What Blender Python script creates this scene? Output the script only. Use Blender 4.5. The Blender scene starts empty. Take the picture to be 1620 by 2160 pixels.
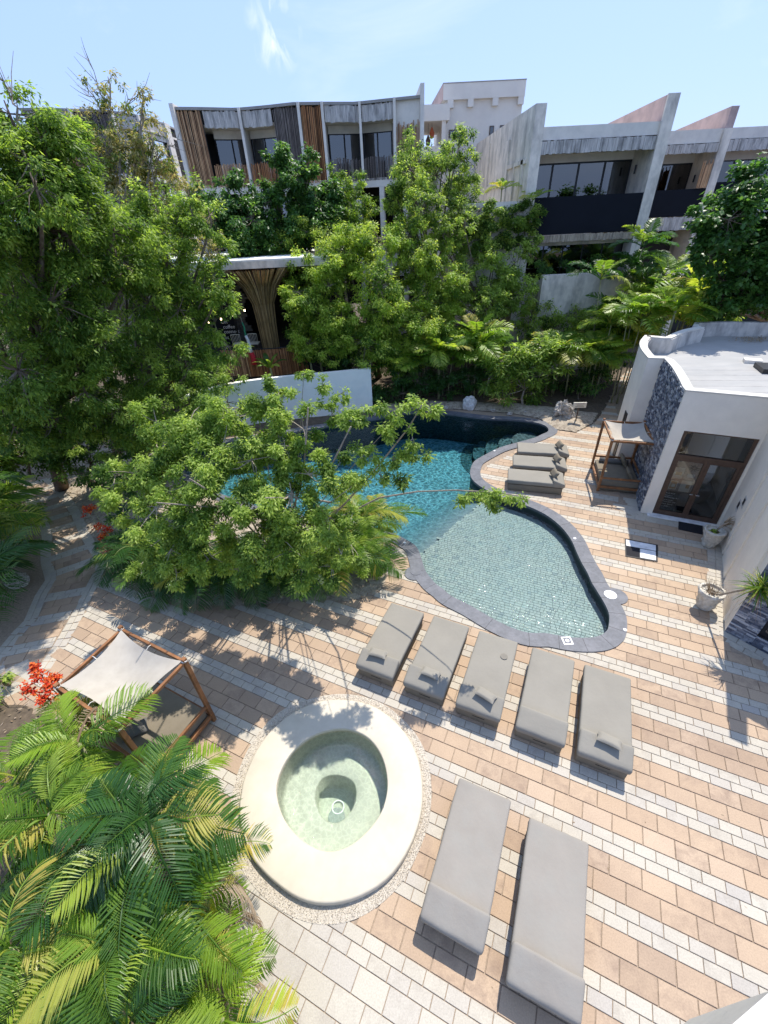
import bpy, bmesh, math, random
import numpy as np
from mathutils import Vector, Matrix, noise as mnoise
from mathutils.geometry import tessellate_polygon
rng = np.random.default_rng(7)
random.seed(7)
R = math.radians
sc = bpy.context.scene
COL = sc.collection

# ------------------------------------------------------------------ camera, world, sun, exposure
FPX, PITCH, ROLL, CAMH = 891.65, 0.60959, -0.05096, 8.9564
AF = np.array([0, math.cos(PITCH), -math.sin(PITCH)]); AR = np.array([1., 0, 0]); AU = np.cross(AR, AF)
R2 = math.cos(ROLL)*AR + math.sin(ROLL)*AU; U2 = -math.sin(ROLL)*AR + math.cos(ROLL)*AU
cam = bpy.data.cameras.new('camera'); cam.sensor_fit = 'VERTICAL'; cam.sensor_height = 24; cam.sensor_width = 18
cam.lens = FPX/2160*24; cam.clip_start = 0.05; cam.clip_end = 3000
camo = bpy.data.objects.new('camera', cam); COL.objects.link(camo)
M = Matrix.Identity(4)
for i in range(3):
    M[i][0] = R2[i]; M[i][1] = U2[i]; M[i][2] = -AF[i]
M[2][3] = CAMH
camo.matrix_world = M
sc.camera = camo

def ray0(x, y):
    d = (x-810)/FPX*R2 - (y-1080)/FPX*U2 + AF; return tuple(d/np.linalg.norm(d))
SUN_AZ, SUN_EL = math.atan2(0.546, 0.838), R(61)
world = bpy.data.worlds.new('World'); sc.world = world; world.use_nodes = True
nt = world.node_tree; nt.nodes.clear()
def N(nt, t, **k):
    n = nt.nodes.new(t)
    for a, b in k.items(): setattr(n, a, b)
    return n
sky = N(nt, 'ShaderNodeTexSky', sky_type='NISHITA', sun_disc=False, sun_elevation=SUN_EL, sun_rotation=SUN_AZ, air_density=1.0, dust_density=1.5, ozone_density=1.0, altitude=0)
bg = N(nt, 'ShaderNodeBackground'); bg.inputs[1].default_value = 0.14
out = N(nt, 'ShaderNodeOutputWorld')
tc = N(nt, 'ShaderNodeTexCoord')
mp = N(nt, 'ShaderNodeMapping'); mp.inputs['Scale'].default_value = (1.0, 1.0, 3.2); mp.inputs['Rotation'].default_value = (0, 0.25, 0.4)
nz = N(nt, 'ShaderNodeTexNoise'); nz.inputs['Scale'].default_value = 2.1; nz.inputs['Detail'].default_value = 7; nz.inputs['Roughness'].default_value = 0.58; nz.inputs['Distortion'].default_value = 0.5
rp = N(nt, 'ShaderNodeValToRGB'); rp.color_ramp.elements[0].position = 0.54; rp.color_ramp.elements[1].position = 0.85
rp.color_ramp.elements[1].color = (0.45, 0.45, 0.45, 1)
mx = N(nt, 'ShaderNodeMix', data_type='RGBA'); mx.inputs[7].default_value = (5.6, 6.1, 6.9, 1)
veil = N(nt, 'ShaderNodeMix', data_type='RGBA'); veil.inputs[0].default_value = 0.75; veil.inputs[7].default_value = (2.75, 4.0, 7.2, 1)
L = nt.links.new
L(tc.outputs['Generated'], mp.inputs[0]); L(mp.outputs[0], nz.inputs['Vector']); L(nz.outputs['Fac'], rp.inputs[0])
L(sky.outputs[0], veil.inputs[6]); L(veil.outputs[2], mx.inputs[6]); 
# one small wisp high above the left building
_d = ray0(583, 68); _t = N(nt, 'ShaderNodeVectorMath', operation='DISTANCE'); _t.inputs[1].default_value = _d; L(tc.outputs['Generated'], _t.inputs[0])
_m = N(nt, 'ShaderNodeMapRange'); _m.inputs[1].default_value = 0.05; _m.inputs[2].default_value = 0.012; _m.inputs[3].default_value = 0.0; _m.inputs[4].default_value = 1.0; L(_t.outputs['Value'], _m.inputs[0])
_mp = N(nt, 'ShaderNodeMapping'); _mp.inputs['Scale'].default_value = (1.6, 1.0, 0.8); _mp.inputs['Rotation'].default_value = (0, 0.8, 0); L(tc.outputs['Generated'], _mp.inputs[0])
_n = N(nt, 'ShaderNodeTexNoise'); _n.inputs['Scale'].default_value = 22; _n.inputs['Detail'].default_value = 6; _n.inputs['Distortion'].default_value = 1.2; L(_mp.outputs[0], _n.inputs['Vector'])
_r = N(nt, 'ShaderNodeMapRange'); _r.inputs[1].default_value = 0.45; _r.inputs[2].default_value = 0.68; L(_n.outputs['Fac'], _r.inputs[0])
_x = N(nt, 'ShaderNodeMath', operation='MULTIPLY'); L(_m.outputs[0], _x.inputs[0]); L(_r.outputs[0], _x.inputs[1])
_a = N(nt, 'ShaderNodeMath', operation='MAXIMUM'); L(rp.outputs[0], _a.inputs[0]); L(_x.outputs[0], _a.inputs[1]); L(_a.outputs[0], mx.inputs[0]); L(mx.outputs[2], bg.inputs[0]); L(bg.outputs[0], out.inputs[0])

sun = bpy.data.lights.new('sun', 'SUN'); sun.energy = 4.5; sun.angle = R(0.53); sun.color = (1.0, 0.945, 0.865)
suno = bpy.data.objects.new('sun', sun); COL.objects.link(suno)
sd = Vector((math.sin(SUN_AZ)*math.cos(SUN_EL), math.cos(SUN_AZ)*math.cos(SUN_EL), math.sin(SUN_EL)))
suno.rotation_euler = sd.to_track_quat('Z', 'Y').to_euler()
suno.location = (20, 30, 60)
sc.view_settings.view_transform = 'Standard'; sc.view_settings.look = 'None'
sc.view_settings.exposure = 0.45; sc.view_settings.gamma = 1; sc.view_settings.use_curve_mapping = False
sc.render.engine = 'CYCLES'
cy = sc.cycles
cy.max_bounces = 8; cy.diffuse_bounces = 6; cy.glossy_bounces = 3; cy.transmission_bounces = 4; cy.transparent_max_bounces = 12; cy.volume_bounces = 0
cy.sample_clamp_indirect = 6; cy.caustics_reflective = False; cy.caustics_refractive = False
try: cy.use_denoising = True
except Exception: pass

# ------------------------------------------------------------------ picture -> place helpers (points on the ground plane or at a distance)
def ray(x, y): return (x-810)/FPX*R2 - (y-1080)/FPX*U2 + AF
def G(x, y, z=0.0):
    d = ray(x, y); t = (z-CAMH)/d[2]
    return (float(d[0]*t), float(d[1]*t))
def AT(x, y, Y):
    d = ray(x, y); t = Y/d[1]
    return (float(d[0]*t), float(Y), float(CAMH+d[2]*t))
def Z(o, s, pts, z=0.0): return [G(o[0]+a/s, o[1]+b/s, z) for a, b in pts]
def project(p):
    d = np.array(p)-np.array([0, 0, CAMH]); q = d@AF
    if q <= 0.05: return None
    return 810+FPX*(d@R2)/q, 1080-FPX*(d@U2)/q, q
TH = -0.45567
CU = np.array([math.cos(TH), math.sin(TH)]); CV = np.array([-math.sin(TH), math.cos(TH)])
PER, WST, ORG, SL, WL, V0 = 0.9565, 0.3565, 0.300, 0.4832, 0.3245, 4.081
def uv2(u, v): return (u*CU[0]+v*CV[0], u*CU[1]+v*CV[1])

def inside(p, poly):
    x, y = p; c = False; n = len(poly); j = n-1
    for i in range(n):
        xi, yi = poly[i]; xj, yj = poly[j]
        if (yi > y) != (yj > y) and x < (xj-xi)*(y-yi)/(yj-yi)+xi: c = not c
        j = i
    return c
def spline(pts, n=8, closed=True):
    P = [np.array(p, float) for p in pts]; m = len(P); o = []
    rngi = range(m) if closed else range(m-1)
    for i in rngi:
        if closed: a, b, c, d = P[(i-1) % m], P[i], P[(i+1) % m], P[(i+2) % m]
        else: a, b, c, d = P[max(i-1, 0)], P[i], P[i+1], P[min(i+2, m-1)]
        for k in range(n):
            t = k/n
            o.append(tuple(0.5*((2*b)+(-a+c)*t+(2*a-5*b+4*c-d)*t*t+(-a+3*b-3*c+d)*t**3)))
    if not closed: o.append(tuple(P[-1]))
    return o
def offset(poly, d, closed=True):
    n = len(poly); A = sum(poly[i][0]*poly[(i+1) % n][1]-poly[(i+1) % n][0]*poly[i][1] for i in range(n)) if closed else 1
    s = 1 if A > 0 else -1; o = []
    for i in range(n):
        a = poly[(i-1) % n] if closed or i > 0 else poly[i]; b = poly[(i+1) % n] if closed or i < n-1 else poly[i]
        t = np.array([b[0]-a[0], b[1]-a[1]]); t /= max(np.linalg.norm(t), 1e-9)
        o.append((poly[i][0]+s*t[1]*d, poly[i][1]-s*t[0]*d))
    return o

# ------------------------------------------------------------------ materials
MATS = {}
def new_mat(name):
    m = bpy.data.materials.new(name); m.use_nodes = True; m.node_tree.nodes.clear(); MATS[name] = m
    return m, m.node_tree
def ramp(nt, stops):
    r = N(nt, 'ShaderNodeValToRGB'); e = r.color_ramp.elements
    while len(e) < len(stops): e.new(0.5)
    for i, (p, c) in enumerate(stops):
        e[i].position = p; e[i].color = (*c, 1) if len(c) == 3 else c
    return r
def math_n(nt, op, a, b=None):
    n = N(nt, 'ShaderNodeMath', operation=op)
    for i, v in enumerate((a, b)):
        if v is None: continue
        if isinstance(v, (int, float)): n.inputs[i].default_value = v
        else: nt.links.new(v, n.inputs[i])
    return n.outputs[0]
def mixc(nt, fac, a, b, mode='MIX'):
    n = N(nt, 'ShaderNodeMix', data_type='RGBA', blend_type=mode)
    for i, v in ((0, fac), (6, a), (7, b)):
        if isinstance(v, (int, float)): n.inputs[i].default_value = v
        elif isinstance(v, tuple): n.inputs[i].default_value = (*v, 1)
        else: nt.links.new(v, n.inputs[i])
    return n.outputs[2]
def noise_n(nt, scale, detail=4, rough=0.55, vec=None, dist=0.0, scl=None):
    n = N(nt, 'ShaderNodeTexNoise'); n.inputs['Scale'].default_value = scale; n.inputs['Detail'].default_value = detail
    n.inputs['Roughness'].default_value = rough; n.inputs['Distortion'].default_value = dist
    if vec is not None:
        if scl:
            m = N(nt, 'ShaderNodeMapping'); m.inputs['Scale'].default_value = scl; nt.links.new(vec, m.inputs[0]); vec = m.outputs[0]
        nt.links.new(vec, n.inputs['Vector'])
    return n.outputs['Fac']
def geo(nt): return N(nt, 'ShaderNodeNewGeometry').outputs['Position']
def rnd(nt):
    a = N(nt, 'ShaderNodeAttribute', attribute_name='rnd').outputs['Fac']; o = N(nt, 'ShaderNodeObjectInfo').outputs['Random']
    return math_n(nt, 'FRACT', math_n(nt, 'ADD', a, o))
def principled(nt, color, rough=0.7, spec=0.4, bump=None, bstr=0.2, bdist=0.01, metal=0.0):
    p = N(nt, 'ShaderNodeBsdfPrincipled')
    if isinstance(color, tuple): p.inputs['Base Color'].default_value = (*color, 1)
    else: nt.links.new(color, p.inputs['Base Color'])
    if isinstance(rough, (int, float)): p.inputs['Roughness'].default_value = rough
    else: nt.links.new(rough, p.inputs['Roughness'])
    p.inputs['Specular IOR Level'].default_value = spec; p.inputs['Metallic'].default_value = metal
    if bump is not None:
        b = N(nt, 'ShaderNodeBump'); b.inputs['Strength'].default_value = bstr; b.inputs['Distance'].default_value = bdist
        nt.links.new(bump, b.inputs['Height']); nt.links.new(b.outputs[0], p.inputs['Normal'])
    return p.outputs[0]
def finish(nt, sh):
    o = N(nt, 'ShaderNodeOutputMaterial'); nt.links.new(sh, o.inputs[0])

def simple(name, c, rough=0.7, var=0.15, scale=6, spec=0.4, bstr=0.15, dirt=None, metal=0.0, objco=False, detail=6, scl=None):
    m, nt = new_mat(name); v = N(nt, 'ShaderNodeTexCoord').outputs['Object'] if objco else geo(nt)
    n1 = noise_n(nt, scale, detail, 0.6, v, scl=scl); lo = tuple(x*(1-var) for x in c); hi = tuple(min(1, x*(1+var)) for x in c)
    col = ramp(nt, [(0.3, lo), (0.7, hi)]); nt.links.new(n1, col.inputs[0]); cc = col.outputs[0]
    if dirt:
        n2 = noise_n(nt, dirt[1], 5, 0.65, v, scl=dirt[3] if len(dirt) > 3 else None); r = ramp(nt, [(0.45, (0, 0, 0)), (0.72, (dirt[2],)*3)]); nt.links.new(n2, r.inputs[0])
        cc = mixc(nt, r.outputs[0], cc, dirt[0])
    finish(nt, principled(nt, cc, rough, spec, noise_n(nt, scale*8, 3, 0.6, v), bstr, 0.01, metal)); return m

def tile_mat(name, stops, stain, rough=0.75, grain=45, specks=0.0):
    m, nt = new_mat(name); v = geo(nt); r = rnd(nt)
    base = ramp(nt, stops); nt.links.new(r, base.inputs[0]); c = base.outputs[0]
    n1 = noise_n(nt, 5.5, 5, 0.65, v, 0.4)
    k = ramp(nt, [(0.42, (0, 0, 0)), (0.75, (1, 1, 1))]); nt.links.new(n1, k.inputs[0])
    r2 = math_n(nt, 'FRACT', math_n(nt, 'MULTIPLY', r, 7.31))
    f = math_n(nt, 'MULTIPLY', k.outputs[0], math_n(nt, 'MULTIPLY', math_n(nt, 'POWER', r2, 1.6), 0.95))
    c = mixc(nt, f, c, stain)
    big = noise_n(nt, 0.35, 4, 0.6, v); kb = ramp(nt, [(0.4, (0, 0, 0)), (0.7, (0.42, 0.42, 0.42))]); nt.links.new(big, kb.inputs[0])
    c = mixc(nt, kb.outputs[0], c, stain)
    g = noise_n(nt, grain, 3, 0.7, v); gr = ramp(nt, [(0.3, (0.86, 0.86, 0.86)), (0.62, (1.06, 1.06, 1.06))]); nt.links.new(g, gr.inputs[0])
    c = mixc(nt, 1.0, c, gr.outputs[0], 'MULTIPLY')
    finish(nt, principled(nt, c, rough, 0.3, math_n(nt, 'ADD', g, n1), 0.35, 0.006)); return m
tile_mat('orange_stone', [(0.0, (0.415, 0.30, 0.20)), (0.3, (0.455, 0.335, 0.225)), (0.6, (0.43, 0.31, 0.205)), (0.85, (0.36, 0.26, 0.175)), (1.0, (0.48, 0.36, 0.25))], (0.25, 0.175, 0.125))
tile_mat('cream_stone', [(0.0, (0.45, 0.405, 0.325)), (0.5, (0.485, 0.44, 0.355)), (0.9, (0.43, 0.39, 0.33)), (1.0, (0.40, 0.365, 0.315))], (0.33, 0.29, 0.235))
tile_mat('pool_stone', [(0.0, (0.205, 0.235, 0.205)), (0.25, (0.27, 0.29, 0.25)), (0.5, (0.235, 0.26, 0.235)), (0.75, (0.285, 0.31, 0.26)), (0.94, (0.215, 0.24, 0.22)), (0.96, (0.17, 0.20, 0.19)), (1.0, (0.15, 0.18, 0.18))], (0.20, 0.27, 0.25), 0.5)
simple('mortar', (0.30, 0.23, 0.165), 0.9, 0.25, 20)
tile_mat('deep_stone', [(0.0, (0.022, 0.036, 0.042)), (1.0, (0.035, 0.055, 0.06))], (0.03, 0.05, 0.05), 0.5)  # near-black wall tile; on the steps it also holds the palms' shade
simple('soil', (0.10, 0.075, 0.05), 0.95, 0.4, 8)
simple('sand', (0.38, 0.32, 0.24), 0.95, 0.3, 14, bstr=0.6, dirt=((0.12, 0.085, 0.055), 5.5, 0.9))
simple('gravel', (0.52, 0.46, 0.37), 0.9, 0.35, 55, bstr=0.8)
simple('coping_slate', (0.092, 0.098, 0.114), 0.55, 0.22, 14, spec=0.45, bstr=0.3, dirt=((0.19, 0.19, 0.21), 3.0, 0.5))
simple('tub_plaster', (0.54, 0.48, 0.37), 0.6, 0.05, 3, bstr=0.05, dirt=((0.45, 0.385, 0.28), 1.6, 0.5))
simple('tub_inside', (0.40, 0.405, 0.32), 0.6, 0.08, 6, bstr=0.05)
simple('fabric', (0.255, 0.235, 0.195), 0.92, 0.06, 1.6, spec=0.15, bstr=0.45, dirt=((0.25, 0.235, 0.20), 2.2, 0.35))
simple('fabric_base', (0.20, 0.17, 0.125), 0.92, 0.08, 5, spec=0.15, bstr=0.12)
simple('fabric_front', (0.27, 0.245, 0.21), 0.92, 0.06, 1.6, spec=0.15, bstr=0.45, dirt=((0.27, 0.265, 0.235), 2.4, 0.45))
simple('damp_fabric', (0.215, 0.195, 0.16), 0.9, 0.08, 5, spec=0.15)
simple('dark_fabric', (0.13, 0.125, 0.115), 0.92, 0.1, 5, spec=0.15)
simple('seam', (0.035, 0.03, 0.025), 0.9)
simple('teak', (0.24, 0.105, 0.04), 0.5, 0.35, 5, spec=0.4, bstr=0.2, dirt=((0.12, 0.055, 0.025), 3, 0.7))
simple('dark_wood', (0.085, 0.05, 0.033), 0.45, 0.25, 9, spec=0.4)
simple('rope', (0.75, 0.72, 0.65), 0.9, 0.1)
simple('white_stucco', (0.80, 0.73, 0.62), 0.85, 0.05, 2.5, bstr=0.12, dirt=((0.62, 0.56, 0.49), 0.8, 0.35, (1, 1, 0.35)))
simple('parapet_cap', (0.60, 0.565, 0.49), 0.8, 0.05, 3, dirt=((0.42, 0.40, 0.37), 2.2, 0.5))
simple('inner_parapet', (0.52, 0.49, 0.44), 0.85, 0.12, 4, dirt=((0.17, 0.165, 0.16), 2.6, 0.9, (1, 1, 0.3)))
simple('roof_screed', (0.345, 0.335, 0.31), 0.8, 0.07, 1.4, bstr=0.08, dirt=((0.24, 0.25, 0.25), 0.9, 0.5, (0.3, 1.6, 1)))
simple('pool_wall_white', (0.84, 0.82, 0.75), 0.7, 0.03, 2, dirt=((0.62, 0.64, 0.62), 1.2, 0.4))
simple('concrete', (0.72, 0.655, 0.56), 0.88, 0.14, 2.2, bstr=0.35, dirt=((0.24, 0.225, 0.20), 1.3, 0.75, (1, 1, 0.4)))
simple('pink_concrete', (0.52, 0.385, 0.345), 0.88, 0.14, 2.2, bstr=0.3, dirt=((0.30, 0.24, 0.22), 1.3, 0.7, (1, 1, 0.5)))
simple('band_concrete', (0.72, 0.67, 0.59), 0.85, 0.05, 1.5, dirt=((0.38, 0.36, 0.33), 1.2, 0.35))
simple('grey_board', (0.52, 0.49, 0.45), 0.85, 0.3, 3, bstr=0.5, dirt=((0.10, 0.10, 0.10), 3.5, 0.85, (1, 1, 0.25)), scl=(6, 6, 0.4))
simple('tan_board', (0.40, 0.33, 0.24), 0.85, 0.3, 3, bstr=0.5, dirt=((0.15, 0.12, 0.09), 3.5, 0.7, (1, 1, 0.25)), scl=(6, 6, 0.4))
simple('black_panel', (0.006, 0.008, 0.013), 0.8, 0.15, 1, spec=0.2)
simple('black_metal', (0.015, 0.015, 0.017), 0.4, 0.1)
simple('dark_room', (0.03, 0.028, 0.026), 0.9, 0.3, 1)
simple('curtain', (0.55, 0.54, 0.52), 0.9, 0.06, 2)
simple('room_floor', (0.33, 0.33, 0.34), 0.35, 0.15, 1.5)
simple('tower_white', (0.68, 0.635, 0.56), 0.85, 0.03, 1, dirt=((0.48, 0.44, 0.40), 0.6, 0.35))
simple('roof_edge', (0.30, 0.285, 0.265), 0.8, 0.1, 2)
simple('terracotta', (0.42, 0.10, 0.04), 0.7, 0.2)
simple('white_rock', (0.62, 0.60, 0.57), 0.9, 0.2, 9, bstr=0.8, dirt=((0.3, 0.28, 0.25), 5, 0.6))
simple('porous_rock', (0.47, 0.43, 0.37), 0.95, 0.35, 11, bstr=1.0, dirt=((0.14, 0.12, 0.1), 9, 0.9))
simple('pot_stone', (0.58, 0.545, 0.47), 0.9, 0.2, 14, bstr=0.9, dirt=((0.29, 0.25, 0.2), 8, 0.65))
simple('white_plastic', (0.8, 0.8, 0.8), 0.4, 0.02)
simple('mat_black', (0.012, 0.012, 0.016), 0.9, 0.2, 60, bstr=0.5)
simple('marble', (0.75, 0.75, 0.75), 0.4, 0.1, 6, dirt=((0.35, 0.35, 0.37), 5, 0.6))
simple('paper', (0.62, 0.58, 0.48), 0.8, 0.06, 9)
simple('paper_print', (0.50, 0.30, 0.13), 0.8, 0.3, 20)
simple('poster_board', (0.30, 0.24, 0.21), 0.8, 0.2, 12)
simple('chalkboard', (0.012, 0.013, 0.013), 0.8, 0.1)
simple('chalk', (0.72, 0.74, 0.72), 0.9, 0.15, 60)
simple('flag_red', (0.45, 0.02, 0.03), 0.8, 0.1); simple('flag_white', (0.6, 0.62, 0.6), 0.8, 0.05); simple('flag_green', (0.02, 0.18, 0.09), 0.8, 0.1)
simple('slate_stone', (0.105, 0.108, 0.115), 0.8, 0.4, 5, bstr=0.5)
simple('steel', (0.5, 0.5, 0.5), 0.3, 0.1, metal=0.9)
simple('bark', (0.13, 0.095, 0.065), 0.95, 0.35, 14, bstr=0.8, dirt=((0.27, 0.24, 0.2), 5, 0.7))
simple('pale_bark', (0.33, 0.28, 0.22), 0.95, 0.3, 14, bstr=0.7, dirt=((0.14, 0.11, 0.08), 6, 0.6))
simple('palm_stem', (0.24, 0.25, 0.12), 0.7, 0.3, 7, bstr=0.3, dirt=((0.33, 0.27, 0.18), 6, 0.8), scl=(1, 1, 3))
simple('label_white', (0.55, 0.53, 0.5), 0.7, 0.05)

def stone_mosaic(name):
    m, nt = new_mat(name); r = rnd(nt); b = ramp(nt, [(0, (0.045, 0.055, 0.085)), (0.35, (0.10, 0.115, 0.15)), (0.65, (0.20, 0.215, 0.25)), (1, (0.42, 0.43, 0.45))]); nt.links.new(r, b.inputs[0])
    g = noise_n(nt, 25, 4, 0.7, geo(nt)); c = mixc(nt, 1.0, b.outputs[0], ramp_out(nt, g, [(0.3, (0.6,)*3), (0.7, (1.25,)*3)]), 'MULTIPLY')
    finish(nt, principled(nt, c, 0.55, 0.5, g, 0.6, 0.02)); return m
def ramp_out(nt, v, stops):
    r = ramp(nt, stops); nt.links.new(v, r.inputs[0]); return r.outputs[0]
stone_mosaic('split_stone')
def canopy_mat():
    m, nt = new_mat('canopy_cloth'); g = noise_n(nt, 4, 4, 0.6, geo(nt))
    c = ramp_out(nt, g, [(0.3, (0.50, 0.455, 0.385)), (0.7, (0.57, 0.525, 0.45))])
    d = N(nt, 'ShaderNodeBsdfDiffuse'); t = N(nt, 'ShaderNodeBsdfTranslucent'); nt.links.new(c, d.inputs[0]); nt.links.new(c, t.inputs[0])
    mx = N(nt, 'ShaderNodeMixShader'); mx.inputs[0].default_value = 0.25; nt.links.new(d.outputs[0], mx.inputs[1]); nt.links.new(t.outputs[0], mx.inputs[2]); finish(nt, mx.outputs[0])
canopy_mat()
def bamboo_mat(name, stops, rough=0.7):
    m, nt = new_mat(name); r = rnd(nt); v = geo(nt); g = noise_n(nt, 3.0, 5, 0.7, v, scl=(2, 2, 0.5))
    c = mixc(nt, 1.0, ramp_out(nt, r, stops), ramp_out(nt, g, [(0.3, (0.55,)*3), (0.7, (1.25,)*3)]), 'MULTIPLY')
    finish(nt, principled(nt, c, rough, 0.3)); return m
bamboo_mat('bamboo_brown', [(0, (0.24, 0.13, 0.07)), (0.5, (0.52, 0.30, 0.155)), (1, (0.66, 0.44, 0.25))])
bamboo_mat('bamboo_orange', [(0, (0.22, 0.10, 0.04)), (0.5, (0.46, 0.21, 0.09)), (1, (0.60, 0.32, 0.15))])
bamboo_mat('bamboo_grey', [(0, (0.07, 0.06, 0.055)), (0.5, (0.18, 0.15, 0.135)), (1, (0.30, 0.26, 0.23))])
bamboo_mat('bamboo_olive', [(0, (0.12, 0.08, 0.035)), (0.5, (0.30, 0.205, 0.09)), (1, (0.44, 0.31, 0.15))])
def leaf_mat(name, stops, trans=0.34, gloss=0.22, rough=0.5, tcol=2.3):
    m, nt = new_mat(name); r = rnd(nt)
    c = ramp_out(nt, r, stops)
    d = N(nt, 'ShaderNodeBsdfPrincipled'); nt.links.new(c, d.inputs['Base Color']); d.inputs['Roughness'].default_value = rough; d.inputs['Specular IOR Level'].default_value = gloss
    t = N(nt, 'ShaderNodeBsdfTranslucent'); tcn = mixc(nt, 1.0, c, (tcol*1.08, tcol*1.08, tcol*0.6), 'MULTIPLY'); nt.links.new(tcn, t.inputs[0])
    mx = N(nt, 'ShaderNodeMixShader'); mx.inputs[0].default_value = trans; nt.links.new(d.outputs[0], mx.inputs[1]); nt.links.new(t.outputs[0], mx.inputs[2]); finish(nt, mx.outputs[0])
leaf_mat('leaf_green', [(0, (0.035, 0.085, 0.014)), (0.35, (0.10, 0.17, 0.03)), (0.65, (0.205, 0.29, 0.052)), (1, (0.38, 0.46, 0.12))], trans=.44)
leaf_mat('leaf_bright', [(0, (0.05, 0.11, 0.016)), (0.35, (0.125, 0.21, 0.026)), (0.65, (0.24, 0.34, 0.045)), (1, (0.42, 0.48, 0.10))], trans=.40)
leaf_mat('leaf_dark', [(0, (0.022, 0.06, 0.015)), (0.5, (0.045, 0.115, 0.024)), (0.85, (0.09, 0.185, 0.038)), (1, (0.18, 0.29, 0.06))], gloss=0.35, rough=0.40, trans=.34)
leaf_mat('leaf_olive', [(0, (0.09, 0.13, 0.03)), (0.45, (0.18, 0.25, 0.05)), (0.75, (0.30, 0.25, 0.10)), (1, (0.42, 0.36, 0.18))])
leaf_mat('frond_green', [(0, (0.045, 0.11, 0.014)), (0.4, (0.115, 0.205, 0.024)), (0.75, (0.22, 0.32, 0.038)), (0.92, (0.32, 0.39, 0.06)), (1, (0.40, 0.33, 0.09))], gloss=0.38, rough=0.38, trans=.45)
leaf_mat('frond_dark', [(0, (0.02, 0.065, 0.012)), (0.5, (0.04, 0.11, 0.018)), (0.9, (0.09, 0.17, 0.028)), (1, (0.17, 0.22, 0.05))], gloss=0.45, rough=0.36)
leaf_mat('frond_yellow', [(0, (0.14, 0.24, 0.03)), (0.6, (0.26, 0.33, 0.05)), (1, (0.42, 0.36, 0.10))], gloss=0.4, rough=0.4, trans=.38)
leaf_mat('flower_red', [(0, (0.42, 0.02, 0.012)), (0.5, (0.58, 0.06, 0.02)), (1, (0.70, 0.20, 0.04))], trans=0.25, gloss=0.1, tcol=1.0)
leaf_mat('flower_pink', [(0, (0.6, 0.06, 0.12)), (1, (0.75, 0.16, 0.25))], trans=0.25, gloss=0.1, tcol=1.0)
leaf_mat('leaf_dry', [(0, (0.22, 0.15, 0.09)), (0.6, (0.33, 0.25, 0.17)), (1, (0.45, 0.37, 0.28))], trans=0.15, gloss=0.2)

def water_mat(name, ccol, fscale, caust, slope=None, bumps=0.25, vcol=(0.4, 0.85, 0.9), dens=0.45, ior=1.33, rscale=1.6):
    m, nt = new_mat(name); v = geo(nt)
    # caustic light painted into the transmission colour: bright lines along noise-bent cell edges
    w = N(nt, 'ShaderNodeTexVoronoi', feature='DISTANCE_TO_EDGE'); w.inputs['Scale'].default_value = fscale
    nn = N(nt, 'ShaderNodeTexNoise'); nn.inputs['Scale'].default_value = fscale*0.9; nn.inputs['Detail'].default_value = 3; nt.links.new(v, nn.inputs['Vector'])
    vm = N(nt, 'ShaderNodeVectorMath', operation='MULTIPLY_ADD'); nt.links.new(nn.outputs['Color'], vm.inputs[0]); vm.inputs[1].default_value = (0.9/fscale*1.2,)*3; nt.links.new(v, vm.inputs[2])
    nt.links.new(vm.outputs[0], w.inputs['Vector'])
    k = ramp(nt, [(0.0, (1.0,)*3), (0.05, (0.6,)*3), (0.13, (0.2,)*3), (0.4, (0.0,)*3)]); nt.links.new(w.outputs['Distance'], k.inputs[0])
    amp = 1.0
    if slope:      # painted caustic lines grow stronger towards the deep side
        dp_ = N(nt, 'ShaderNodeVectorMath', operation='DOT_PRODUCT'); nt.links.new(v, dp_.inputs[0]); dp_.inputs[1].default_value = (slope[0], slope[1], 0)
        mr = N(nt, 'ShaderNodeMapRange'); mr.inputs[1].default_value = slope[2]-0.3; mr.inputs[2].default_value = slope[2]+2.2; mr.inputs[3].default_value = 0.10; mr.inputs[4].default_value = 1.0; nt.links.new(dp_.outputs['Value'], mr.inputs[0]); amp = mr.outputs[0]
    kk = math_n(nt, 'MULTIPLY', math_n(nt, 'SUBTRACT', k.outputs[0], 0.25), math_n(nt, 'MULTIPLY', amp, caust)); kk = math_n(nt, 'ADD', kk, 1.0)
    cb = N(nt, 'ShaderNodeCombineXYZ'); [nt.links.new(kk, cb.inputs[i]) for i in range(3)]
    tr = N(nt, 'ShaderNodeBsdfTransparent'); nt.links.new(mixc(nt, 1.0, cb.outputs[0], ccol, 'MULTIPLY'), tr.inputs[0])
    gl = N(nt, 'ShaderNodeBsdfGlossy'); gl.inputs['Roughness'].default_value = 0.03
    n1 = noise_n(nt, rscale, 5, 0.6, v, 0.6); n2 = noise_n(nt, rscale*4.5, 4, 0.6, v, 0.5)
    b = N(nt, 'ShaderNodeBump'); b.inputs['Strength'].default_value = bumps; b.inputs['Distance'].default_value = 0.12
    nt.links.new(math_n(nt, 'ADD', n1, math_n(nt, 'MULTIPLY', n2, 0.35)), b.inputs['Height'])
    fr = N(nt, 'ShaderNodeFresnel'); fr.inputs[0].default_value = ior
    nt.links.new(b.outputs[0], gl.inputs['Normal']); nt.links.new(b.outputs[0], fr.inputs['Normal'])
    mx = N(nt, 'ShaderNodeMixShader'); nt.links.new(fr.outputs[0], mx.inputs[0]); nt.links.new(tr.outputs[0], mx.inputs[1]); nt.links.new(gl.outputs[0], mx.inputs[2])
    va = N(nt, 'ShaderNodeVolumeAbsorption'); va.inputs[0].default_value = (*vcol, 1); va.inputs[1].default_value = dens
    o = N(nt, 'ShaderNodeOutputMaterial'); nt.links.new(mx.outputs[0], o.inputs[0]); nt.links.new(va.outputs[0], o.inputs[1])
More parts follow.
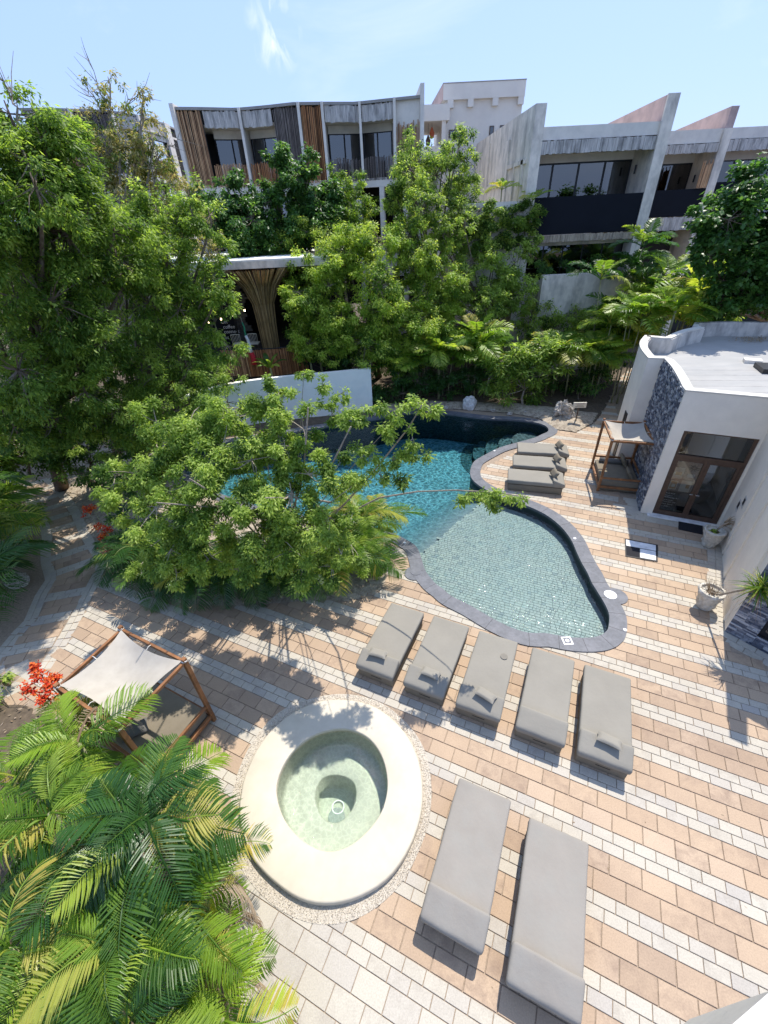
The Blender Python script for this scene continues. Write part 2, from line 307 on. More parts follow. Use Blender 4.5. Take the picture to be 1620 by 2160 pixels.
water_mat('tub_water', (0.97, 1.0, 0.98), 11.0, 0.22, None, 0.3, (0.72, 0.88, 0.80), 0.34, rscale=4)
def glass_mat(name, tint=(0.35, 0.37, 0.38), ior=1.7):
    m, nt = new_mat(name); tr = N(nt, 'ShaderNodeBsdfTransparent'); tr.inputs[0].default_value = (*tint, 1)
    gl = N(nt, 'ShaderNodeBsdfGlossy'); gl.inputs['Roughness'].default_value = 0.02
    fr = N(nt, 'ShaderNodeFresnel'); fr.inputs[0].default_value = ior
    mx = N(nt, 'ShaderNodeMixShader'); nt.links.new(fr.outputs[0], mx.inputs[0]); nt.links.new(tr.outputs[0], mx.inputs[1]); nt.links.new(gl.outputs[0], mx.inputs[2]); finish(nt, mx.outputs[0])
glass_mat('glass', (0.86, 0.88, 0.88), 1.65); glass_mat('glass_dark', (0.25, 0.26, 0.27), 2.3); glass_mat('clear_glass', (0.8, 0.8, 0.8), 1.6)

# ------------------------------------------------------------------ mesh helpers
WM = {}
def tag(o, label=None, cat=None, group=None, kind=None):
    if label: o['label'] = label
    if cat: o['category'] = cat
    if group: o['group'] = group
    if kind: o['kind'] = kind
    return o
def thing(name, label, cat, loc=(0, 0, 0), rz=0.0, group=None):
    o = bpy.data.objects.new(name, None); COL.objects.link(o); o.location = loc; o.rotation_euler = (0, 0, rz); o.empty_display_size = 0.2
    WM[o] = Matrix.Translation(loc) @ Matrix.Rotation(rz, 4, 'Z')
    return tag(o, label, cat, group)
class MB:
    def __init__(s): s.v = []; s.f = []; s.r = []; s.cur = 0.0
    def add(s, vs, fs, rv=None):
        b = len(s.v); s.v.extend([tuple(map(float, p)) for p in vs]); s.r.extend([s.cur if rv is None else rv]*len(vs)); s.f.extend([tuple(i+b for i in f) for f in fs]); return s
    def box(s, c, d, rz=0.0, rv=None, top=None):
        x, y, z = [k/2 for k in d]; t = top or (1, 1); vs = []
        for sz in (-1, 1):
            for sx, sy in ((-1, -1), (1, -1), (1, 1), (-1, 1)):
                k = t if sz > 0 else (1, 1); px, py = sx*x*k[0], sy*y*k[1]
                vs.append((c[0]+px*math.cos(rz)-py*math.sin(rz), c[1]+px*math.sin(rz)+py*math.cos(rz), c[2]+sz*z))
        return s.add(vs, [(3, 2, 1, 0), (4, 5, 6, 7), (0, 1, 5, 4), (1, 2, 6, 5), (2, 3, 7, 6), (3, 0, 4, 7)], rv)
    def seg(s, a, b, w, h=None, up=(0, 0, 1), rv=None):
        a = Vector(a); b = Vector(b); d = (b-a); h = h or w
        if d.length < 1e-6: return s
        dn = d.normalized(); u = Vector(up)
        if abs(dn.dot(u)) > 0.98: u = Vector((0.3, 0.95, 0))
        sd_ = dn.cross(u).normalized(); uu = sd_.cross(dn).normalized(); vs = []
        for p in (a, b):
            for i, j in ((-1, -1), (1, -1), (1, 1), (-1, 1)): vs.append(p+sd_*(i*w/2)+uu*(j*h/2))
        return s.add(vs, [(3, 2, 1, 0), (4, 5, 6, 7), (0, 1, 5, 4), (1, 2, 6, 5), (2, 3, 7, 6), (3, 0, 4, 7)], rv)
    def prism(s, poly, z0, z1, rv=None, caps=True):
        n = len(poly); A = sum(poly[i][0]*poly[(i+1) % n][1]-poly[(i+1) % n][0]*poly[i][1] for i in range(n))
        if A < 0: poly = poly[::-1]
        b = [(p[0], p[1], z0) for p in poly]; t = [(p[0], p[1], z1) for p in poly]
        fs = [(i, (i+1) % n, n+(i+1) % n, n+i) for i in range(n)]
        if caps:
            tris = tessellate_polygon([[Vector((p[0], p[1], 0)) for p in poly]])
            for a_, b_, c_ in tris:
                P_ = [poly[a_], poly[b_], poly[c_]]; ar = (P_[1][0]-P_[0][0])*(P_[2][1]-P_[0][1])-(P_[2][0]-P_[0][0])*(P_[1][1]-P_[0][1])
                if ar < 0: a_, c_ = c_, a_
                fs.append((n+a_, n+b_, n+c_)); fs.append((c_, b_, a_))
        return s.add(b+t, fs, rv)
    def ring(s, A, B, z0, z1, rv=None, closed=True):   # solid band between two matching outlines, A inner, B outer
        n = len(A); vs = [(*A[i], z0) for i in range(n)]+[(*B[i], z0) for i in range(n)]+[(*A[i], z1) for i in range(n)]+[(*B[i], z1) for i in range(n)]
        fs = []
        for i in range(n if closed else n-1):
            j = (i+1) % n; a, b, c, d = i, n+i, 2*n+i, 3*n+i; a2, b2, c2, d2 = j, n+j, 2*n+j, 3*n+j
            fs += [(c, d, d2, c2), (a2, b2, b, a), (a, c, c2, a2), (b2, d2, d, b)]
        if not closed: fs += [(0, n, 3*n, 2*n), (n-1, 3*n-1, 4*n-1, 2*n-1)]
        return s.add(vs, fs, rv)
    def tube(s, pts, rad, n=6, rv=None, cap=True):
        P = [Vector(p) for p in pts]; rr = rad if hasattr(rad, '__len__') else [rad]*len(P); vs = []; fs = []; pu = None
        for i, p in enumerate(P):
            t = (P[min(i+1, len(P)-1)]-P[max(i-1, 0)]);
            if t.length < 1e-9: t = Vector((0, 0, 1))
            t.normalize(); u = pu or (Vector((1, 0, 0)) if abs(t.x) < 0.8 else Vector((0, 1, 0))); u = (u-t*u.dot(t)).normalized(); pu = u; w = t.cross(u)
            for k in range(n):
                a = 2*math.pi*k/n; vs.append(p+(u*math.cos(a)+w*math.sin(a))*rr[i])
        for i in range(len(P)-1):
            for k in range(n): fs.append((i*n+k, i*n+(k+1) % n, (i+1)*n+(k+1) % n, (i+1)*n+k))
        if cap: fs += [tuple(range(n))[::-1], tuple(range((len(P)-1)*n, len(P)*n))]
        return s.add(vs, fs, rv)
    def grid(s, P, rv=None):   # P[i][j] points
        n, m = len(P), len(P[0]); return s.add([p for r_ in P for p in r_], [(i*m+j, i*m+j+1, (i+1)*m+j+1, (i+1)*m+j) for i in range(n-1) for j in range(m-1)], rv)
    def build(s, name, mat, parent=None, world=True, smooth=False, kind=None, bevel=0, loc=None):
        me = bpy.data.meshes.new(name); V = s.v
        if parent is not None and world:
            I = WM[parent].inverted(); V = [tuple(I @ Vector(p)) for p in V]
        me.from_pydata(V, [], s.f); at = me.attributes.new('rnd', 'FLOAT', 'POINT'); at.data.foreach_set('value', np.array(s.r, dtype=np.float32))
        me.materials.append(MATS[mat])
        if bevel:
            bm = bmesh.new(); bm.from_mesh(me); bmesh.ops.bevel(bm, geom=[e for e in bm.edges], offset=bevel, segments=2 if bevel > 0.02 else 1, profile=0.6, affect='EDGES', clamp_overlap=True); bm.to_mesh(me); bm.free()
        if smooth: me.polygons.foreach_set('use_smooth', [True]*len(me.polygons))
        me.update(); o = bpy.data.objects.new(name, me); COL.objects.link(o)
        if parent is not None: o.parent = parent; WM[o] = WM[parent]
        else: WM[o] = Matrix.Identity(4)
        if loc is not None: o.location = loc
        if kind: o['kind'] = kind
        return o
def structure(mb, name, mat, **k):
    o = mb.build(name, mat, **k); o['kind'] = 'structure'; return o
def sheet(name, mat, loops, z, disp=None):
    pts = [p for l in loops for p in l]; tr = tessellate_polygon([[Vector((p[0], p[1], 0)) for p in l] for l in loops]); m = MB(); fs = []
    for a, b, c in tr:
        P_ = [pts[a], pts[b], pts[c]]; ar = (P_[1][0]-P_[0][0])*(P_[2][1]-P_[0][1])-(P_[2][0]-P_[0][0])*(P_[1][1]-P_[0][1])
        fs.append((a, b, c) if ar > 0 else (c, b, a))
    m.add([(p[0], p[1], z) for p in pts], fs); return m.build(name, mat)
def copy_tree(o, parent=None):
    c = o.copy(); COL.objects.link(c)
    if parent is not None: c.parent = parent
    for ch in list(o.children): copy_tree(ch, c)
    return c
def text(s, size, mat, parent, loc, rot, name='lettering', align='LEFT', ext=0.002, shear=0.0):
    cu_ = bpy.data.curves.new(name, 'FONT'); cu_.body = s; cu_.size = size; cu_.extrude = ext; cu_.align_x = align; cu_.shear = shear; cu_.resolution_u = 2
    cu_.materials.append(MATS[mat]); to_ = bpy.data.objects.new(name, cu_); COL.objects.link(to_); me = bpy.data.meshes.new_from_object(to_); bpy.data.objects.remove(to_); o = bpy.data.objects.new(name, me); COL.objects.link(o)
    mw = Matrix.Translation(loc) @ rot
    if parent is not None: o.parent = parent; mw = WM[parent].inverted() @ mw
    o.matrix_basis = mw; return o

# ------------------------------------------------------------------ outlines on the ground
z6 = ((700, 840), 2.531); zA = ((1080, 1020), 6.48); zB = ((780, 860), 3.857); zC = ((1150, 1230), 9.0); zD = ((780, 1090), 9.0)
inner_px = Z(*zD, [(240, 270), (370, 300), (550, 370), (720, 460), (870, 560), (940, 680), (980, 800), (1010, 900), (1050, 1020), (1120, 1130), (1250, 1280), (1400, 1390)]) \
    + Z(*z6, [(640, 1060), (740, 1110), (860, 1180), (960, 1228), (1050, 1255)]) \
    + Z(*zC, [(0, 960), (250, 1005), (500, 1040), (700, 1050), (900, 1040), (1050, 1000), (1160, 920), (1200, 830), (1215, 680), (1200, 570), (1140, 430), (1060, 290), (960, 130), (880, 0)]) \
    + Z(*zA, [(1030, 1230), (950, 1090), (880, 940), (820, 800), (740, 680), (650, 580), (530, 480), (400, 400), (200, 310), (0, 245)]) \
    + Z(*zB, [(1080, 735), (980, 690), (900, 645), (845, 600), (818, 555), (820, 500), (850, 440), (930, 390), (1050, 330), (1185, 290), (1330, 250), (1400, 220), (1450, 195), (1445, 165), (1400, 138), (1300, 115), (1150, 100), (1000, 95), (850, 80), (700, 60), (560, 45), (450, 40), (270, 48), (150, 70), (50, 95)]) \
    + [G(740, 893), G(660, 905), G(560, 922), G(470, 935), G(405, 955), G(385, 985), G(420, 1020), G(500, 1055), G(600, 1082), G(700, 1098), G(765, 1108)]
POOL = spline(inner_px, 3)
COPE = offset(POOL, 0.42)
NP_ = len(POOL)
TC = Z((450, 1440), 3.24, [(430, 730), (470, 580), (560, 450), (700, 350), (890, 312), (1050, 370), (1150, 500), (1190, 680), (1160, 850), (1080, 980), (950, 1100), (810, 1150), (680, 1120), (560, 1030), (470, 900)], 0.14)
TO = Z((450, 1440), 3.24, [(175, 880), (190, 740), (220, 620), (330, 400), (500, 230), (700, 130), (900, 112), (1100, 160), (1260, 280), (1380, 460), (1430, 680), (1420, 900), (1340, 1130), (1200, 1330), (1000, 1460), (790, 1510), (600, 1480), (430, 1370), (290, 1230), (210, 1080)], 0.14)
TG = Z((450, 1440), 3.24, [(115, 880), (135, 740), (170, 610), (270, 400), (440, 210), (650, 115), (900, 78), (1150, 140), (1350, 310), (1450, 480), (1490, 700), (1480, 900), (1430, 1090), (1300, 1350), (1110, 1540), (900, 1640), (700, 1650), (520, 1590), (360, 1480), (210, 1300), (135, 1100)])
TUB_C = spline(TC, 5); TUB_O = spline(TO, 4); GRAV = spline(TG, 4)
def center(p): return np.mean(np.array(p), axis=0)
tcen = center(TUB_C)
def angular(poly, cen, n=72):    # resample an outline by angle about a centre
    out_ = []
    a = np.array([math.atan2(p[1]-cen[1], p[0]-cen[0]) for p in poly]); r = np.array([math.hypot(p[0]-cen[0], p[1]-cen[1]) for p in poly]); i = np.argsort(a); a = a[i]; r = r[i]
    a = np.concatenate([a-2*math.pi, a, a+2*math.pi]); r = np.concatenate([r]*3)
    for k in range(n):
        t = -math.pi+2*math.pi*k/n; q = np.interp(t, a, r); out_.append((cen[0]+q*math.cos(t), cen[1]+q*math.sin(t)))
    return out_
TCa = angular(TUB_C, tcen); TOa = angular(TUB_O, tcen); TGa = angular(GRAV, tcen)
TOa = [(tcen[0]+(p[0]-tcen[0]), tcen[1]+(p[1]-tcen[1])) for p in TOa]
PATH_L = Z((0, 1000), 4.5, [(60, 60), (190, 190), (300, 330), (350, 420), (400, 600), (385, 700), (390, 850), (430, 1000), (330, 1150), (220, 1400), (90, 1530), (0, 1640), (-200, 1850)])
PATH_R = Z((0, 1000), 4.5, [(480, 40), (600, 150), (700, 260), (770, 370), (850, 560), (930, 700), (1020, 830), (980, 950), (930, 1050), (860, 1190), (760, 1400), (620, 1640), (480, 1850)])
BED_ISLAND = [G(*p) for p in [(240, 1195), (262, 1225), (300, 1250), (374, 1272), (440, 1277), (508, 1278), (600, 1271), (661, 1266), (737, 1268), (790, 1255), (808, 1238), (818, 1212), (806, 1180), (790, 1150), (770, 1122)]] + [COPE[i] for i in []] + [G(*p) for p in [(700, 1108), (600, 1094), (480, 1062), (400, 1028), (355, 990), (380, 940), (300, 930), (150, 960), (107, 1009)]] + PATH_R[1:7]
BED_FRONT = [G(*p) for p in [(-60, 1470), (60, 1490), (140, 1530), (230, 1600), (320, 1660), (420, 1715), (455, 1780), (470, 1840), (488, 1900), (500, 1960), (505, 2040), (500, 2110), (470, 2200)]] + [(-3.0, -2.0), (-14, -2.0), (-16, 6)]
BED_BACK = [G(*p) for p in [(1172, 906), (1215, 912), (1255, 893), (1283, 850), (1300, 815), (1315, 790)]] + [(30, 42), (-40, 42), (-30, 22)] + [G(*p) for p in [(300, 925), (420, 930), (560, 912), (660, 896), (740, 885), (793, 878), (830, 868), (900, 860), (1000, 866), (1080, 872), (1140, 884)]]
SPA_BASE = Z((1240, 640), 4.263, [(280, 1030), (385, 1040), (450, 1730), (480, 1885)]) + [G(1515, 1102)] + Z((1380, 900), 4.154, [(585, 1010), (610, 1150), (625, 1400), (610, 1800)]) + [G(1620, 1402)]

# ------------------------------------------------------------------ ground sheets
big = [(-500, -60), (500, -60), (500, 900), (-500, 900)]
def hole(poly, k=1): return poly[::k][::-1]
g_ = sheet('ground', 'soil', [big, hole(offset(POOL, 0.1)), hole(TCa)], -0.055); g_['kind'] = 'structure'
DECK_AREA = [G(*p) for p in [(1172, 906), (1215, 912), (1255, 893), (1283, 850), (1300, 815)]] + [(17, 30), (22, 24), (24, 8), (14, -2.5), (-9, -2.5), (-12, 2), (-9.6, 6.9)] + PATH_R[::-1][1:7] + BED_ISLAND[:15]
b_ = sheet('terrace_paving', 'mortar', [[(-30, -3), (24, -3), (24, 31), (-30, 31)], hole(offset(POOL, 0.1)), hole(TCa)], -0.016); b_['kind'] = 'structure'
PAVING = b_; WM[PAVING] = Matrix.Identity(4)

# ------------------------------------------------------------------ paving stones, one by one
DECK_POLY = DECK_AREA
def bordered_edge():
    return None
BASE_LINE = [SPA_BASE[2], (9.02, 11.98), (11.2, 10.93), (10.72, 10.2), (10.28, 9.46), (9.52, 8.3), (8.46, 6.80)]
BORDER_OUT = [(8.35, 12.3), (8.72, 11.72), (10.75, 10.72), (10.3, 10.3), (9.9, 9.65), (9.12, 8.5), (8.06, 6.68)]
bc = np.mean(np.array(BASE_LINE), axis=0)
SPA_AREA = BORDER_OUT + [(8.13, 6.53), (10.78, 3.08), (14, 0.0), (24, 3.5), (30, 16), (14, 25)] + [SPA_BASE[0], SPA_BASE[1]]
POOL_IN = offset(POOL, 0.06); TUB_MID = TOa
def corners(u0, u1, v0, v1, ang=None): return [uv2(u0, v0), uv2(u1, v0), uv2(u1, v1), uv2(u0, v1)]
def point_ok(p):
    if not inside(p, DECK_POLY): return 0
    if inside(p, SPA_AREA): return 0
    if inside(p, BED_FRONT): return 0
    return 1
PX = np.array(POOL); COPE_IN = offset(POOL, 0.40)
def bbox(poly): a = np.array(poly); return a.min(0), a.max(0)
pb0, pb1 = bbox(COPE); tb0, tb1 = bbox(TGa)
def rect_ok(cs):
    c = center(cs)
    if not point_ok(c): return False
    if pb0[0]-1 < c[0] < pb1[0]+1 and pb0[1]-1 < c[1] < pb1[1]+1:
        if all(inside(p, COPE) for p in cs): return False
        if any(inside(p, POOL_IN) for p in cs): return False
    if tb0[0]-1 < c[0] < tb1[0]+1 and tb0[1]-1 < c[1] < tb1[1]+1:
        if all(inside(p, TGa) for p in cs): return False
        if any(inside(p, TUB_MID) for p in cs): return False
    return True
tiles = {'orange_stone': [], 'cream_stone': []}     # (center, half len, half wid, angle)
KNOWN = {(1, 1): 1.4014*1.5, (1, 0): 1.2356*1.5, (0, 1): 1.3782*1.5, (0, 0): 1.2215*1.5, (4, 1): 1.3817*1.5, (3, 0): 1.5434*1.5}
def row(u_phase, length, va, vb, mat):
    k0 = int((-16-u_phase)/length); k1 = int((24-u_phase)/length)
    vc = (va+vb)/2
    for k in range(k0, k1):
        ua = u_phase+k*length; ub = ua+length
        cs = corners(ua, ub, va, vb); c = uv2((ua+ub)/2, vc)
        if not (-17 < c[0] < 24 and -3 < c[1] < 32): continue
        if rect_ok(cs) and all(point_ok(p) for p in cs): tiles[mat].append((c, length/2, (vb-va)/2, TH)); continue
        n = 4; run = None
        for i in range(n+1):
            a = ua+length*i/n; ok = i < n and rect_ok(corners(a, a+length/n, va, vb))
            if ok and run is None: run = a
            if not ok and run is not None:
                tiles[mat].append((uv2((run+a)/2, vc), (a-run)/2, (vb-va)/2, TH)); run = None
for k in range(-9, 34):
    top = V0+k*PER
    ph = {1: (2.102, 1.853), 0: (2.067, 1.832)}
    r_ = random.Random(k*17+3)
    p1 = r_.uniform(0, SL); pw = r_.uniform(0, WL)
    if k <= -4:
        for j in range(4):
            vv = top-0.0-j*PER/4; row(p1+(j % 2)*SL/2, SL, vv-PER/4, vv, 'cream_stone')
        continue
    row(pw, WL, top-WST/2, top, 'cream_stone'); row(pw+WL/2, WL, top-WST, top-WST/2, 'cream_stone')
    # two courses of large stones below this white band (towards the camera)
    m_ = 'orange_stone' if k > -3 else 'cream_stone'
    a = {0: 1.3782*1.5, 1: 1.2356*1.5}.get(k, p1)
    row(a, SL, top-WST-ORG, top-WST, m_)
    b = {0: 1.2215*1.5, 1: 1.4014*1.5}.get(k, p1+SL/2)
    row(b, SL, top-WST-2*ORG, top-WST-ORG, m_)
# border bricks along the spa wall, laid across the wall line
def border(line, outl, mat='cream_stone', nrow=2, blen=0.2):
    # bricks on the band between line and outl
    for i in range(len(line)-1):
        a, b = np.array(line[i]), np.array(line[i+1]); c, d = np.array(outl[i]), np.array(outl[i+1])
        Ln = np.linalg.norm(b-a); n = max(1, int(Ln/blen))
        for k in range(n):
            t0 = k/n; t1 = (k+1)/n; tm = (t0+t1)/2; p = a+(b-a)*tm; q = c+(d-c)*tm
            for r_ in range(nrow):
                f = (r_+0.5)/nrow; m = p+(q-p)*f; ang = math.atan2(*(b-a)[::-1]); w = np.linalg.norm(q-p)/nrow
                tiles[mat].append(((float(m[0]), float(m[1])), Ln/n/2, w/2, ang))
border(BASE_LINE, BORDER_OUT, blen=0.17)
lw0 = np.array([8.46, 6.80]); lwe = np.array([2.64, -3.45]); lwe /= np.linalg.norm(lwe); lwn = np.array([lwe[1], -lwe[0]])
if lwn[0] > 0: lwn = -lwn
for r_ in range(2):
    for k in range(11):
        p = lw0+lwe*(0.38*k+0.19*(r_ % 2)+0.12)+lwn*(0.1+0.2*r_); tiles['cream_stone'].append(((float(p[0]), float(p[1])), 0.19, 0.10, math.atan2(lwe[1], lwe[0])))
# the garden path: two border courses each side, bands of cream and orange stones between
def path_tiles():
    n = len(PATH_L)
    Li = [np.array(p) for p in PATH_L]; Ri = [np.array(p) for p in PATH_R]
    Lin = [l+(r-l)/np.linalg.norm(r-l)*0.36 for l, r in zip(Li, Ri)]; Rin = [r+(l-r)/np.linalg.norm(r-l)*0.36 for l, r in zip(Li, Ri)]
    border([tuple(p) for p in Li], [tuple(p) for p in Lin], blen=0.2); border([tuple(p) for p in Rin], [tuple(p) for p in Ri], blen=0.2)
    area_hi = [tuple(p) for p in Lin[:8]]+[tuple(p) for p in Rin[:8]][::-1]
    area_lo = [tuple(p) for p in Lin[7:]]+[tuple(p) for p in Rin[7:]][::-1]
    for area, d in ((area_hi, (0.843, 0.538)), (area_lo, (0.977, 0.21))):
        d = np.array(d)/np.hypot(*d); nn = np.array([-d[1], d[0]]); ang = math.atan2(d[1], d[0])
        v = -40.0; idx = 0
        seq = [('cream_stone', WST/2, WL), ('cream_stone', WST/2, WL), ('orange_stone', ORG, SL), ('orange_stone', ORG, SL)]
        vmin = min(np.dot(p, nn) for p in area); vmax = max(np.dot(p, nn) for p in area); v = vmin-0.3
        while v < vmax:
            mat_, h_, l_ = seq[idx % 4]; idx += 1
            u = -30+(0.5*l_ if idx % 2 else 0)
            while u < 5:
                c = d*(u+l_/2)+nn*(v+h_/2)
                nsub = 4; run = None
                if abs(c[0]+11) < 8 and 0 < c[1] < 20:
                    for i in range(nsub+1):
                        a = u+l_*i/nsub; cc = d*(a+l_/8)+nn*(v+h_/2); ok = i < nsub and inside(tuple(cc), area)
                        if ok and run is None: run = a
                        if not ok and run is not None:
                            q = d*((run+a)/2)+nn*(v+h_/2); tiles[mat_].append(((float(q[0]), float(q[1])), (a-run)/2, h_/2, ang)); run = None
                u += l_
            v += h_
path_tiles()
# plain large cream slabs in the corner left of the path end
LOWL = [G(*p) for p in [(-40, 1372), (20, 1400), (60, 1430), (104, 1415), (80, 1470), (-60, 1475)]]
for i in range(-4, 10):
    for j in range(-4, 10):
        c = (-12+i*0.5*0.8-j*0.5*0.6, 6.0+i*0.5*0.6+j*0.5*0.8)
        if inside(c, LOWL): tiles['cream_stone'].append((c, 0.25, 0.25, math.atan2(0.6, 0.8)))
JOINT = {'orange_stone': 0.008, 'cream_stone': 0.0055}
def tile_geo(hl, hw, j, th=0.03, ch=0.004):
    a, b = hl-j, hw-j; vs = [(-a, -b, -th), (a, -b, -th), (a, b, -th), (-a, b, -th), (-a, -b, -ch), (a, -b, -ch), (a, b, -ch), (-a, b, -ch), (-a+ch, -b+ch, 0), (a-ch, -b+ch, 0), (a-ch, b-ch, 0), (-a+ch, b-ch, 0)]
    fs = [(8, 9, 10, 11)]+[(4+i, 4+(i+1) % 4, 8+(i+1) % 4, 8+i) for i in range(4)]+[(i, (i+1) % 4, 4+(i+1) % 4, 4+i) for i in range(4)]
    return vs, fs
def lay_tiles(tl, mat, single, stuffname, parent, jn, zfun, n_single=295, th=0.03, minpx=9):
    sc_ = []
    for t in tl:
        q = project((t[0][0], t[0][1], zfun(t))); s = -1
        if q and -10 < q[0] < 1630 and -10 < q[1] < 2170: s = 4*t[1]*t[2]/q[2]**2
        sc_.append(s)
    order = np.argsort(-np.array(sc_)); chosen = set(int(i) for i in order[:n_single] if sc_[i] > 0); cache = {}; rr = random.Random(5); mb = MB()
    for i, t in enumerate(tl):
        z = zfun(t)+rr.uniform(-0.0015, 0.0015); tx, ty = rr.uniform(-.004, .004), rr.uniform(-.004, .004)
        if i in chosen:
            key = (round(t[1], 3), round(t[2], 3))
            if key not in cache:
                vs, fs = tile_geo(t[1], t[2], jn, th); me = bpy.data.meshes.new(single); me.from_pydata(vs, [], fs); me.materials.append(MATS[mat]); cache[key] = me
            o = bpy.data.objects.new(single, cache[key]); COL.objects.link(o); o.parent = parent; pl_ = WM[parent].translation; o.location = (t[0][0]-pl_[0], t[0][1]-pl_[1], z-pl_[2]); o.rotation_euler = (tx, ty, t[3])
        else:
            vs, fs = tile_geo(t[1], t[2], jn, th); ca, sa = math.cos(t[3]), math.sin(t[3])
            mb.add([(t[0][0]+x*ca-y*sa, t[0][1]+x*sa+y*ca, z+zz+x*tx+y*ty) for x, y, zz in vs], fs, rr.random())
    o = mb.build(stuffname, mat, parent); o['kind'] = 'stuff'; return o
lay_tiles(tiles['orange_stone'], 'orange_stone', 'paving_slab', 'distant_paving_slabs', PAVING, 0.008, lambda t: 0.0)
lay_tiles(tiles['cream_stone'], 'cream_stone', 'paving_brick', 'distant_paving_bricks', PAVING, 0.0055, lambda t: 0.0)

# ------------------------------------------------------------------ planting beds: uneven sand and soil
def bed(name, mat, poly, z0, amp, step, margin=0.5, rise=0.0):
    lo, hi = bbox(poly); hi = np.minimum(hi, [30, 42]); lo = np.maximum(lo, [-40, -3]); nx = int((hi[0]-lo[0])/step)+2; ny = int((hi[1]-lo[1])/step)+2; P_ = np.array(poly); vs = []; idx = {}; fs = []
    pa = np.roll(P_, -1, 0)
    for i in range(nx):
        for j in range(ny):
            x, y = lo[0]+i*step, lo[1]+j*step; ins = inside((x, y), poly); p = np.array([x, y])
            ab = pa-P_; t = np.clip(((p-P_)*ab).sum(1)/np.maximum((ab**2).sum(1), 1e-9), 0, 1); q = P_+ab*t[:, None]; dd = np.linalg.norm(q-p, axis=1); k = dd.argmin(); dist = dd[k]
            if not ins:
                if dist > step*0.9: continue
                x, y = q[k]; dist = 0
            h = z0+(min(dist, margin)/margin)*(0.04+rise)+amp*mnoise.noise(Vector((x*1.7, y*1.7, 0)))*min(1, dist*4)
            idx[(i, j)] = len(vs); vs.append((x, y, h))
    for i in range(nx-1):
        for j in range(ny-1):
            q = [(i, j), (i+1, j), (i+1, j+1), (i, j+1)]
            if all(c in idx for c in q): fs.append(tuple(idx[c] for c in q))
    m = MB(); m.add(vs, fs); o = m.build(name, mat, smooth=True); o['kind'] = 'structure'; return o
bed('island_bed_ground', 'sand', BED_ISLAND, 0.008, 0.03, 0.16)
bed('back_bed_ground', 'soil', BED_BACK, 0.006, 0.05, 0.35, 1.5, 0.1)
SANDP = [G(*p) for p in [(1172, 906), (1215, 912), (1250, 893), (1262, 872), (1190, 862), (1100, 850), (1000, 848), (900, 845), (820, 852), (760, 868)]]+[G(*p) for p in [(793, 878), (830, 868), (900, 860), (1000, 866), (1080, 872), (1140, 884)]]
bed('pool_edge_sand', 'sand', SANDP, 0.02, 0.04, 0.15, .6, 0.14)
bed('front_bed_ground', 'soil', BED_FRONT, 0.01, 0.03, 0.25)

# ------------------------------------------------------------------ swimming pool
WZ = -0.13
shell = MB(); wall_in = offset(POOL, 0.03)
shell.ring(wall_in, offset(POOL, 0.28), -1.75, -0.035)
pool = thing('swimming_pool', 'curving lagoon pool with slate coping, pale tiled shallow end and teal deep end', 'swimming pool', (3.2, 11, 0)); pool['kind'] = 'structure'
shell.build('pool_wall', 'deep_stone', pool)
cp = MB(); cp.ring(POOL, COPE, -0.06, 0.028)
lip = cp.build('coping', 'coping_slate', pool, bevel=0.0)
DIV = [G(985, 1052), G(992, 1066), G(960, 1090), G(925, 1122), G(895, 1148), G(870, 1166)]
da, db = np.array(G(1010, 1050)), np.array(G(855, 1178)); dn = np.array([(db-da)[1], -(db-da)[0]]); dn /= np.linalg.norm(dn)
if dn[1] < 0 and False: dn = -dn
lag = np.array(G(1120, 1230))
if np.dot(lag-da, dn) > 0: dn = -dn         # dn points to the deep side
def depth(x, y):
    s = np.dot(np.array([x, y])-da, dn)
    if s < 0: return -0.40
    return -0.40-min(1.15, s*0.55)
lo, hi = bbox(POOL); st = 0.25; nx = int((hi[0]-lo[0])/st)+3; ny = int((hi[1]-lo[1])/st)+3; fl = MB()
fl.grid([[(lo[0]-0.3+i*st, lo[1]-0.3+j*st, depth(lo[0]-0.3+i*st, lo[1]-0.3+j*st)-0.02) for j in range(ny)] for i in range(nx)])
# floor under the deep side shows the same small stone, as material
m, nt = new_mat('pool_floor'); br = N(nt, 'ShaderNodeTexBrick'); mpn = N(nt, 'ShaderNodeMapping'); mpn.inputs['Rotation'].default_value = (0, 0, -TH); nt.links.new(geo(nt), mpn.inputs[0]); nt.links.new(mpn.outputs[0], br.inputs[0])
br.inputs['Scale'].default_value = 1.0; br.inputs['Brick Width'].default_value = 0.2; br.inputs['Row Height'].default_value = 0.1; br.inputs['Mortar Size'].default_value = 0.004
br.inputs['Color1'].default_value = (0.21, 0.235, 0.235, 1); br.inputs['Color2'].default_value = (0.14, 0.165, 0.17, 1); br.inputs['Mortar'].default_value = (0.12, 0.16, 0.15, 1)
finish(nt, principled(nt, br.outputs[0], 0.6, 0.3))
fl.build('pool_floor', 'pool_floor', pool)
# small stones of the shallow shelf
ptl = []; rr = random.Random(11); v = -30.0
umin, umax = -8, 14; vv = 2.0
while vv < 16.5:
    u = umin+rr.uniform(0, .1)
    while u < umax:
        ln = rr.choice([0.1, 0.1, 0.15, 0.2]); c = uv2(u+ln/2, vv+0.05)
        if lo[0]-0.2 < c[0] < hi[0]+0.2 and lo[1]-0.2 < c[1] < 15 and np.dot(np.array(c)-da, dn) < 0.03 and inside(c, wall_in): ptl.append((c, ln/2, 0.05, TH))
        u += ln
    vv += 0.1
lay_tiles(ptl, 'pool_stone', 'pool_tile', 'small_shelf_tiles', pool, 0.003, lambda t: -0.385, th=0.02)
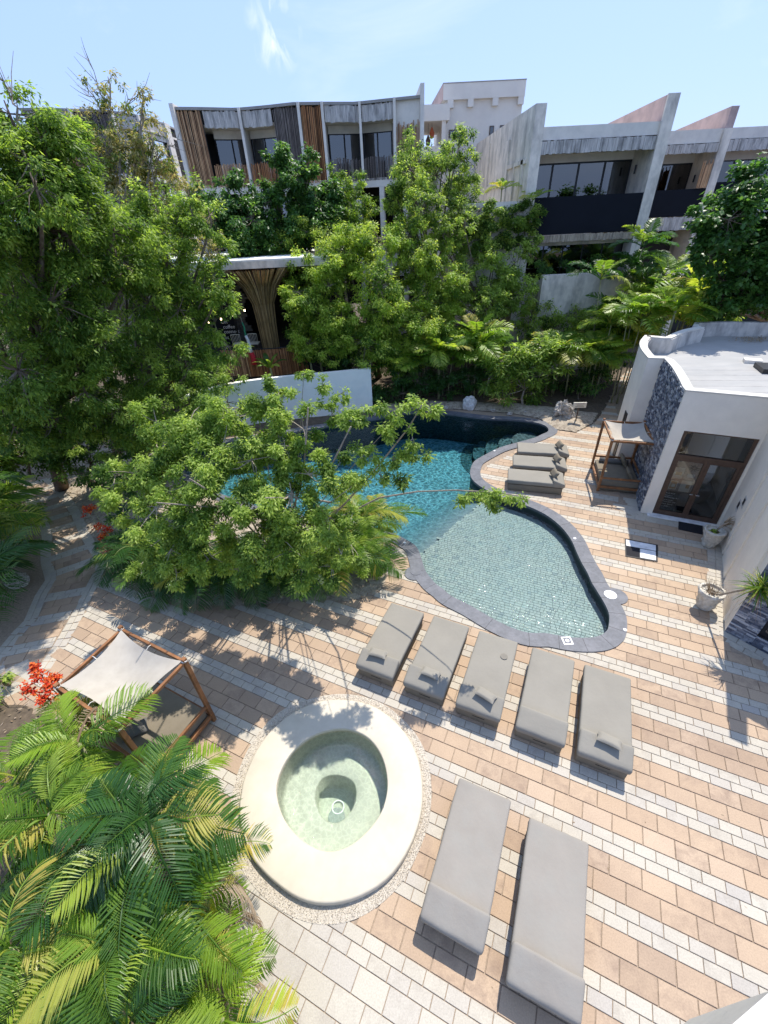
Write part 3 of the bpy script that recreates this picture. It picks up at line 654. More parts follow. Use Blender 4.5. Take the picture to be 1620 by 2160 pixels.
# submerged entry steps at the far right tip
sc_c = np.array(Z(*zB, [(1420, 190)])[0]); stp = MB()
for k in range(5):
    r0 = 1.5+k*0.62; z1 = -0.35-0.2*k; arc = [(sc_c[0]-r0*math.cos(a), sc_c[1]-r0*math.sin(a)*0.9) for a in np.linspace(-1.25, 1.5, 26)]
    poly = [p for p in arc]+[(sc_c[0]+1.0, sc_c[1]-1.6), (sc_c[0]+1.0, sc_c[1]+1.4)]
    poly = [(min(p[0], sc_c[0]+1.2), p[1]) for p in poly]
    stp.prism(poly, -1.7, z1)
# keep the steps inside the basin: they stand behind the basin wall where they would leave it
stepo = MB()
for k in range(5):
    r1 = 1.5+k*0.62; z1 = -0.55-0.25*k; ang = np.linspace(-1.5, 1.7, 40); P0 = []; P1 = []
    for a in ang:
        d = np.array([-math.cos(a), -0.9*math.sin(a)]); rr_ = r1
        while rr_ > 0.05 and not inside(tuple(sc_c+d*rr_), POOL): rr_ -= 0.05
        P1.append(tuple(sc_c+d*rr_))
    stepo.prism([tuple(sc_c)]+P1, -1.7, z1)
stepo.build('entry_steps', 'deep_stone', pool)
# round skimmer lids, deck lights, drain
def disc(mb, c, r, z0, z1, n=28): mb.prism([(c[0]+r*math.cos(2*math.pi*k/n), c[1]+r*math.sin(2*math.pi*k/n)) for k in range(n)], z0, z1)
for (pc, pb, mat_, nm) in ((G(1287, 1256), G(1299, 1258), 'white_plastic', 'skimmer_lid'), (G(877, 1207), G(874, 1210), 'coping_slate', 'skimmer_lid')):
    m = MB(); disc(m, pb, 0.30, -0.05, 0.024); m.build('skimmer_surround', 'coping_slate', pool)
    m = MB(); disc(m, pc, 0.165, 0.0, 0.036); o = m.build(nm, mat_, pool); o['label'] = 'white round lid' if mat_ == 'white_plastic' else 'dark round lid'
m = MB(); c = G(1196, 1353); m.ring([(c[0]+x*.085, c[1]+y*.085) for x, y in ((-1, -1), (1, -1), (1, 1), (-1, 1))], [(c[0]+x*.12, c[1]+y*.12) for x, y in ((-1, -1), (1, -1), (1, 1), (-1, 1))], 0.01, 0.033); disc(m, c, 0.05, 0.01, 0.036); m.build('drain_cover', 'marble', pool)
for p in [(1212, 1137), (854, 1146), (1043, 952), (1318, 1330)]:
    m = MB(); c = G(*p); disc(m, c, 0.045, 0.01, 0.034, 14); m.build('deck_light', 'white_plastic', pool)
# coping joints
jm = MB()
for i in range(0, NP_, 6):
    a, b = POOL[i], COPE[i]; jm.seg((a[0], a[1], 0.0245), (b[0], b[1], 0.0245), 0.008, 0.009)
jm.build('coping_joints', 'seam', pool)
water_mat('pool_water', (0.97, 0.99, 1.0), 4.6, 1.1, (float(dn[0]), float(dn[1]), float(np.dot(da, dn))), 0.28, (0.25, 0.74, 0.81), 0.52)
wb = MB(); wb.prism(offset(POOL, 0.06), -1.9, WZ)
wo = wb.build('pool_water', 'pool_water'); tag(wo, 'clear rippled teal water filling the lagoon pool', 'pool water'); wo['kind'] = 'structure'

# ------------------------------------------------------------------ round plunge tub
tub = thing('plunge_tub', 'round cream plaster plunge tub set in a ring of pale gravel', 'plunge pool', (tcen[0], tcen[1], 0))
def scl(poly, k, dx=0, dy=0): return [(tcen[0]+(p[0]-tcen[0])*k+dx, tcen[1]+(p[1]-tcen[1])*k+dy) for p in poly]
def loops_mesh(mb, loops):   # list of (poly, z)
    n = len(loops[0][0]); vs = []; fs = []
    for pl, z in loops: vs += [(p[0], p[1], z) for p in pl]
    for i in range(len(loops)-1):
        for k in range(n): fs.append((i*n+k, i*n+(k+1) % n, (i+1)*n+(k+1) % n, (i+1)*n+k))
    mb.add(vs, fs)
def lerp_p(A, B, t): return [(a[0]+(b[0]-a[0])*t, a[1]+(b[1]-a[1])*t) for a, b in zip(A, B)]
m = MB(); loops_mesh(m, [(scl(TOa, 1.0), -0.05), (scl(TOa, 1.0), 0.11), (scl(TOa, 0.992), 0.135), (scl(TOa, 0.98), 0.142), (lerp_p(TOa, TCa, .5), 0.14), (scl(TCa, 1.02), 0.138), (scl(TCa, 1.005), 0.132), (TCa, 0.115), (TCa, 0.0)])
m.build('rim', 'tub_plaster', tub, smooth=True)
WELL = angular(spline(Z((450, 1440), 3.24, [(692, 760), (740, 640), (850, 615), (950, 660), (972, 760), (930, 870), (840, 940), (740, 900)], -0.35), 4), tcen)
WB = [(p[0], p[1]) for p in WELL]
m = MB(); loops_mesh(m, [(TCa, 0.0), (scl(TCa, .985), -0.3), (scl(TCa, .97), -0.42), (scl(TCa, .93), -0.45), (lerp_p(scl(TCa, .93), WB, .5), -0.455), (lerp_p(scl(TCa, .93), WB, .96), -0.46), (WB, -0.475), (WB, -0.9), (lerp_p(WB, [tuple(tcen)]*72, .12), -0.95), (lerp_p(WB, [tuple(tcen)]*72, 1.0), -0.96)])
m.build('basin', 'tub_inside', tub, smooth=True)
dc = center(WELL); m = MB(); disc(m, (dc[0]-0.02, dc[1]-0.14), 0.17, -0.953, -0.93); m.build('drain', 'pool_stone', tub)
m = MB(); m.tube([(dc[0]+.12*math.cos(a), dc[1]+0.03+.12*math.sin(a), -0.925) for a in np.linspace(0, 6.28, 20)], 0.012, 5); m.build('underwater_light', 'white_plastic', tub)
m = MB(); m.prism(scl(TCa, 1.01), -0.97, 0.055); w_ = m.build('tub_water', 'tub_water'); tag(w_, 'pale green water standing in the round plunge tub', 'tub water'); w_['kind'] = 'structure'
m = MB(); m.ring(scl(TOa, .97), TGa, -0.03, 0.006); gv = m.build('gravel_bed', 'gravel', tub)
m = MB(); rr = random.Random(3)
ga = np.array(TGa); to = np.array(TOa)
for _ in range(5200):
    k = rr.randrange(72); t = rr.random(); s = rr.random(); a0 = to[k]*(1-t)+to[(k+1) % 72]*t; a1 = ga[k]*(1-t)+ga[(k+1) % 72]*t; p = a0+(a1-a0)*s; q = 0.006+rr.random()*0.010
    m.add([(p[0]+q, p[1], .004), (p[0]-q*.6, p[1]+q*.9, .004), (p[0]-q*.7, p[1]-q*.8, .004), (p[0], p[1], .008+q*.7)], [(0, 1, 3), (1, 2, 3), (2, 0, 3)], rr.random())
o = m.build('pebbles', 'gravel', tub); o['kind'] = 'stuff'

# ------------------------------------------------------------------ white building on the right
HP = 4.4
zS = ((1240, 640), 4.263)
spa = thing('poolside_building', 'white stucco building with curved parapet, stone clad wall and glass doors', 'building', (12, 14, 0))
C1 = np.array([9.07, 12.0]); C2 = C1+CU*2.36
OUT = Z(*zS, [(1005, 165), (905, 185), (1000, 205), (840, 240), (700, 300), (620, 292), (515, 284), (472, 340), (478, 400), (545, 487), (690, 492), (760, 570), (820, 670), (855, 740)], HP) + [tuple(C1)]
WING = [tuple(C2), (10.72, 10.2), (10.28, 9.46), (9.52, 8.3), (8.46, 6.80)]
LOWR = [(8.96, 6.0), (10.9, 3.2), (16, 3.0)]
outl = [(22, 16.5), (15.0, 18.6)] + OUT[2:]
TH_ = 0.24
def wall_strip(mb, pts, z0, z1, th=TH_, side=1):
    off = offset(pts, th*side, closed=False); mb.ring(off, pts, z0, z1, closed=False)
    return off
# main curved wall up to the corner by the doors
crv = [OUT[0], OUT[1]] + OUT[2:]
crv = spline(OUT[2:5], 4, False)[:-1] + spline(OUT[4:7], 4, False)[:-1] + spline(OUT[6:10], 4, False)[:-1] + [OUT[9]] + spline(OUT[10:15], 5, False)
# which side is the inside of the building?
cin = np.array([12.0, 14.0]); mid = len(crv)//2
sgn = 1 if np.linalg.norm(np.array(offset(crv, .3, False)[mid])-cin) < np.linalg.norm(np.array(crv[mid])-cin) else -1
m = MB(); wall_strip(m, crv, -0.05, HP-0.04, side=sgn); m.build('curved_wall', 'white_stucco', spa)
m = MB(); m.ring(offset(crv, (TH_+0.012)*sgn, False), offset(crv, -0.012*sgn, False), HP-0.04, HP, closed=False); m.build('parapet_cap', 'parapet_cap', spa)
m = MB(); a = offset(crv, (TH_+0.002)*sgn, False); b = offset(crv, (TH_+0.05)*sgn, False); m.ring(b, a, 3.7, HP-0.06, closed=False); m.build('parapet_inner_face', 'inner_parapet', spa)
far_p = [crv[0]] + Z(*zS, [(1005, 172), (1300, 165), (1620, 170)], HP) + [(24, 17.5)]
m = MB(); off_ = offset(far_p, -0.24, False); m.ring(off_, far_p, 3.0, HP-0.02, closed=False); m.build('rear_parapet', 'inner_parapet', spa)
m = MB(); roofp = [p for p in offset(crv, 0.12*sgn, False)] + [tuple(C2+CV*0.1), (13, 10.6), (24, 9), (24, 17.4)] + far_p[1:4][::-1]
m.prism(roofp, 3.55, 3.78); m.build('roof', 'roof_screed', spa)
for q in ((820, 560), (900, 520), (980, 480)): pass
ln = MB()
for k in range(7):
    a = np.array(G(*[(1430+k*9), (762+k*8)], 3.78)); ln.seg((9.3+0.35*k, 13.0+0.55*k-0.6, 3.783), (16+0.35*k, 11.2+0.55*k, 3.783), 0.012, 0.004)
ln.build('screed_joint', 'inner_parapet', spa)
m = MB(); hc = G(1612, 775, 3.9); m.box((hc[0]+0.45, hc[1]-0.1, 3.86), (1.2, 0.9, 0.16), -0.35); m.build('roof_hatch', 'black_metal', spa)
m = MB(); m.box((hc[0]+0.35, hc[1]+1.0, 3.84), (0.55, 0.35, 0.12), -0.5); m.build('roof_vent', 'white_stucco', spa)
# door wall (runs along the paving bands)
def wl(t, n, z): p = C1+CU*t+CV*n; return (float(p[0]), float(p[1]), z)
def wbox(mb, t0, t1, n0, n1, z0, z1, rv=None):
    c = C1+CU*(t0+t1)/2+CV*(n0+n1)/2; mb.box((c[0], c[1], (z0+z1)/2), (t1-t0, n1-n0, z1-z0), TH, rv)
m = MB(); wbox(m, 0.0, 0.34, 0.0, 0.24, -0.05, HP-0.04); wbox(m, 0.34, 2.25, 0.0, 0.24, 3.16, HP-0.04); wbox(m, 2.25, 2.9, 0.003, 0.24, -0.05, HP-0.04); wbox(m, 2.9, 6.5, 0.0, .24, 3.9, HP-0.04)
m.build('door_wall', 'white_stucco', spa)
m = MB(); wbox(m, 0.0, 6.5, -0.014, 0.254, HP-0.037, HP+0.004); m.build('parapet_cap', 'parapet_cap', spa)
m = MB(); wbox(m, 0.3, 6.5, 0.24, 0.28, 3.7, HP-0.06); m.build('parapet_inner_face', 'inner_parapet', spa)
dr = MB()
FR = 0.09
wbox(dr, 0.34, 0.34+FR, 0.06, 0.16, 0.0, 3.16); wbox(dr, 2.25-FR, 2.25, 0.06, 0.16, 0.0, 3.16); wbox(dr, 0.34+FR, 2.25-FR, 0.06, 0.16, 3.10, 3.16); wbox(dr, 0.34+FR, 2.25-FR, 0.05, 0.165, 2.22, 2.34); wbox(dr, 0.34+FR, 2.25-FR, 0.06, 0.16, 0.0, 0.05)
fr_o = dr.build('door_frame', 'dark_wood', spa)
m = MB(); wbox(m, 0.34+FR, 2.25-FR, 0.10, 0.112, 2.34, 3.10); m.build('transom_pane', 'glass', spa)
for i, (a, b) in enumerate(((0.43, 1.295), (1.295, 2.16))):
    d_ = MB(); s_ = 0.085
    wbox(d_, a+0.002, a+s_, 0.075, 0.145, 0.05, 2.22); wbox(d_, b-s_, b-0.002, 0.075, 0.145, 0.05, 2.22); wbox(d_, a+s_, b-s_, 0.075, 0.145, 2.12, 2.22); wbox(d_, a+s_, b-s_, 0.075, 0.145, 0.05, 0.2)
    do = d_.build('door', 'dark_wood', spa)
    m = MB(); wbox(m, a+s_, b-s_, 0.105, 0.113, 0.2, 2.12); m.build('pane', 'glass', do)
    m = MB(); x_ = b-s_/2 if i == 0 else a+s_/2; m.tube([wl(x_, 0.075, 1.0), wl(x_, 0.02, 1.0), wl(x_+(-0.1 if i == 0 else .1), 0.02, 1.0)], 0.012, 6); m.build('handle', 'steel', do)
m = MB(); wbox(m, 0.2, 2.5, -0.16, 0.24, -0.02, 0.035); m.build('doorstep', 'marble', spa)
# room behind the glass: marble floor, walls, dark opening
m = MB(); wbox(m, 0.3, 4.3, 0.24, 4.0, -0.02, 0.02); m.build('room_floor', 'room_floor', spa)
m = MB(); wbox(m, 0.1, 0.25, 0.26, 4.0, 0.0, 3.5); wbox(m, 2.5, 2.62, 0.26, 3.2, 0.0, 3.5); wbox(m, 0.1, 4.4, 3.9, 4.05, 0.0, 3.5); m.build('room_wall', 'white_stucco', spa)
m = MB(); wbox(m, 2.44, 2.499, 0.9, 1.5, 0.0, 3.4); m.build('dark_panel', 'black_metal', spa)
m = MB(); wbox(m, 0.9, 1.5, 3.85, 3.899, 0, 2.6); m.build('dark_panel', 'black_metal', spa)
m = MB(); wbox(m, 1.15, 1.6, 0.55, 0.85, 0.021, 0.03); m.build('inside_mat', 'mat_black', spa)
# posters and board behind the left door pane
m = MB(); wbox(m, 0.50, 1.22, 0.135, 0.15, 0.98, 2.1); po = m.build('notice_panel', 'poster_board', spa)
def paper(t0, t1, z0, z1, mat_, nm='poster', par=None, n=0.128):
    mm = MB(); wbox(mm, t0, t1, n, n+0.004, z0, z1); return mm.build(nm, mat_, par or spa)
p_ = paper(0.53, 0.80, 1.46, 1.86, 'paper'); paper(0.58, 0.76, 1.58, 1.70, 'paper_print', 'picture', p_, 0.124)
p_ = paper(0.54, 0.76, 1.04, 1.36, 'paper'); paper(0.565, 0.735, 1.065, 1.335, 'paper_print', 'picture', p_, 0.124); paper(0.60, 0.70, 1.12, 1.24, 'paper', 'picture', p_, 0.121)
p_ = paper(0.84, 1.14, 1.00, 1.42, 'paper'); paper(1.00, 1.10, 1.15, 1.28, 'paper_print', 'picture', p_, 0.124)
p_ = paper(0.92, 1.12, 1.55, 1.68, 'label_white')
p_ = paper(0.50, 0.93, 0.2, 0.96, 'chalkboard', 'chalkboard')
rotw = Matrix(((CU[0], 0, -CV[0], 0), (CU[1], 0, -CV[1], 0), (0, 1, 0, 0), (0, 0, 0, 1)))
zz = 0.86
for s_, sz in (('Body scrub', .075), ('Massages &', .06), ('Reflexology feet', .085), ('for 40 min feet', .06), ('Promotion, 20%', .075), ('Neck, Back &', .075), ('— $700 —', .08)):
    text(s_, sz*0.78, 'chalk', p_, wl(0.53, 0.122, zz), rotw, 'chalk_writing', shear=0.2); zz -= sz*1.22
m = MB()
for k in range(9): a = k*0.7; m.tube([wl(1.02+0.1*math.cos(a), 0.13, 1.90+0.10*math.sin(a)), wl(1.02+0.16*math.cos(a+2.4), 0.12, 1.90+0.13*math.sin(a+2.4))], 0.008, 4)
m.build('wire_ornament', 'black_metal', spa)
# wing wall with vertical reveals
m = MB(); wn = spline(WING, 3, False); sg2 = 1 if np.linalg.norm(np.array(offset(wn, .3, False)[5])-np.array([13, 8])) < np.linalg.norm(np.array(wn[5])-np.array([13, 8])) else -1
wall_strip(m, wn, -0.05, 5.6, 0.3, sg2); m.build('wing_wall', 'white_stucco', spa)
def along(pts, s):
    P_ = [np.array(p) for p in pts]; acc = 0
    for i in range(len(P_)-1):
        l = np.linalg.norm(P_[i+1]-P_[i])
        if acc+l >= s: return P_[i]+(P_[i+1]-P_[i])*((s-acc)/l), (P_[i+1]-P_[i])/l
        acc += l
    return P_[-1], (P_[-1]-P_[-2])/np.linalg.norm(P_[-1]-P_[-2])
for s0, s1 in ((0.0, 1.55), (1.72, 2.75), (2.95, 4.6)):
    m = MB(); ps = [tuple(along(wn, s)[0]) for s in np.linspace(s0, s1, 7)]; m.ring(ps, offset(ps, -0.045*sg2, False), -0.02, 5.58, closed=False); m.build('pilaster', 'white_stucco', spa)
for s0, z0 in ((0.72, 1.15), (1.02, 1.45)):
    m = MB(); a, d = along(wn, s0); b, d2 = along(wn, s0+0.24); nrm = np.array([-d[1], d[0]])*-1*sg2
    if np.dot(nrm, np.array([-1, 0.3])) < 0: nrm = -nrm
    c = (a+b)/2+nrm*0.052; m.box((c[0], c[1], z0+0.2), (0.24, 0.008, 0.36), math.atan2(d[1], d[0])); o = m.build('notice', 'label_white', spa)
    m = MB(); c = (a+b)/2+nrm*0.058; m.box((c[0], c[1], z0+0.22), (0.15, 0.006, 0.2), math.atan2(d[1], d[0])); m.build('notice_print', 'black_metal', o)
# lower right: stone clad pier and big window
P0 = np.array([8.46, 6.80]); P1 = np.array([11.1, 3.35]); e = (P1-P0)/np.linalg.norm(P1-P0); nn_ = np.array([-e[1], e[0]]);
if nn_[0] < 0: nn_ = -nn_
ang = math.atan2(e[1], e[0])
def lb(mb, t0, t1, n0, n1, z0, z1, rv=None):
    c = P0+e*(t0+t1)/2+nn_*(n0+n1)/2; mb.box((c[0], c[1], (z0+z1)/2), (t1-t0, n1-n0, z1-z0), ang, rv)
m = MB(); lb(m, 0.02, 0.55, 0.05, 0.3, -.02, 4.2); lb(m, 0.55, 4.6, 0.05, 0.3, -0.02, 0.32); lb(m, 0.55, 4.6, 0.05, 0.3, 3.0, 4.2); m.build('window_wall', 'white_stucco', spa)
m = MB(); rr = random.Random(8)
for (a, b, z0, z1) in ((0.0, 0.55, 0.0, 4.1), (0.55, 4.6, 0.0, 0.32)):
    z = z0
    while z < z1-0.01:
        h = rr.uniform(0.035, 0.06); h = min(h, z1-z); t = a
        while t < b-0.02:
            l = min(rr.uniform(0.10, 0.34), b-t); lb(m, t+.002, t+l-.002, -rr.uniform(0.0, 0.03), 0.06, z+.002, z+h-.002, rr.random()); t += l
        z += h
o = m.build('stone_cladding', 'split_stone', spa); o['kind'] = 'stuff'
m = MB(); lb(m, 0.55, 4.6, 0.02, 0.2, 0.32, 0.36); lb(m, 0.55, 0.63, 0.06, 0.16, 0.36, 3.0); lb(m, 0.63, 4.6, 0.06, 0.16, 0.36, 0.46); lb(m, 2.3, 2.38, 0.06, 0.16, 0.46, 3.0); wf = m.build('window_frame', 'black_metal', spa)
m = MB(); lb(m, 0.63, 4.6, 0.10, 0.11, 0.46, 3.0); m.build('pane', 'clear_glass', wf)
m = MB(); pts = [tuple(P0+e*t+nn_*(0.45+0.04*math.sin(t*22))) for t in np.linspace(0.6, 4.5, 160)]; m.ring(pts, offset(pts, 0.01, False), 0.4, 3.0, closed=False); m.build('curtain', 'curtain', spa)
m = MB(); lb(m, 0.3, 4.6, 0.3, 4.0, 0.30, 0.34); lb(m, 0.3, 4.6, 3.0, 3.1, 0.3, 3.1); m.build('room_floor', 'dark_room', spa)
# split-stone panel on the concave wall
m = MB(); sp = spline(OUT[10:15], 14, False); sl = sum(np.linalg.norm(np.array(sp[i+1])-np.array(sp[i])) for i in range(len(sp)-1)); rr = random.Random(2); z = 0.0
while z < HP-0.10:
    h = rr.uniform(0.05, 0.085); s = 0.02
    while s < sl-0.1:
        l = min(rr.uniform(0.07, 0.22), sl-0.08-s); a, d = along(sp, s+l/2); nrm = np.array([-d[1], d[0]]);
        if np.dot(nrm, np.array([-1, -0.6])) < 0: nrm = -nrm
        dp = rr.uniform(0.025, 0.06); c = a+nrm*(dp/2-0.01); m.box((c[0], c[1], z+h/2), (l-.004, dp, h-.004), math.atan2(d[1], d[0])+rr.uniform(-.12, .12), rr.random()); s += l
    z += h
o = m.build('stone_panel', 'split_stone', spa); o['kind'] = 'stuff'
# slot window in the far white wall
m = MB(); a = np.array(OUT[8]); b = np.array(OUT[9]); d = (b-a)/np.linalg.norm(b-a); nrm = np.array([-1, -0.1]); c = a+(b-a)*0.55
for k in (-0.12, 0.12): m.box((c[0]+d[0]*k-0.01, c[1]+d[1]*k, 1.1), (0.16, 0.06, 2.0), math.atan2(d[1], d[0]))
m.build('slot_window', 'black_metal', spa)
# dry leaves swept against the rear parapet
m = MB(); rr = random.Random(4)
for _ in range(420):
    c = np.array(G(1590+rr.gauss(0, 22), 716+rr.gauss(0, 3.5), 3.8)); a = rr.uniform(0, 6.28); l = rr.uniform(.04, .1); z = 3.785+rr.random()*.06
    m.add([(c[0], c[1], z), (c[0]+l*math.cos(a), c[1]+l*math.sin(a), z+rr.uniform(0, .04)), (c[0]+l*.6*math.cos(a+1), c[1]+l*.6*math.sin(a+1), z+.01)], [(0, 1, 2)], rr.random())
o = m.build('fallen_leaves', 'leaf_dry'); tag(o, 'brown dry leaves swept against the parapet of the flat roof', 'leaf litter', kind='stuff')
# our own balcony edge in the bottom right corner
m = MB(); q = [G(1528, 2175, 6.9), G(1628, 2088, 6.9), G(1700, 2100, 6.9), G(1640, 2260, 6.9)]; m.prism(q, 6.2, 6.9); o = m.build('balcony_parapet', 'parapet_cap'); tag(o, 'pale corner of a near balcony parapet above the paving', 'parapet')

# ------------------------------------------------------------------ loungers
def rounded(mb_name, mat, parent, c, d, r=0.05, seg=3, wob=0.006, sub=True, seed=0, puff=0.0):
    bm = bmesh.new(); nx, ny, nz_ = max(2, int(d[0]/0.09)), max(2, int(d[1]/0.09)), max(2, int(d[2]/0.08))
    bmesh.ops.create_cube(bm, size=1.0)
    for v in bm.verts: v.co = Vector((v.co.x*d[0], v.co.y*d[1], v.co.z*d[2]))
    bmesh.ops.bevel(bm, geom=bm.edges[:], offset=r, segments=seg, profile=0.5, affect='EDGES')
    # cut long faces so the cloth can sag a little
    for ax, n in ((0, nx), (1, ny)):
        for k in range(1, n):
            p = [0, 0, 0]; no = [0, 0, 0]; p[ax] = -d[ax]/2+d[ax]*k/n; no[ax] = 1
            bmesh.ops.bisect_plane(bm, geom=bm.verts[:]+bm.edges[:]+bm.faces[:], plane_co=p, plane_no=no)
    for v in bm.verts:
        n = mnoise.noise_vector(Vector((v.co.x*3.3+seed*7.1, v.co.y*3.3, v.co.z*3.3+seed)))
        f = (1-(2*v.co.x/d[0])**2)*(1-(2*v.co.y/d[1])**2)
        v.co += n*wob
        if v.co.z > 0: v.co.z += puff*max(f, 0)
        v.co += Vector(c)
    me = bpy.data.meshes.new(mb_name); bm.to_mesh(me); bm.free(); me.materials.append(MATS[mat]); me.polygons.foreach_set('use_smooth', [True]*len(me.polygons))
    o = bpy.data.objects.new(mb_name, me); COL.objects.link(o)
    if parent is not None: o.parent = parent
    return o
def make_lounger(mat='fabric', seed=0, front=False):
    t = thing('sun_lounger', 'x', 'sun lounger')
    rounded('base', 'fabric_base', t, (0, 1.02, 0.15), (0.90, 1.98, 0.29), 0.03, 2, 0.005, seed=seed)
    rounded('mattress', mat, t, (0, 1.05, 0.385), (0.94, 2.02, 0.17), 0.04, 3, 0.007, seed=seed+1, puff=0.012)
    b = rounded('head_bolster', mat, t, (0, 0.19, 0.41), (0.95, 0.44, 0.22), 0.05, 3, 0.009, seed=seed+2, puff=0.0)
    for v in b.data.vertices:      # wedge: ridge away from the near end, top sloping down to it
        if v.co.z > 0.40: v.co.z += (v.co.y-0.0)*0.34-0.05
    m = MB(); m.box((0.03, 0.028, 0.17), (0.26, 0.012, 0.01)); m.build('zip_flap', 'seam', t, world=False)
    m = MB(); m.ring([(-.455, .03), (.455, .03), (.455, 2.02), (-.455, 2.02)], [(-.463, .022), (.463, .022), (.463, 2.028), (-.463, 2.028)], 0.292, 0.302); m.build('seam', 'seam', t, world=False)
    return t
LP = [((-0.84, 6.06), (0.01, 5.67), 'left end lounger of the row of five beside the tub, leaf shadows across it'),
      ((0.24, 5.57), (1.07, 5.12), 'second lounger from the left in the row of five beside the tub'),
      ((1.32, 5.02), (2.15, 4.56), 'middle lounger of the row of five with a round stain near its foot'),
      ((2.43, 4.41), (3.27, 4.05), 'fourth lounger of the row of five, the one with no pillow on it'),
      ((3.46, 3.90), (4.31, 3.50), 'right end lounger of the row of five, nearest the pool tip')]
protoA = make_lounger('fabric', 1); protoB = make_lounger('fabric_front', 5)
lng = []
AR_ = math.atan2(CV[1], CV[0])-math.pi/2
for i, (a, b, lab) in enumerate(LP):
    o = protoA if i == 0 else copy_tree(protoA); o.location = ((a[0]+b[0])/2, (a[1]+b[1])/2, 0); o.rotation_euler = (0, 0, AR_+random.uniform(-.01, .01)); tag(o, lab, 'sun lounger', 'grey sun loungers on the terrace'); lng.append(o)
for i, (a, b, lab) in enumerate([((0.21, 1.70), (1.09, 1.28), 'left of the two big loungers below the tub, closest to the gravel ring'), ((1.32, 1.02), (2.18, 0.60), 'front right of the two big loungers at the bottom edge of the terrace')]):
    o = protoB if i == 0 else copy_tree(protoB); o.location = ((a[0]+b[0])/2, (a[1]+b[1])/2, 0); o.rotation_euler = (0, 0, AR_+(0.0 if i == 0 else 0.01)); tag(o, lab, 'sun lounger', 'grey sun loungers on the terrace'); lng.append(o)
# three by the pool nook, heads to the right
for i, lab in enumerate(['nearest of the three joined loungers in the pool nook', 'middle one of the three joined loungers in the pool nook', 'farthest of the three joined loungers in the pool nook']):
    a = np.array([6.80, 13.42])+np.array([0.53, 1.18])*i*1.0
    dirv = np.array([2.05, -0.60+0.05*i]); dirv /= np.linalg.norm(dirv)
    o = copy_tree(protoA); o.location = (float(a[0]+0.12)+0.2*0, float(a[1])+0.35, 0); o.rotation_euler = (0, 0, math.atan2(-dirv[1], -dirv[0])-math.pi/2); tag(o, lab, 'sun lounger', 'grey sun loungers in the pool nook'); lng.append(o)
def mark(o, name, x, y, rx, ry, seed, z=0.4865, lab=None):
    g = random.Random(seed); n = 30; me = MB(); pts = []
    for k in range(n):
        a = 2*math.pi*k/n; r = 1+(0.0 if seed == 1 else 0.28*mnoise.noise(Vector((math.cos(a)*1.5+seed, math.sin(a)*1.5, 0)))); pts.append((x+rx*r*math.cos(a), y+ry*r*math.sin(a)))
    me.prism(pts, z-0.009, z-0.001); q = me.build(name, 'damp_fabric', None); q.parent = o
    if lab: q['label'] = lab
def pillow(loc, rz, w, h, t, lab, mat='fabric', tilt=(0, 0), grp='small pillows on the loungers'):
    m = MB(); n = 10; top = []; bot = []
    for i in range(n+1):
        rt, rb = [], []
        for j in range(n+1):
            u, v = 2*i/n-1, 2*j/n-1; k = (1-u**4)*(1-v**4); pin = 1-0.10*(1-abs(u))*abs(v)**3; pin2 = 1-0.10*(1-abs(v))*abs(u)**3
            x, y = u*w/2*pin2, v*h/2*pin; zz = t/2*max(k, 0)**0.5
            rt.append((x, y, zz+0.004*mnoise.noise(Vector((x*20, y*20, loc[0]))))); rb.append((x, y, -zz))
        top.append(rt); bot.append(rb)
    m.grid(top); m.grid([r_[::-1] for r_ in bot]); o = m.build('pillow', mat, None, smooth=True); o.location = loc; o.rotation_euler = (tilt[0], tilt[1], rz); tag(o, lab, 'pillow', grp); return o
mark(lng[2], 'round_stain', 0.24, 1.50, 0.08, 0.08, 1, 0.4995, 'round dark stain')
for i, (li, t, lab) in enumerate([(0, 0.34, 'small grey pillow on the left end lounger of the row of five'), (1, 0.32, 'small grey pillow on the second lounger, square shadow below it'), (2, 0.30, 'small grey pillow on the middle lounger of the row of five'), (4, 0.32, 'small folded grey pillow on the right end lounger of the row')]):
    o = lng[li]; px_ = [-0.05, 0.06, 0.08, 0.03][i]; d = np.array([math.cos(o.rotation_euler.z), math.sin(o.rotation_euler.z)]); n2 = np.array([-d[1], d[0]]); p = np.array(o.location[:2])+d*px_+n2*t
    pillow((float(p[0]), float(p[1]), 0.64), o.rotation_euler.z+[0.08, -.05, -.25, -.12][i], 0.44, 0.24, 0.10, lab, tilt=(-0.15, 0))
for i, lab in enumerate(['dark grey pillow on the nearest joined lounger', 'dark grey pillow on the middle joined lounger', 'dark grey pillow on the farthest joined lounger']):
    o = lng[7+i]; d = np.array([math.cos(o.rotation_euler.z), math.sin(o.rotation_euler.z)]); n2 = np.array([-d[1], d[0]]); p = np.array(o.location[:2])-d*0.0+n2*0.36
    pillow((float(p[0]), float(p[1]), 0.66), o.rotation_euler.z+0.25, 0.50, 0.30, 0.14, lab, 'fabric_base', tilt=(-0.95, 0))

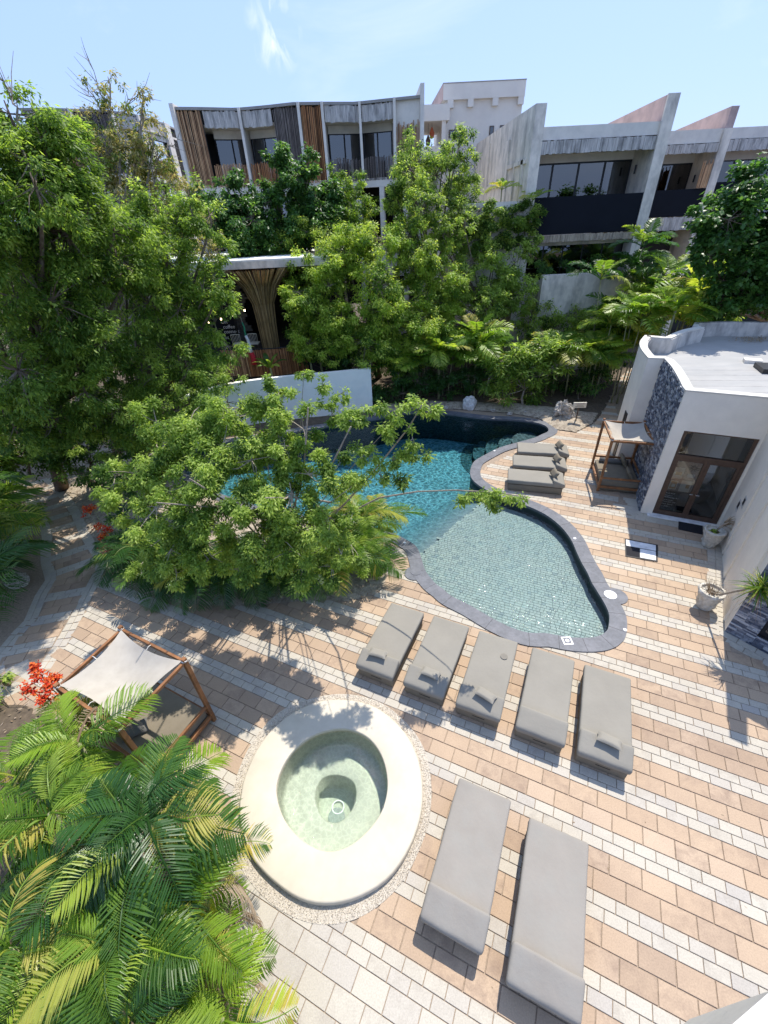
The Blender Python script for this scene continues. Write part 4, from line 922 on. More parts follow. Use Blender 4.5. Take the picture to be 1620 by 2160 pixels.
# ------------------------------------------------------------------ cabanas: wooden four-post day beds with cloth canopy
def cabana(P, name_lab, H=2.15, sag=0.28, seed=0, cush=True, flip=False):
    P = [np.array(p, float) for p in P]; c = sum(P)/4; t = thing('cabana_bed', name_lab, 'day bed', (float(c[0]), float(c[1]), 0))
    for p in P:
        m = MB(); m.seg((p[0], p[1], 0.0), (p[0], p[1], H+0.04), 0.085, up=(*(P[1]-P[0]), 0)); m.build('post', 'teak', t, bevel=0.008)
    for zz, w in ((H-0.07, 0.055), (0.20, 0.07), (0.58, 0.055)):
        for i in range(4):
            if zz == 0.58 and i == (3 if not flip else 0): continue
            a, b = P[i], P[(i+1) % 4]; d = (b-a)/np.linalg.norm(b-a)*0.043; m = MB(); m.seg((*(a+d), zz), (*(b-d), zz), w, w*1.3); m.build('rail', 'teak', t, bevel=0.006)
    q = [c+(p-c)*0.90 for p in P]
    def bil(u, v, k=1.0): return q[0]*(1-u)*(1-v)+q[1]*u*(1-v)+q[2]*u*v+q[3]*(1-u)*v
    m = MB(); qq = [tuple(c+(p-c)*0.93) for p in P]; m.prism(qq, 0.05, 0.2); m.build('bed_base', 'fabric_base', t)
    m = MB(); m.prism(qq, 0.20, 0.44); mo = m.build('mattress', 'fabric_base', t, bevel=0.035, smooth=False)
    # canopy cloth: corners tied to the posts, edges scooped, middle sagging
    n = 16; pts = []
    for i in range(n+1):
        r_ = []
        for j in range(n+1):
            u, v = i/n, j/n; eu = 4*u*(1-u); ev = 4*v*(1-v); uu = 0.5+(u-0.5)*(0.97-0.16*ev); vv = 0.5+(v-0.5)*(0.97-0.13*eu)
            p = P[0]*(1-uu)*(1-vv)+P[1]*uu*(1-vv)+P[2]*uu*vv+P[3]*(1-uu)*vv; z = H-0.02-sag*(0.62*eu*ev+0.12*(eu+ev))+0.008*mnoise.noise(Vector((u*4+seed, v*4, 0)))
            r_.append((p[0], p[1], z))
        pts.append(r_)
    m = MB(); m.grid(pts); m.grid([[(p[0], p[1], p[2]-0.006) for p in r_][::-1] for r_ in pts]); m.build('canopy', 'canopy_cloth', t, smooth=True)
    for i in range(4):
        a = P[i]; m = MB(); ca_ = [pts[0][0], pts[n][0], pts[n][n], pts[0][n]][i]; m.tube([(a[0], a[1], H-0.03), ca_], 0.007, 5)
        m.tube([(a[0]+.05*math.cos(k), a[1]+.05*math.sin(k), H-0.05+.004*k) for k in np.linspace(0, 12, 22)], 0.007, 4)
        mid_ = (P[i]+P[(i+1) % 4])/2; e_ = [pts[n//2][0], pts[n][n//2], pts[n//2][n], pts[0][n//2]][i]; m.tube([(mid_[0], mid_[1], H-0.05), ((mid_[0]+e_[0])/2, (mid_[1]+e_[1])/2, H-0.02), e_], 0.007, 4); m.build('canopy_tie', 'rope', t)
    return t, P
tA, PA = cabana([(-3.98, 5.14), (-4.62, 3.86), (-6.17, 4.72), (-5.62, 6.02)], 'near left cabana bed under the tree, cloth canopy dappled by leaf shadows', seed=1)
tB, PB = cabana([(8.72, 15.25), (8.22, 13.52), (9.55, 13.10), (10.08, 14.85)], 'cabana bed standing against the stone clad wall of the white building', seed=4, sag=0.34, flip=True)
e1 = (PB[3]-PB[2])/np.linalg.norm(PB[3]-PB[2]); ang_ = math.atan2(e1[1], e1[0])
pillow((9.55, 14.55, 0.68), ang_, 0.62, 0.42, 0.16, 'large grey back cushion in the wall cabana, far side', 'fabric_base', (1.1, 0), 'cushions in the wall cabana')
pillow((9.33, 13.62, 0.64), ang_, 0.58, 0.40, 0.15, 'large grey back cushion in the wall cabana, near side', 'fabric_base', (1.0, 0), 'cushions in the wall cabana')
m = MB(); a = PB[0]*0.93+PB[2]*.07; b = PB[3]*0.9+PB[1]*.1; m.tube([(a[0]+.05, a[1]-.1, 0.53), (b[0]-.1, b[1]-.1, 0.53)], 0.10, 12); o = m.build('bolster_cushion', 'dark_fabric', smooth=True); tag(o, 'long round dark cushion along the far side of the wall cabana', 'cushion')
pillow((-5.35, 4.72, 0.52), 0.5, 0.5, 0.3, 0.14, 'dark cushion lying under the canopy of the near left cabana', 'dark_fabric', (0.2, 0), 'cushions in the left cabana')

# ------------------------------------------------------------------ mats, rocks, sign
m = MB(); q = [G(1431, 1099), G(1482, 1109), G(1482, 1128), G(1431, 1117)]; m.prism(q, 0.002, 0.018); o = m.build('door_mat', 'mat_black'); tag(o, 'black door mat in front of the glass doors', 'door mat')
cm = thing('floor_sign', 'square black and white marble panel lying in the paving', 'floor panel', (8.0, 10.0, 0))
q = [np.array(p) for p in (G(1318, 1137), G(1387, 1150), G(1387, 1186), G(1319, 1174))]
def bq(u, v): return tuple(q[0]*(1-u)*(1-v)+q[1]*u*(1-v)+q[2]*u*v+q[3]*(1-u)*v)
m = MB(); m.prism([bq(0, 0), bq(1, 0), bq(1, 1), bq(0, 1)], 0.001, 0.02); m.build('frame', 'black_metal', cm)
for (u0, u1, v0, v1, mt_) in ((.03, .94, .06, .40, 'marble'), (.03, .44, .44, .94, 'mat_black'), (.46, .94, .44, .94, 'marble')):
    m = MB(); m.prism([bq(u0, v0), bq(u1, v0), bq(u1, v1), bq(u0, v1)], 0.015, 0.026); m.build('marble_square', mt_, cm)
def rock(name, loc, d, seed, mat_, lab, amp=0.3, sub=4, fs=2.2):
    bm = bmesh.new(); bmesh.ops.create_icosphere(bm, subdivisions=sub, radius=0.5)
    for v in bm.verts:
        p = v.co.copy(); n = mnoise.fractal(p*fs+Vector((seed*3.3, 0, 0)), 0.8, 2.2, 4); v.co = Vector((p.x*d[0], p.y*d[1], p.z*d[2]))*(1+amp*n)
        if v.co.z < -0.3*d[2]: v.co.z = -0.3*d[2]
    me = bpy.data.meshes.new(name); bm.to_mesh(me); bm.free(); me.materials.append(MATS[mat_]); o = bpy.data.objects.new(name, me); COL.objects.link(o); o.location = (loc[0], loc[1], 0.3*d[2]); tag(o, lab, 'rock'); return o
rock('boulder', G(990, 862), (0.75, 0.6, 0.95), 3, 'white_rock', 'smooth white boulder standing on the far pool edge')
rock('boulder', G(1185, 884), (0.85, 0.7, 1.15), 5, 'porous_rock', 'pitted grey coral rock beside the little sign', 0.6, 5, 3.0)
rock('boulder', G(42, 1232), (0.8, 0.5, 0.45), 8, 'porous_rock', 'pale boulder beside the left garden path', 0.4)
rock('boulder', G(640, 768), (1.6, 0.8, 0.9), 9, 'white_rock', 'white rock behind the pale pool wall', 0.3)
for i, p in enumerate([(905, 866), (940, 862), (1040, 868), (1075, 875), (1110, 872), (875, 862)]):
    rock('stone', G(*p), (0.3, 0.22, 0.2), 20+i, 'porous_rock', ['small stone on the far sand left of the white boulder', 'small stone just left of the white boulder', 'small stone right beside the white boulder', 'small stone between the white boulder and the coral rock', 'small stone left of the pitted coral rock', 'first small stone at the left of the far sandy edge'][i], 0.4, 3)['group'] = 'small stones on the far pool edge'
sg = thing('garden_sign', 'small beige notice on a dark post among the palms', 'sign', (*G(1213, 893), 0)); s0 = G(1213, 893)
m = MB(); m.seg((*s0, 0), (*s0, 0.95), 0.05); m.build('post', 'dark_wood', sg)
m = MB(); m.box((s0[0], s0[1]-0.05, 0.98), (0.62, 0.06, 0.26), -0.1); bo = m.build('board', 'paper', sg)
m = MB()
for k in range(3): m.box((s0[0], s0[1]-0.083, 1.05-k*0.07), (0.42-0.1*(k % 2), 0.008, 0.016), -0.1)
m.build('lettering', 'dark_wood', bo)

# ------------------------------------------------------------------ concrete building with tall fins, on the right
def bx3(mb, x0, x1, y0, y1, z0, z1, rv=None): mb.box(((x0+x1)/2, (y0+y1)/2, (z0+z1)/2), (x1-x0, y1-y0, z1-z0), 0, rv)
cb_ = thing('concrete_building', 'weathered concrete hotel block with tall fins, black balconies and wide windows', 'building', (16, 36, 0))
zt = 12.4; zcan = AT(1145, 296, 29)[2]; zcb = AT(1142, 325, 29)[2]; zgl = AT(1140, 345, 31)[2]; zbt = AT(1140, 417, 29)[2]; zbb = AT(1130, 497, 29)[2]; zsl = AT(1130, 512, 29)[2]; zlw = AT(1200, 578, 29.5)[2]; zrw = AT(1126, 582, 28)[2]
def board_row(mb, x0, x1, y, z0, z1, dy=0.04, step=0.14):
    x = x0; rr = random.Random(int(x0*100))
    while x < x1:
        w = min(step*rr.uniform(.7, 1.3), x1-x); mb.box((x+w/2, y-rr.uniform(0, dy), (z0+z1)/2-rr.uniform(0, .04)), (w-0.012, 0.06, z1-z0), 0, rr.random()); x += w
def fin(x, y0, y1, z1, mat_='concrete', th=0.5, z0=0.0):
    m = MB(); bx3(m, x, x+th, y0, y1, z0, z1); return m.build('fin_wall', mat_, cb_)
# leftmost fin: long side wall with shallow relief
m = MB(); bx3(m, 8.72, 9.27, 29.0, 43.5, 0.0, 13.3); m.build('fin_wall', 'concrete', cb_)
for (y0, y1, z0, z1) in ((29.9, 30.3, 7.0, 11.2), (33.2, 34.1, 5.0, 12.4), (38.5, 39.2, 5, 12.8), (29.5, 33.2, 11.0, 11.2), (34.1, 38.5, 10.2, 10.4), (31.6, 31.8, 7.2, 11.0)):
    m = MB(); bx3(m, 8.62, 8.725, y0, y1, z0, z1); m.build('relief_band', 'concrete', cb_)
m = MB(); bx3(m, 15.35, 15.9, 28.95, 33.0, 0.0, 12.35); m.build('fin_wall', 'concrete', cb_)
m = MB(); m.add([(15.36, 28.97, 12.35), (15.36, 37.2, 12.35), (15.36, 37.2, 13.1), (15.36, 28.97, 13.4), (15.86, 28.97, 12.35), (15.86, 37.2, 12.35), (15.86, 37.2, 13.1), (15.86, 28.97, 13.4)], [(0, 3, 2, 1), (4, 5, 6, 7), (0, 4, 7, 3), (3, 7, 6, 2), (1, 2, 6, 5), (0, 1, 5, 4)]); m.build('fin_top', 'pink_concrete', cb_)
m = MB(); bx3(m, 15.33, 15.93, 28.93, 29.05, 7.2, 13.42); m.build('fin_edge', 'concrete', cb_)
m = MB(); bx3(m, 22.0, 22.55, 33.95, 40, 0.0, 12.5); m.build('fin_wall', 'concrete', cb_)
m = MB(); m.add([(22.02, 34, 12.5), (22.02, 40.5, 12.5), (22.02, 40.5, 13.0), (22.02, 34, 13.5), (22.5, 34, 12.5), (22.5, 40.5, 12.5), (22.5, 40.5, 13.0), (22.5, 34, 13.5)], [(0, 3, 2, 1), (4, 5, 6, 7), (0, 4, 7, 3), (3, 7, 6, 2), (1, 2, 6, 5), (0, 1, 5, 4)]); m.build('fin_top', 'pink_concrete', cb_)
def bay(x0, x1, Y, npane, zt, zcan, zcb, zgl, zbt, zbb, zsl, white_low=False, brd='grey_board'):
    m = MB(); bx3(m, x0, x1, Y+0.1, Y+0.5, zcan, zt); bx3(m, x0, x1, Y+0.5, Y+8, zt-0.5, zt-0.3); m.build('roof_band', 'band_concrete', cb_)
    m = MB(); board_row(m, x0, x1, Y+0.08, zcb, zcan-0.01); o = m.build('canopy_boards', brd, cb_); o['kind'] = 'stuff'
    m = MB(); bx3(m, x0, x1, Y+0.15, Y+2.6, zcb+0.12, zcb+0.3); m.build('balcony_ceiling', 'concrete', cb_)
    m = MB(); bx3(m, x0, x1, Y+2.15, Y+2.5, zgl, zcb+0.12); m.build('lintel', 'band_concrete', cb_)
    zf = zbb+0.25
    m = MB(); bx3(m, x0, x1, Y+0.0, Y+0.10, zbb, zbt); m.build('balcony_panel', 'black_panel', cb_)
    m = MB(); bx3(m, x0, x1, Y+0.10, Y+6, zbb, zf); m.build('floor_slab', 'concrete', cb_)
    m = MB(); board_row(m, x0, x1, Y+0.02, zsl, zbb-0.01); o = m.build('edge_boards', 'tan_board' if not white_low else brd, cb_); o['kind'] = 'stuff'
    wf = MB(); n = npane; w = (x1-x0)/n
    bx3(wf, x0, x1, Y+2.2, Y+2.3, zgl-0.08, zgl); bx3(wf, x0, x1, Y+2.2, Y+2.3, zf, zf+0.08)
    for i in range(n+1): bx3(wf, x0+i*w-0.05, x0+i*w+0.05, Y+2.2, Y+2.3, zf+.08, zgl-0.08)
    wo = wf.build('window_frame', 'black_metal', cb_)
    for i in range(n):
        m = MB(); bx3(m, x0+i*w+.05, x0+(i+1)*w-.05, Y+2.24, Y+2.26, zf+.08, zgl-.08); m.build('pane', 'glass_dark', wo)
    m = MB(); rr = random.Random(int(x0))
    for i in range(n-1):
        z0_ = zf+.1 if i % 2 else zf+(zgl-zf)*0.35
        m2 = MB(); bx3(m2, x0+i*w+.1, x0+(i+1)*w-.1, Y+2.6, Y+2.63, z0_, zgl); m2.build('curtain', 'curtain', cb_)
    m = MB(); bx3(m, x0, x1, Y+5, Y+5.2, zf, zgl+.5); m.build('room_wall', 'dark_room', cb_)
bay(9.27, 15.35, 29.0, 4, zt, zcan, zcb, zgl, zbt, zbb, zsl)
z2 = lambda x, y: AT(x, y, 34)[2]
bay(15.9, 22.0, 34.0, 3, z2(1410, 276), z2(1410, 305), z2(1405, 325), z2(1400, 341), z2(1385, 402), z2(1380, 459), z2(1380, 487), True)
z3 = lambda x, y: AT(x, y, 39)[2]
bay(22.55, 34, 39.0, 4, z3(1560, 268), z3(1560, 292), z3(1560, 317), z3(1560, 332), z3(1500, 385), z3(1500, 440), z3(1500, 470), True)
# lower storey and retaining wall
m = MB(); bx3(m, 9.27, 15.35, 29.9, 30.1, zsl-0.25, zsl); bx3(m, 9.27, 15.35, 29.9, 30.1, 0, zlw-0.3); m.build('lower_wall', 'concrete', cb_)
wf = MB()
for i in range(6): bx3(wf, 9.27+i*1.2, 9.33+i*1.2, 29.9, 30.0, zlw-.3, zsl-.25)
wo = wf.build('window_frame', 'black_metal', cb_); wo['kind'] = 'stuff'
m = MB(); bx3(m, 9.33, 15.3, 29.94, 29.96, zlw-.3, zsl-.25); m.build('pane', 'glass_dark', wo)
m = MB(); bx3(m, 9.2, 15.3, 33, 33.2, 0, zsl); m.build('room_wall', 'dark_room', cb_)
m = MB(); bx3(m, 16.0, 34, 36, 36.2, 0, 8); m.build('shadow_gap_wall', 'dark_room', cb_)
m = MB(); bx3(m, 10.0, 15.4, 27.9, 28.3, 0.0, zrw); m.build('retaining_wall', 'concrete', cb_)
for i, (x, y, z) in enumerate(((15.3, 30.4, zbt+1.1), (21.95, 35.4, z2(1460, 375)))):
    m = MB(); m.tube([(x-.06, y, z-.2), (x-.06, y, z+.2)], 0.05, 8); m.build('wall_lamp', 'black_metal', cb_)
m = MB(); rr = random.Random(1)
for k in range(14): m.tube([(21.3+k*.045, 33.9, AT(1505, 395, 34)[2]), (21.3+k*.045+rr.uniform(-.03, .03), 33.9, AT(1510, 340, 34)[2]+rr.uniform(-.2, .1))], 0.03, 5, rv=rr.random())
o = m.build('bamboo_screen', 'bamboo_brown', cb_); o['kind'] = 'stuff'

m = MB(); bx3(m, 5.2, 8.70, 28.95, 29.2, 5.2, 9.35); bx3(m, 5.2, 8.7, 29.2, 43, 7.4, 7.6); m.build('terrace_wall', 'concrete', cb_)
# ------------------------------------------------------------------ curved building clad with bamboo poles
def poles(parent, A, B, z0, z1, mat_, step=0.085, seed=0, rag=0.12, lean=0.03, r=0.032, name='pole_screen'):
    m = MB(); A = np.array(A); B = np.array(B); L_ = np.linalg.norm(B-A); n = max(2, int(L_/step)); rr = random.Random(seed); d = (B-A)/L_; nn = np.array([d[1], -d[0]])
    for k in range(n):
        p = A+(B-A)*(k+0.5)/n+nn*rr.uniform(0.0, 0.05); q = p+d*rr.uniform(-lean, lean)
        m.tube([(p[0], p[1], z0-rr.uniform(0, rag*.4)), (q[0], q[1], z1+rr.uniform(-rag, rag*.3))], r*rr.uniform(.7, 1.15), 4, rv=rr.random(), cap=False)
    o = m.build(name, mat_, parent); o['kind'] = 'stuff'; return o
def slat_building(lab, cat_loc, stations, zr, sections, depth=7.0):
    t = thing('bamboo_clad_building', lab, 'building', cat_loc)
    sx = [s[0] for s in stations]
    def pos(px):
        y = np.interp(px, sx, [s[1] for s in stations]); Y = np.interp(px, sx, [s[2] for s in stations]); a = AT(px, y, Y); return np.array([a[0], a[1]])
    pts = [pos(p) for p in np.linspace(sx[0], sx[-1], 30)]
    m = MB(); m.ring([tuple(p+np.array([0, depth])) for p in pts], [tuple(p+np.array([0, -0.12])) for p in pts], zr-0.12, zr+0.02, closed=False); m.build('roof_edge', 'roof_edge', t)
    m = MB(); m.ring([tuple(p+np.array([0, 0.35])) for p in pts], [tuple(p+np.array([0, -0.02])) for p in pts], zr-4.35, zr-3.85, closed=False); m.build('floor_band', 'band_concrete', t)
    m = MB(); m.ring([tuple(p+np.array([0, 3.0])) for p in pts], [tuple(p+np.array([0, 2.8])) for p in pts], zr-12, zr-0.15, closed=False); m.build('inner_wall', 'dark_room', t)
    m = MB(); m.ring([tuple(p+np.array([0, 2.8])) for p in pts], [tuple(p+np.array([0, 0.3])) for p in pts], zr-4.1, zr-3.95, closed=False); m.build('floor_slab', 'concrete', t)
    m = MB(); m.ring([tuple(p+np.array([0, 2.8])) for p in pts], [tuple(p+np.array([0, 0.3])) for p in pts], zr-0.9, zr-0.75, closed=False); m.build('ceiling_slab', 'band_concrete', t)
    # lower storey: pale columns, glass
    for i in range(0, 29, 3):
        a, b = pts[i], pts[min(i+3, 29)]; m = MB(); m.seg((a[0], a[1]+.1, zr-12), (a[0], a[1]+.1, zr-4.36), 0.32); m.build('column', 'band_concrete', t)
        m = MB(); m.seg((a[0]+.3, a[1]+1.2, zr-6.2), (b[0]-.1, b[1]+1.2, zr-6.2), 0.05, 2.8); m.build('pane', 'glass_dark', t)
        m = MB(); m.seg((a[0], a[1]+1.3, zr-8.8), (b[0], b[1]+1.3, zr-8.8), 0.2, 2.2); m.build('lower_wall', 'band_concrete', t)
    for k, (kind, a, b, mt_) in enumerate(sections):
        A = pos(a); B = pos(b)
        if kind == 'slat':
            m = MB(); m.seg((A[0], A[1]+.12, zr-2.0), (B[0], B[1]+.12, zr-2.0), 0.1, 3.6); m.build('backing_panel', 'dark_room', t)
            poles(t, A, B, zr-3.95, zr-0.12, mt_, seed=k)
        elif kind == 'half':
            m = MB(); m.seg((A[0], A[1]+.12, zr-1.9), (B[0], B[1]+.12, zr-1.9), 0.1, 3.7); m.build('plain_panel', 'band_concrete', t)
            poles(t, A, B, zr-3.95, zr-1.15, mt_, seed=k, rag=.25)
        elif kind == 'col':
            m = MB(); m.seg((A[0], A[1]-.05, zr-4.0), (A[0], A[1]-.05, zr+0.0), 0.5, 0.16, up=(1, 0, 0)); m.build('column', 'band_concrete', t)
            m = MB(); m.seg((A[0], A[1]+1.2, zr-3.9), (A[0], A[1]+1.2, zr-.9), 0.14, 2.2, up=(0, 1, 0)); m.build('party_wall', 'band_concrete', t)
        elif kind == 'bay':
            m = MB(); n = int(np.linalg.norm(B-A)/0.11); rr = random.Random(k)
            for i in range(n):
                p = A+(B-A)*i/n; q = A+(B-A)*(i+.93)/n; dz = rr.uniform(0, .07); m.seg((p[0], p[1]-.03, zr-0.52-dz), (q[0], q[1]-.03, zr-0.52-dz), 0.05, 0.8, rv=rr.random())
            o = m.build('canopy_boards', 'grey_board', t); o['kind'] = 'stuff'
            m = MB(); m.seg((A[0], A[1]+1.5, zr-1.12), (B[0], B[1]+1.5, zr-1.12), 0.2, 0.42); m.build('lintel', 'band_concrete', t)
            wf = MB(); zz0, zz1 = zr-3.9, zr-1.34
            for f in (0.02, 0.5, 0.98): p = A+(B-A)*f; wf.seg((p[0], p[1]+1.5, zz0), (p[0], p[1]+1.5, zz1), 0.09)
            wf.seg((A[0], A[1]+1.5, zz1), (B[0], B[1]+1.5, zz1), 0.09); wo = wf.build('window_frame', 'black_metal', t)
            for f0, f1 in ((.04, .48), (.52, .96)):
                p = A+(B-A)*f0; q = A+(B-A)*f1; m = MB(); m.seg((p[0], p[1]+1.5, (zz0+zz1)/2), (q[0], q[1]+1.5, (zz0+zz1)/2), 0.03, zz1-zz0); m.build('pane', 'glass_dark', wo)
            p = A+(B-A)*.55; q = A+(B-A)*.95; m = MB(); m.seg((p[0], p[1]+1.8, zr-2.1), (q[0], q[1]+1.8, zr-2.1), 0.04, 1.5); m.build('curtain', 'curtain', t)
            poles(t, A, B, zr-3.95, zr-2.72, mt_, seed=k)
    return t, pos
ST = [(366, 237, 36), (430, 238.5, 36.5), (500, 239, 37.2), (560, 231, 36.9), (620, 223, 36.4), (680, 220, 36.7), (750, 219, 37.2), (830, 209, 36.6), (890, 200, 36.2)]
bt, bpos = slat_building('curved hotel building clad in brown and orange bamboo poles behind the trees', (-4, 38, 0), ST, 15.0,
    [('slat', 371, 423, 'bamboo_brown'), ('bay', 427, 504, 'bamboo_brown'), ('col', 506, 0, ''), ('bay', 510, 571, 'bamboo_orange'), ('slat', 574, 626, 'bamboo_grey'), ('col', 629, 0, ''), ('slat', 632, 676, 'bamboo_orange'), ('col', 679, 0, ''), ('bay', 683, 755, 'bamboo_grey'), ('col', 758, 0, ''), ('bay', 762, 828, 'bamboo_grey'), ('col', 831, 0, ''), ('half', 834, 886, 'bamboo_brown')])
for px_, d_ in ((367, 0.0), (890, 0.6)):
    p = bpos(px_); m = MB(); bx3(m, p[0]-.12, p[0]+.12, p[1]-.3, p[1]+7, 0, 15.15+d_*.6); m.build('end_wall', 'band_concrete', bt)
ST2 = [(60, 226, 38), (140, 227, 38.2), (230, 232, 39), (290, 236, 38.5), (347, 264, 33)]
ST2 = [(40, 226, 43.4), (120, 227.5, 44), (230, 230, 45.5), (300, 238, 48), (347, 264, 51.5)]
bt2, bp2 = slat_building('left hotel building with grey bamboo screens half hidden by the big tree', (-20, 46, 0), ST2, 16.6,
    [('bay', 45, 92, 'bamboo_brown'), ('bay', 96, 145, 'bamboo_orange'), ('col', 147, 0, ''), ('slat', 149, 232, 'bamboo_grey'), ('col', 234, 0, ''), ('bay', 237, 288, 'bamboo_brown'), ('col', 290, 0, ''), ('bay', 292, 344, 'bamboo_orange')])
p = bp2(347); m = MB(); bx3(m, p[0]-.1, p[0]+.1, p[1]-.2, p[1]+1, 0, 16.65); m.build('end_wall', 'band_concrete', bt2)

# ------------------------------------------------------------------ pale tower with a covered terrace
tw = thing('white_tower', 'tall pale plain tower block with small windows behind the hotel', 'building', (9, 47, 0))
a = AT(941, 186, 45); b = AT(1107, 170, 45); x0, x1 = a[0], b[0]; zt_ = 17.0
m = MB(); bx3(m, x0, x1, 45, 52, 0, zt_-0.9); m.build('tower_wall', 'tower_white', tw)
m = MB(); bx3(m, x0-.25, x1+.05, 44.72, 52.2, zt_-0.9, zt_); m.build('roof_band', 'tower_white', tw)
m = MB(); bx3(m, x0-.27, x1+.07, 44.7, 52.2, zt_, zt_+.06); m.build('roof_edge', 'roof_edge', tw)
m = MB(); bx3(m, x0-.3, x0-.252, 44.74, 52, zt_-.9, zt_-.02); m.build('side_face', 'pink_concrete', tw)
for f in (0.02, 0.28, 0.60, 0.93): m = MB(); cx = x0+(x1-x0)*f; bx3(m, cx, cx+.45, 44.73, 45.0, zt_-1.35, zt_-.9); m.build('corbel', 'tower_white', tw)
for (px_, py_, w, h) in ((966, 282, 1.45, .5), (1036, 283, .35, 1.0), (1058, 280, .35, 0.9)):
    c = AT(px_, py_, 45); m = MB(); bx3(m, c[0]-w/2, c[0]+w/2, 44.94, 45.05, c[2]-h/2, c[2]+h/2); f_ = m.build('window_frame', 'dark_wood', tw); m = MB(); bx3(m, c[0]-w/2+.06, c[0]+w/2-.06, 44.92, 44.945, c[2]-h/2+.06, c[2]+h/2-.06); m.build('pane', 'glass_dark', f_)
c0 = AT(892, 221, 43); c1 = AT(892, 258, 43); xw = AT(941, 215, 43)[0]
m = MB(); bx3(m, c0[0]-.6, xw+.3, 43, 50, c1[2]+.05, c0[2]); m.build('terrace_roof', 'tower_white', tw)
m = MB(); bx3(m, xw-.25, xw+.05, 43.1, 43.4, 8, c1[2]+.05); m.build('column', 'tower_white', tw)
zp = AT(915, 308, 43)[2]; m = MB(); bx3(m, c0[0]-.6, xw-.25, 43, 43.2, zp-1.2, zp); m.build('terrace_parapet', 'tower_white', tw)
for i, (px_, py_) in enumerate(((911, 280), (903, 296))):
    c = AT(px_, py_, 44); l = thing('hanging_lantern', ['reddish lantern hanging higher under the tower terrace roof', 'dark lantern hanging lower under the tower terrace roof'][i], 'lantern', (c[0], c[1], c[2]), 0, 'lanterns under the terrace roof')
    m = MB(); m.tube([(c[0], c[1], c1[2]+.05), (c[0], c[1], c[2]+.3)], 0.012, 4); m.build('cord', 'black_metal', l)
    m = MB(); m.tube([(c[0], c[1], c[2]+.34), (c[0], c[1], c[2]+.15), (c[0], c[1], c[2]), (c[0], c[1], c[2]-.3), (c[0], c[1], c[2]-.36)], [.03, .12, .2, .16, .03], 8); m.build('shade', 'terracotta' if i == 0 else 'dark_wood', l)
# plain roof ridge behind
m = MB(); bx3(m, 4, 30, 50, 60, 0, 13.6); o = m.build('rear_building', 'tower_white'); tag(o, 'low pale building volume seen between tower and fins', 'building')

# ------------------------------------------------------------------ coffee pavilion
cf = thing('coffee_pavilion', 'dark coffee pavilion with flared bamboo column and flat white roof', 'pavilion', (-6, 27, 0))
zf_ = 2.75
m = MB(); m.prism([AT(400, 560, 25.4)[:2], AT(700, 527, 25.4)[:2], (-1.3, 32.5), (-13.5, 32.5)], 7.35, 7.42); m.build('roof_membrane', 'pool_wall_white', cf)
q = [AT(400, 560, 25.4)[:2], AT(700, 527, 25.4)[:2], (-1.3, 32.5), (-13.5, 32.5)]
m = MB(); m.prism([(p[0], p[1]) for p in q], 7.02, 7.349); m.build('roof_slab', 'concrete', cf)
m = MB(); bx3(m, -13.5, -1.5, 25.0, 32.4, 0, zf_); m.build('platform', 'dark_room', cf)
m = MB(); rr = random.Random(6); z = zf_
while z < 7.0:
    h = rr.uniform(.12, .2); x = -12.5
    while x < -8.1:
        l = rr.uniform(.3, .8); m.box((x+l/2, 28.5-rr.uniform(0, .05), z+h/2), (l-.02, .2, h-.02), 0, rr.random()); x += l
    z += h
o = m.build('stone_wall', 'slate_stone', cf); o['kind'] = 'stuff'
m = MB(); bx3(m, -13.4, -1.6, 31.8, 32, zf_, 7.0); bx3(m, -13.4, -13.2, 26, 32, zf_, 7.0); bx3(m, -1.9, -1.7, 28, 32, zf_, 7.0); m.build('rear_wall', 'dark_room', cf)
# glass door with the painted line
dx0 = AT(452, 700, 28.2)[0]; dx1 = AT(500, 700, 28.2)[0]
m = MB(); bx3(m, dx0-.08, dx0, 28.1, 28.25, zf_, 6.2); bx3(m, dx1, dx1+.08, 28.1, 28.25, zf_, 6.2); bx3(m, dx0, dx1, 28.1, 28.25, 6.1, 6.2); fo = m.build('door_frame', 'black_metal', cf)
m = MB(); bx3(m, dx0, dx1, 28.16, 28.18, zf_, 6.1); m.build('pane', 'black_panel', fo)
rot0 = Matrix.Rotation(R(90), 4, 'X')
for s_, x_, y_ in (('Let', 466, 679), ('coffee', 470, 690), ('connect', 472, 700), ('us', 474, 712)):
    c = AT(x_, y_, 28.12); text(s_, 0.30, 'chalk', cf, (c[0], 28.14, c[2]-.1), rot0, 'painted_letters', ext=0.004)
cx, cy_ = AT(572, 730, 26)[0], 26.0
m = MB(); rr = random.Random(9)
for k in range(170):
    a = 2*math.pi*k/170*3.0+rr.uniform(-.05, .05); lay = k % 3; r0 = 0.50-0.05*lay; ca, sa = math.cos(a), math.sin(a); top = rr.uniform(.85, 1.1)
    m.tube([(cx+ca*r0*.9, cy_+sa*r0*.9, zf_-.2), (cx+ca*r0, cy_+sa*r0, 4.2), (cx+ca*(r0+.08), cy_+sa*(r0+.08), 5.3), (cx+ca*(r0+.5*top), cy_+sa*(r0+.5*top), 6.2), (cx+ca*(r0+1.25*top), cy_+sa*(r0+1.25*top), 7.0)], 0.028, 4, rv=rr.random(), cap=False)
o = m.build('bamboo_column', 'bamboo_olive', cf); o['kind'] = 'stuff'
m = MB(); m.tube([(cx, cy_, zf_-.2), (cx, cy_, 7.0)], .35, 10); m.build('column_core', 'dark_wood', cf)
fp = [AT(468, 752, 25)[:2], AT(520, 745, 24.6)[:2], AT(580, 730, 24.6)[:2], AT(640, 715, 25)[:2], AT(662, 706, 25.6)[:2]]
zb0, zb1 = 1.75, 3.2
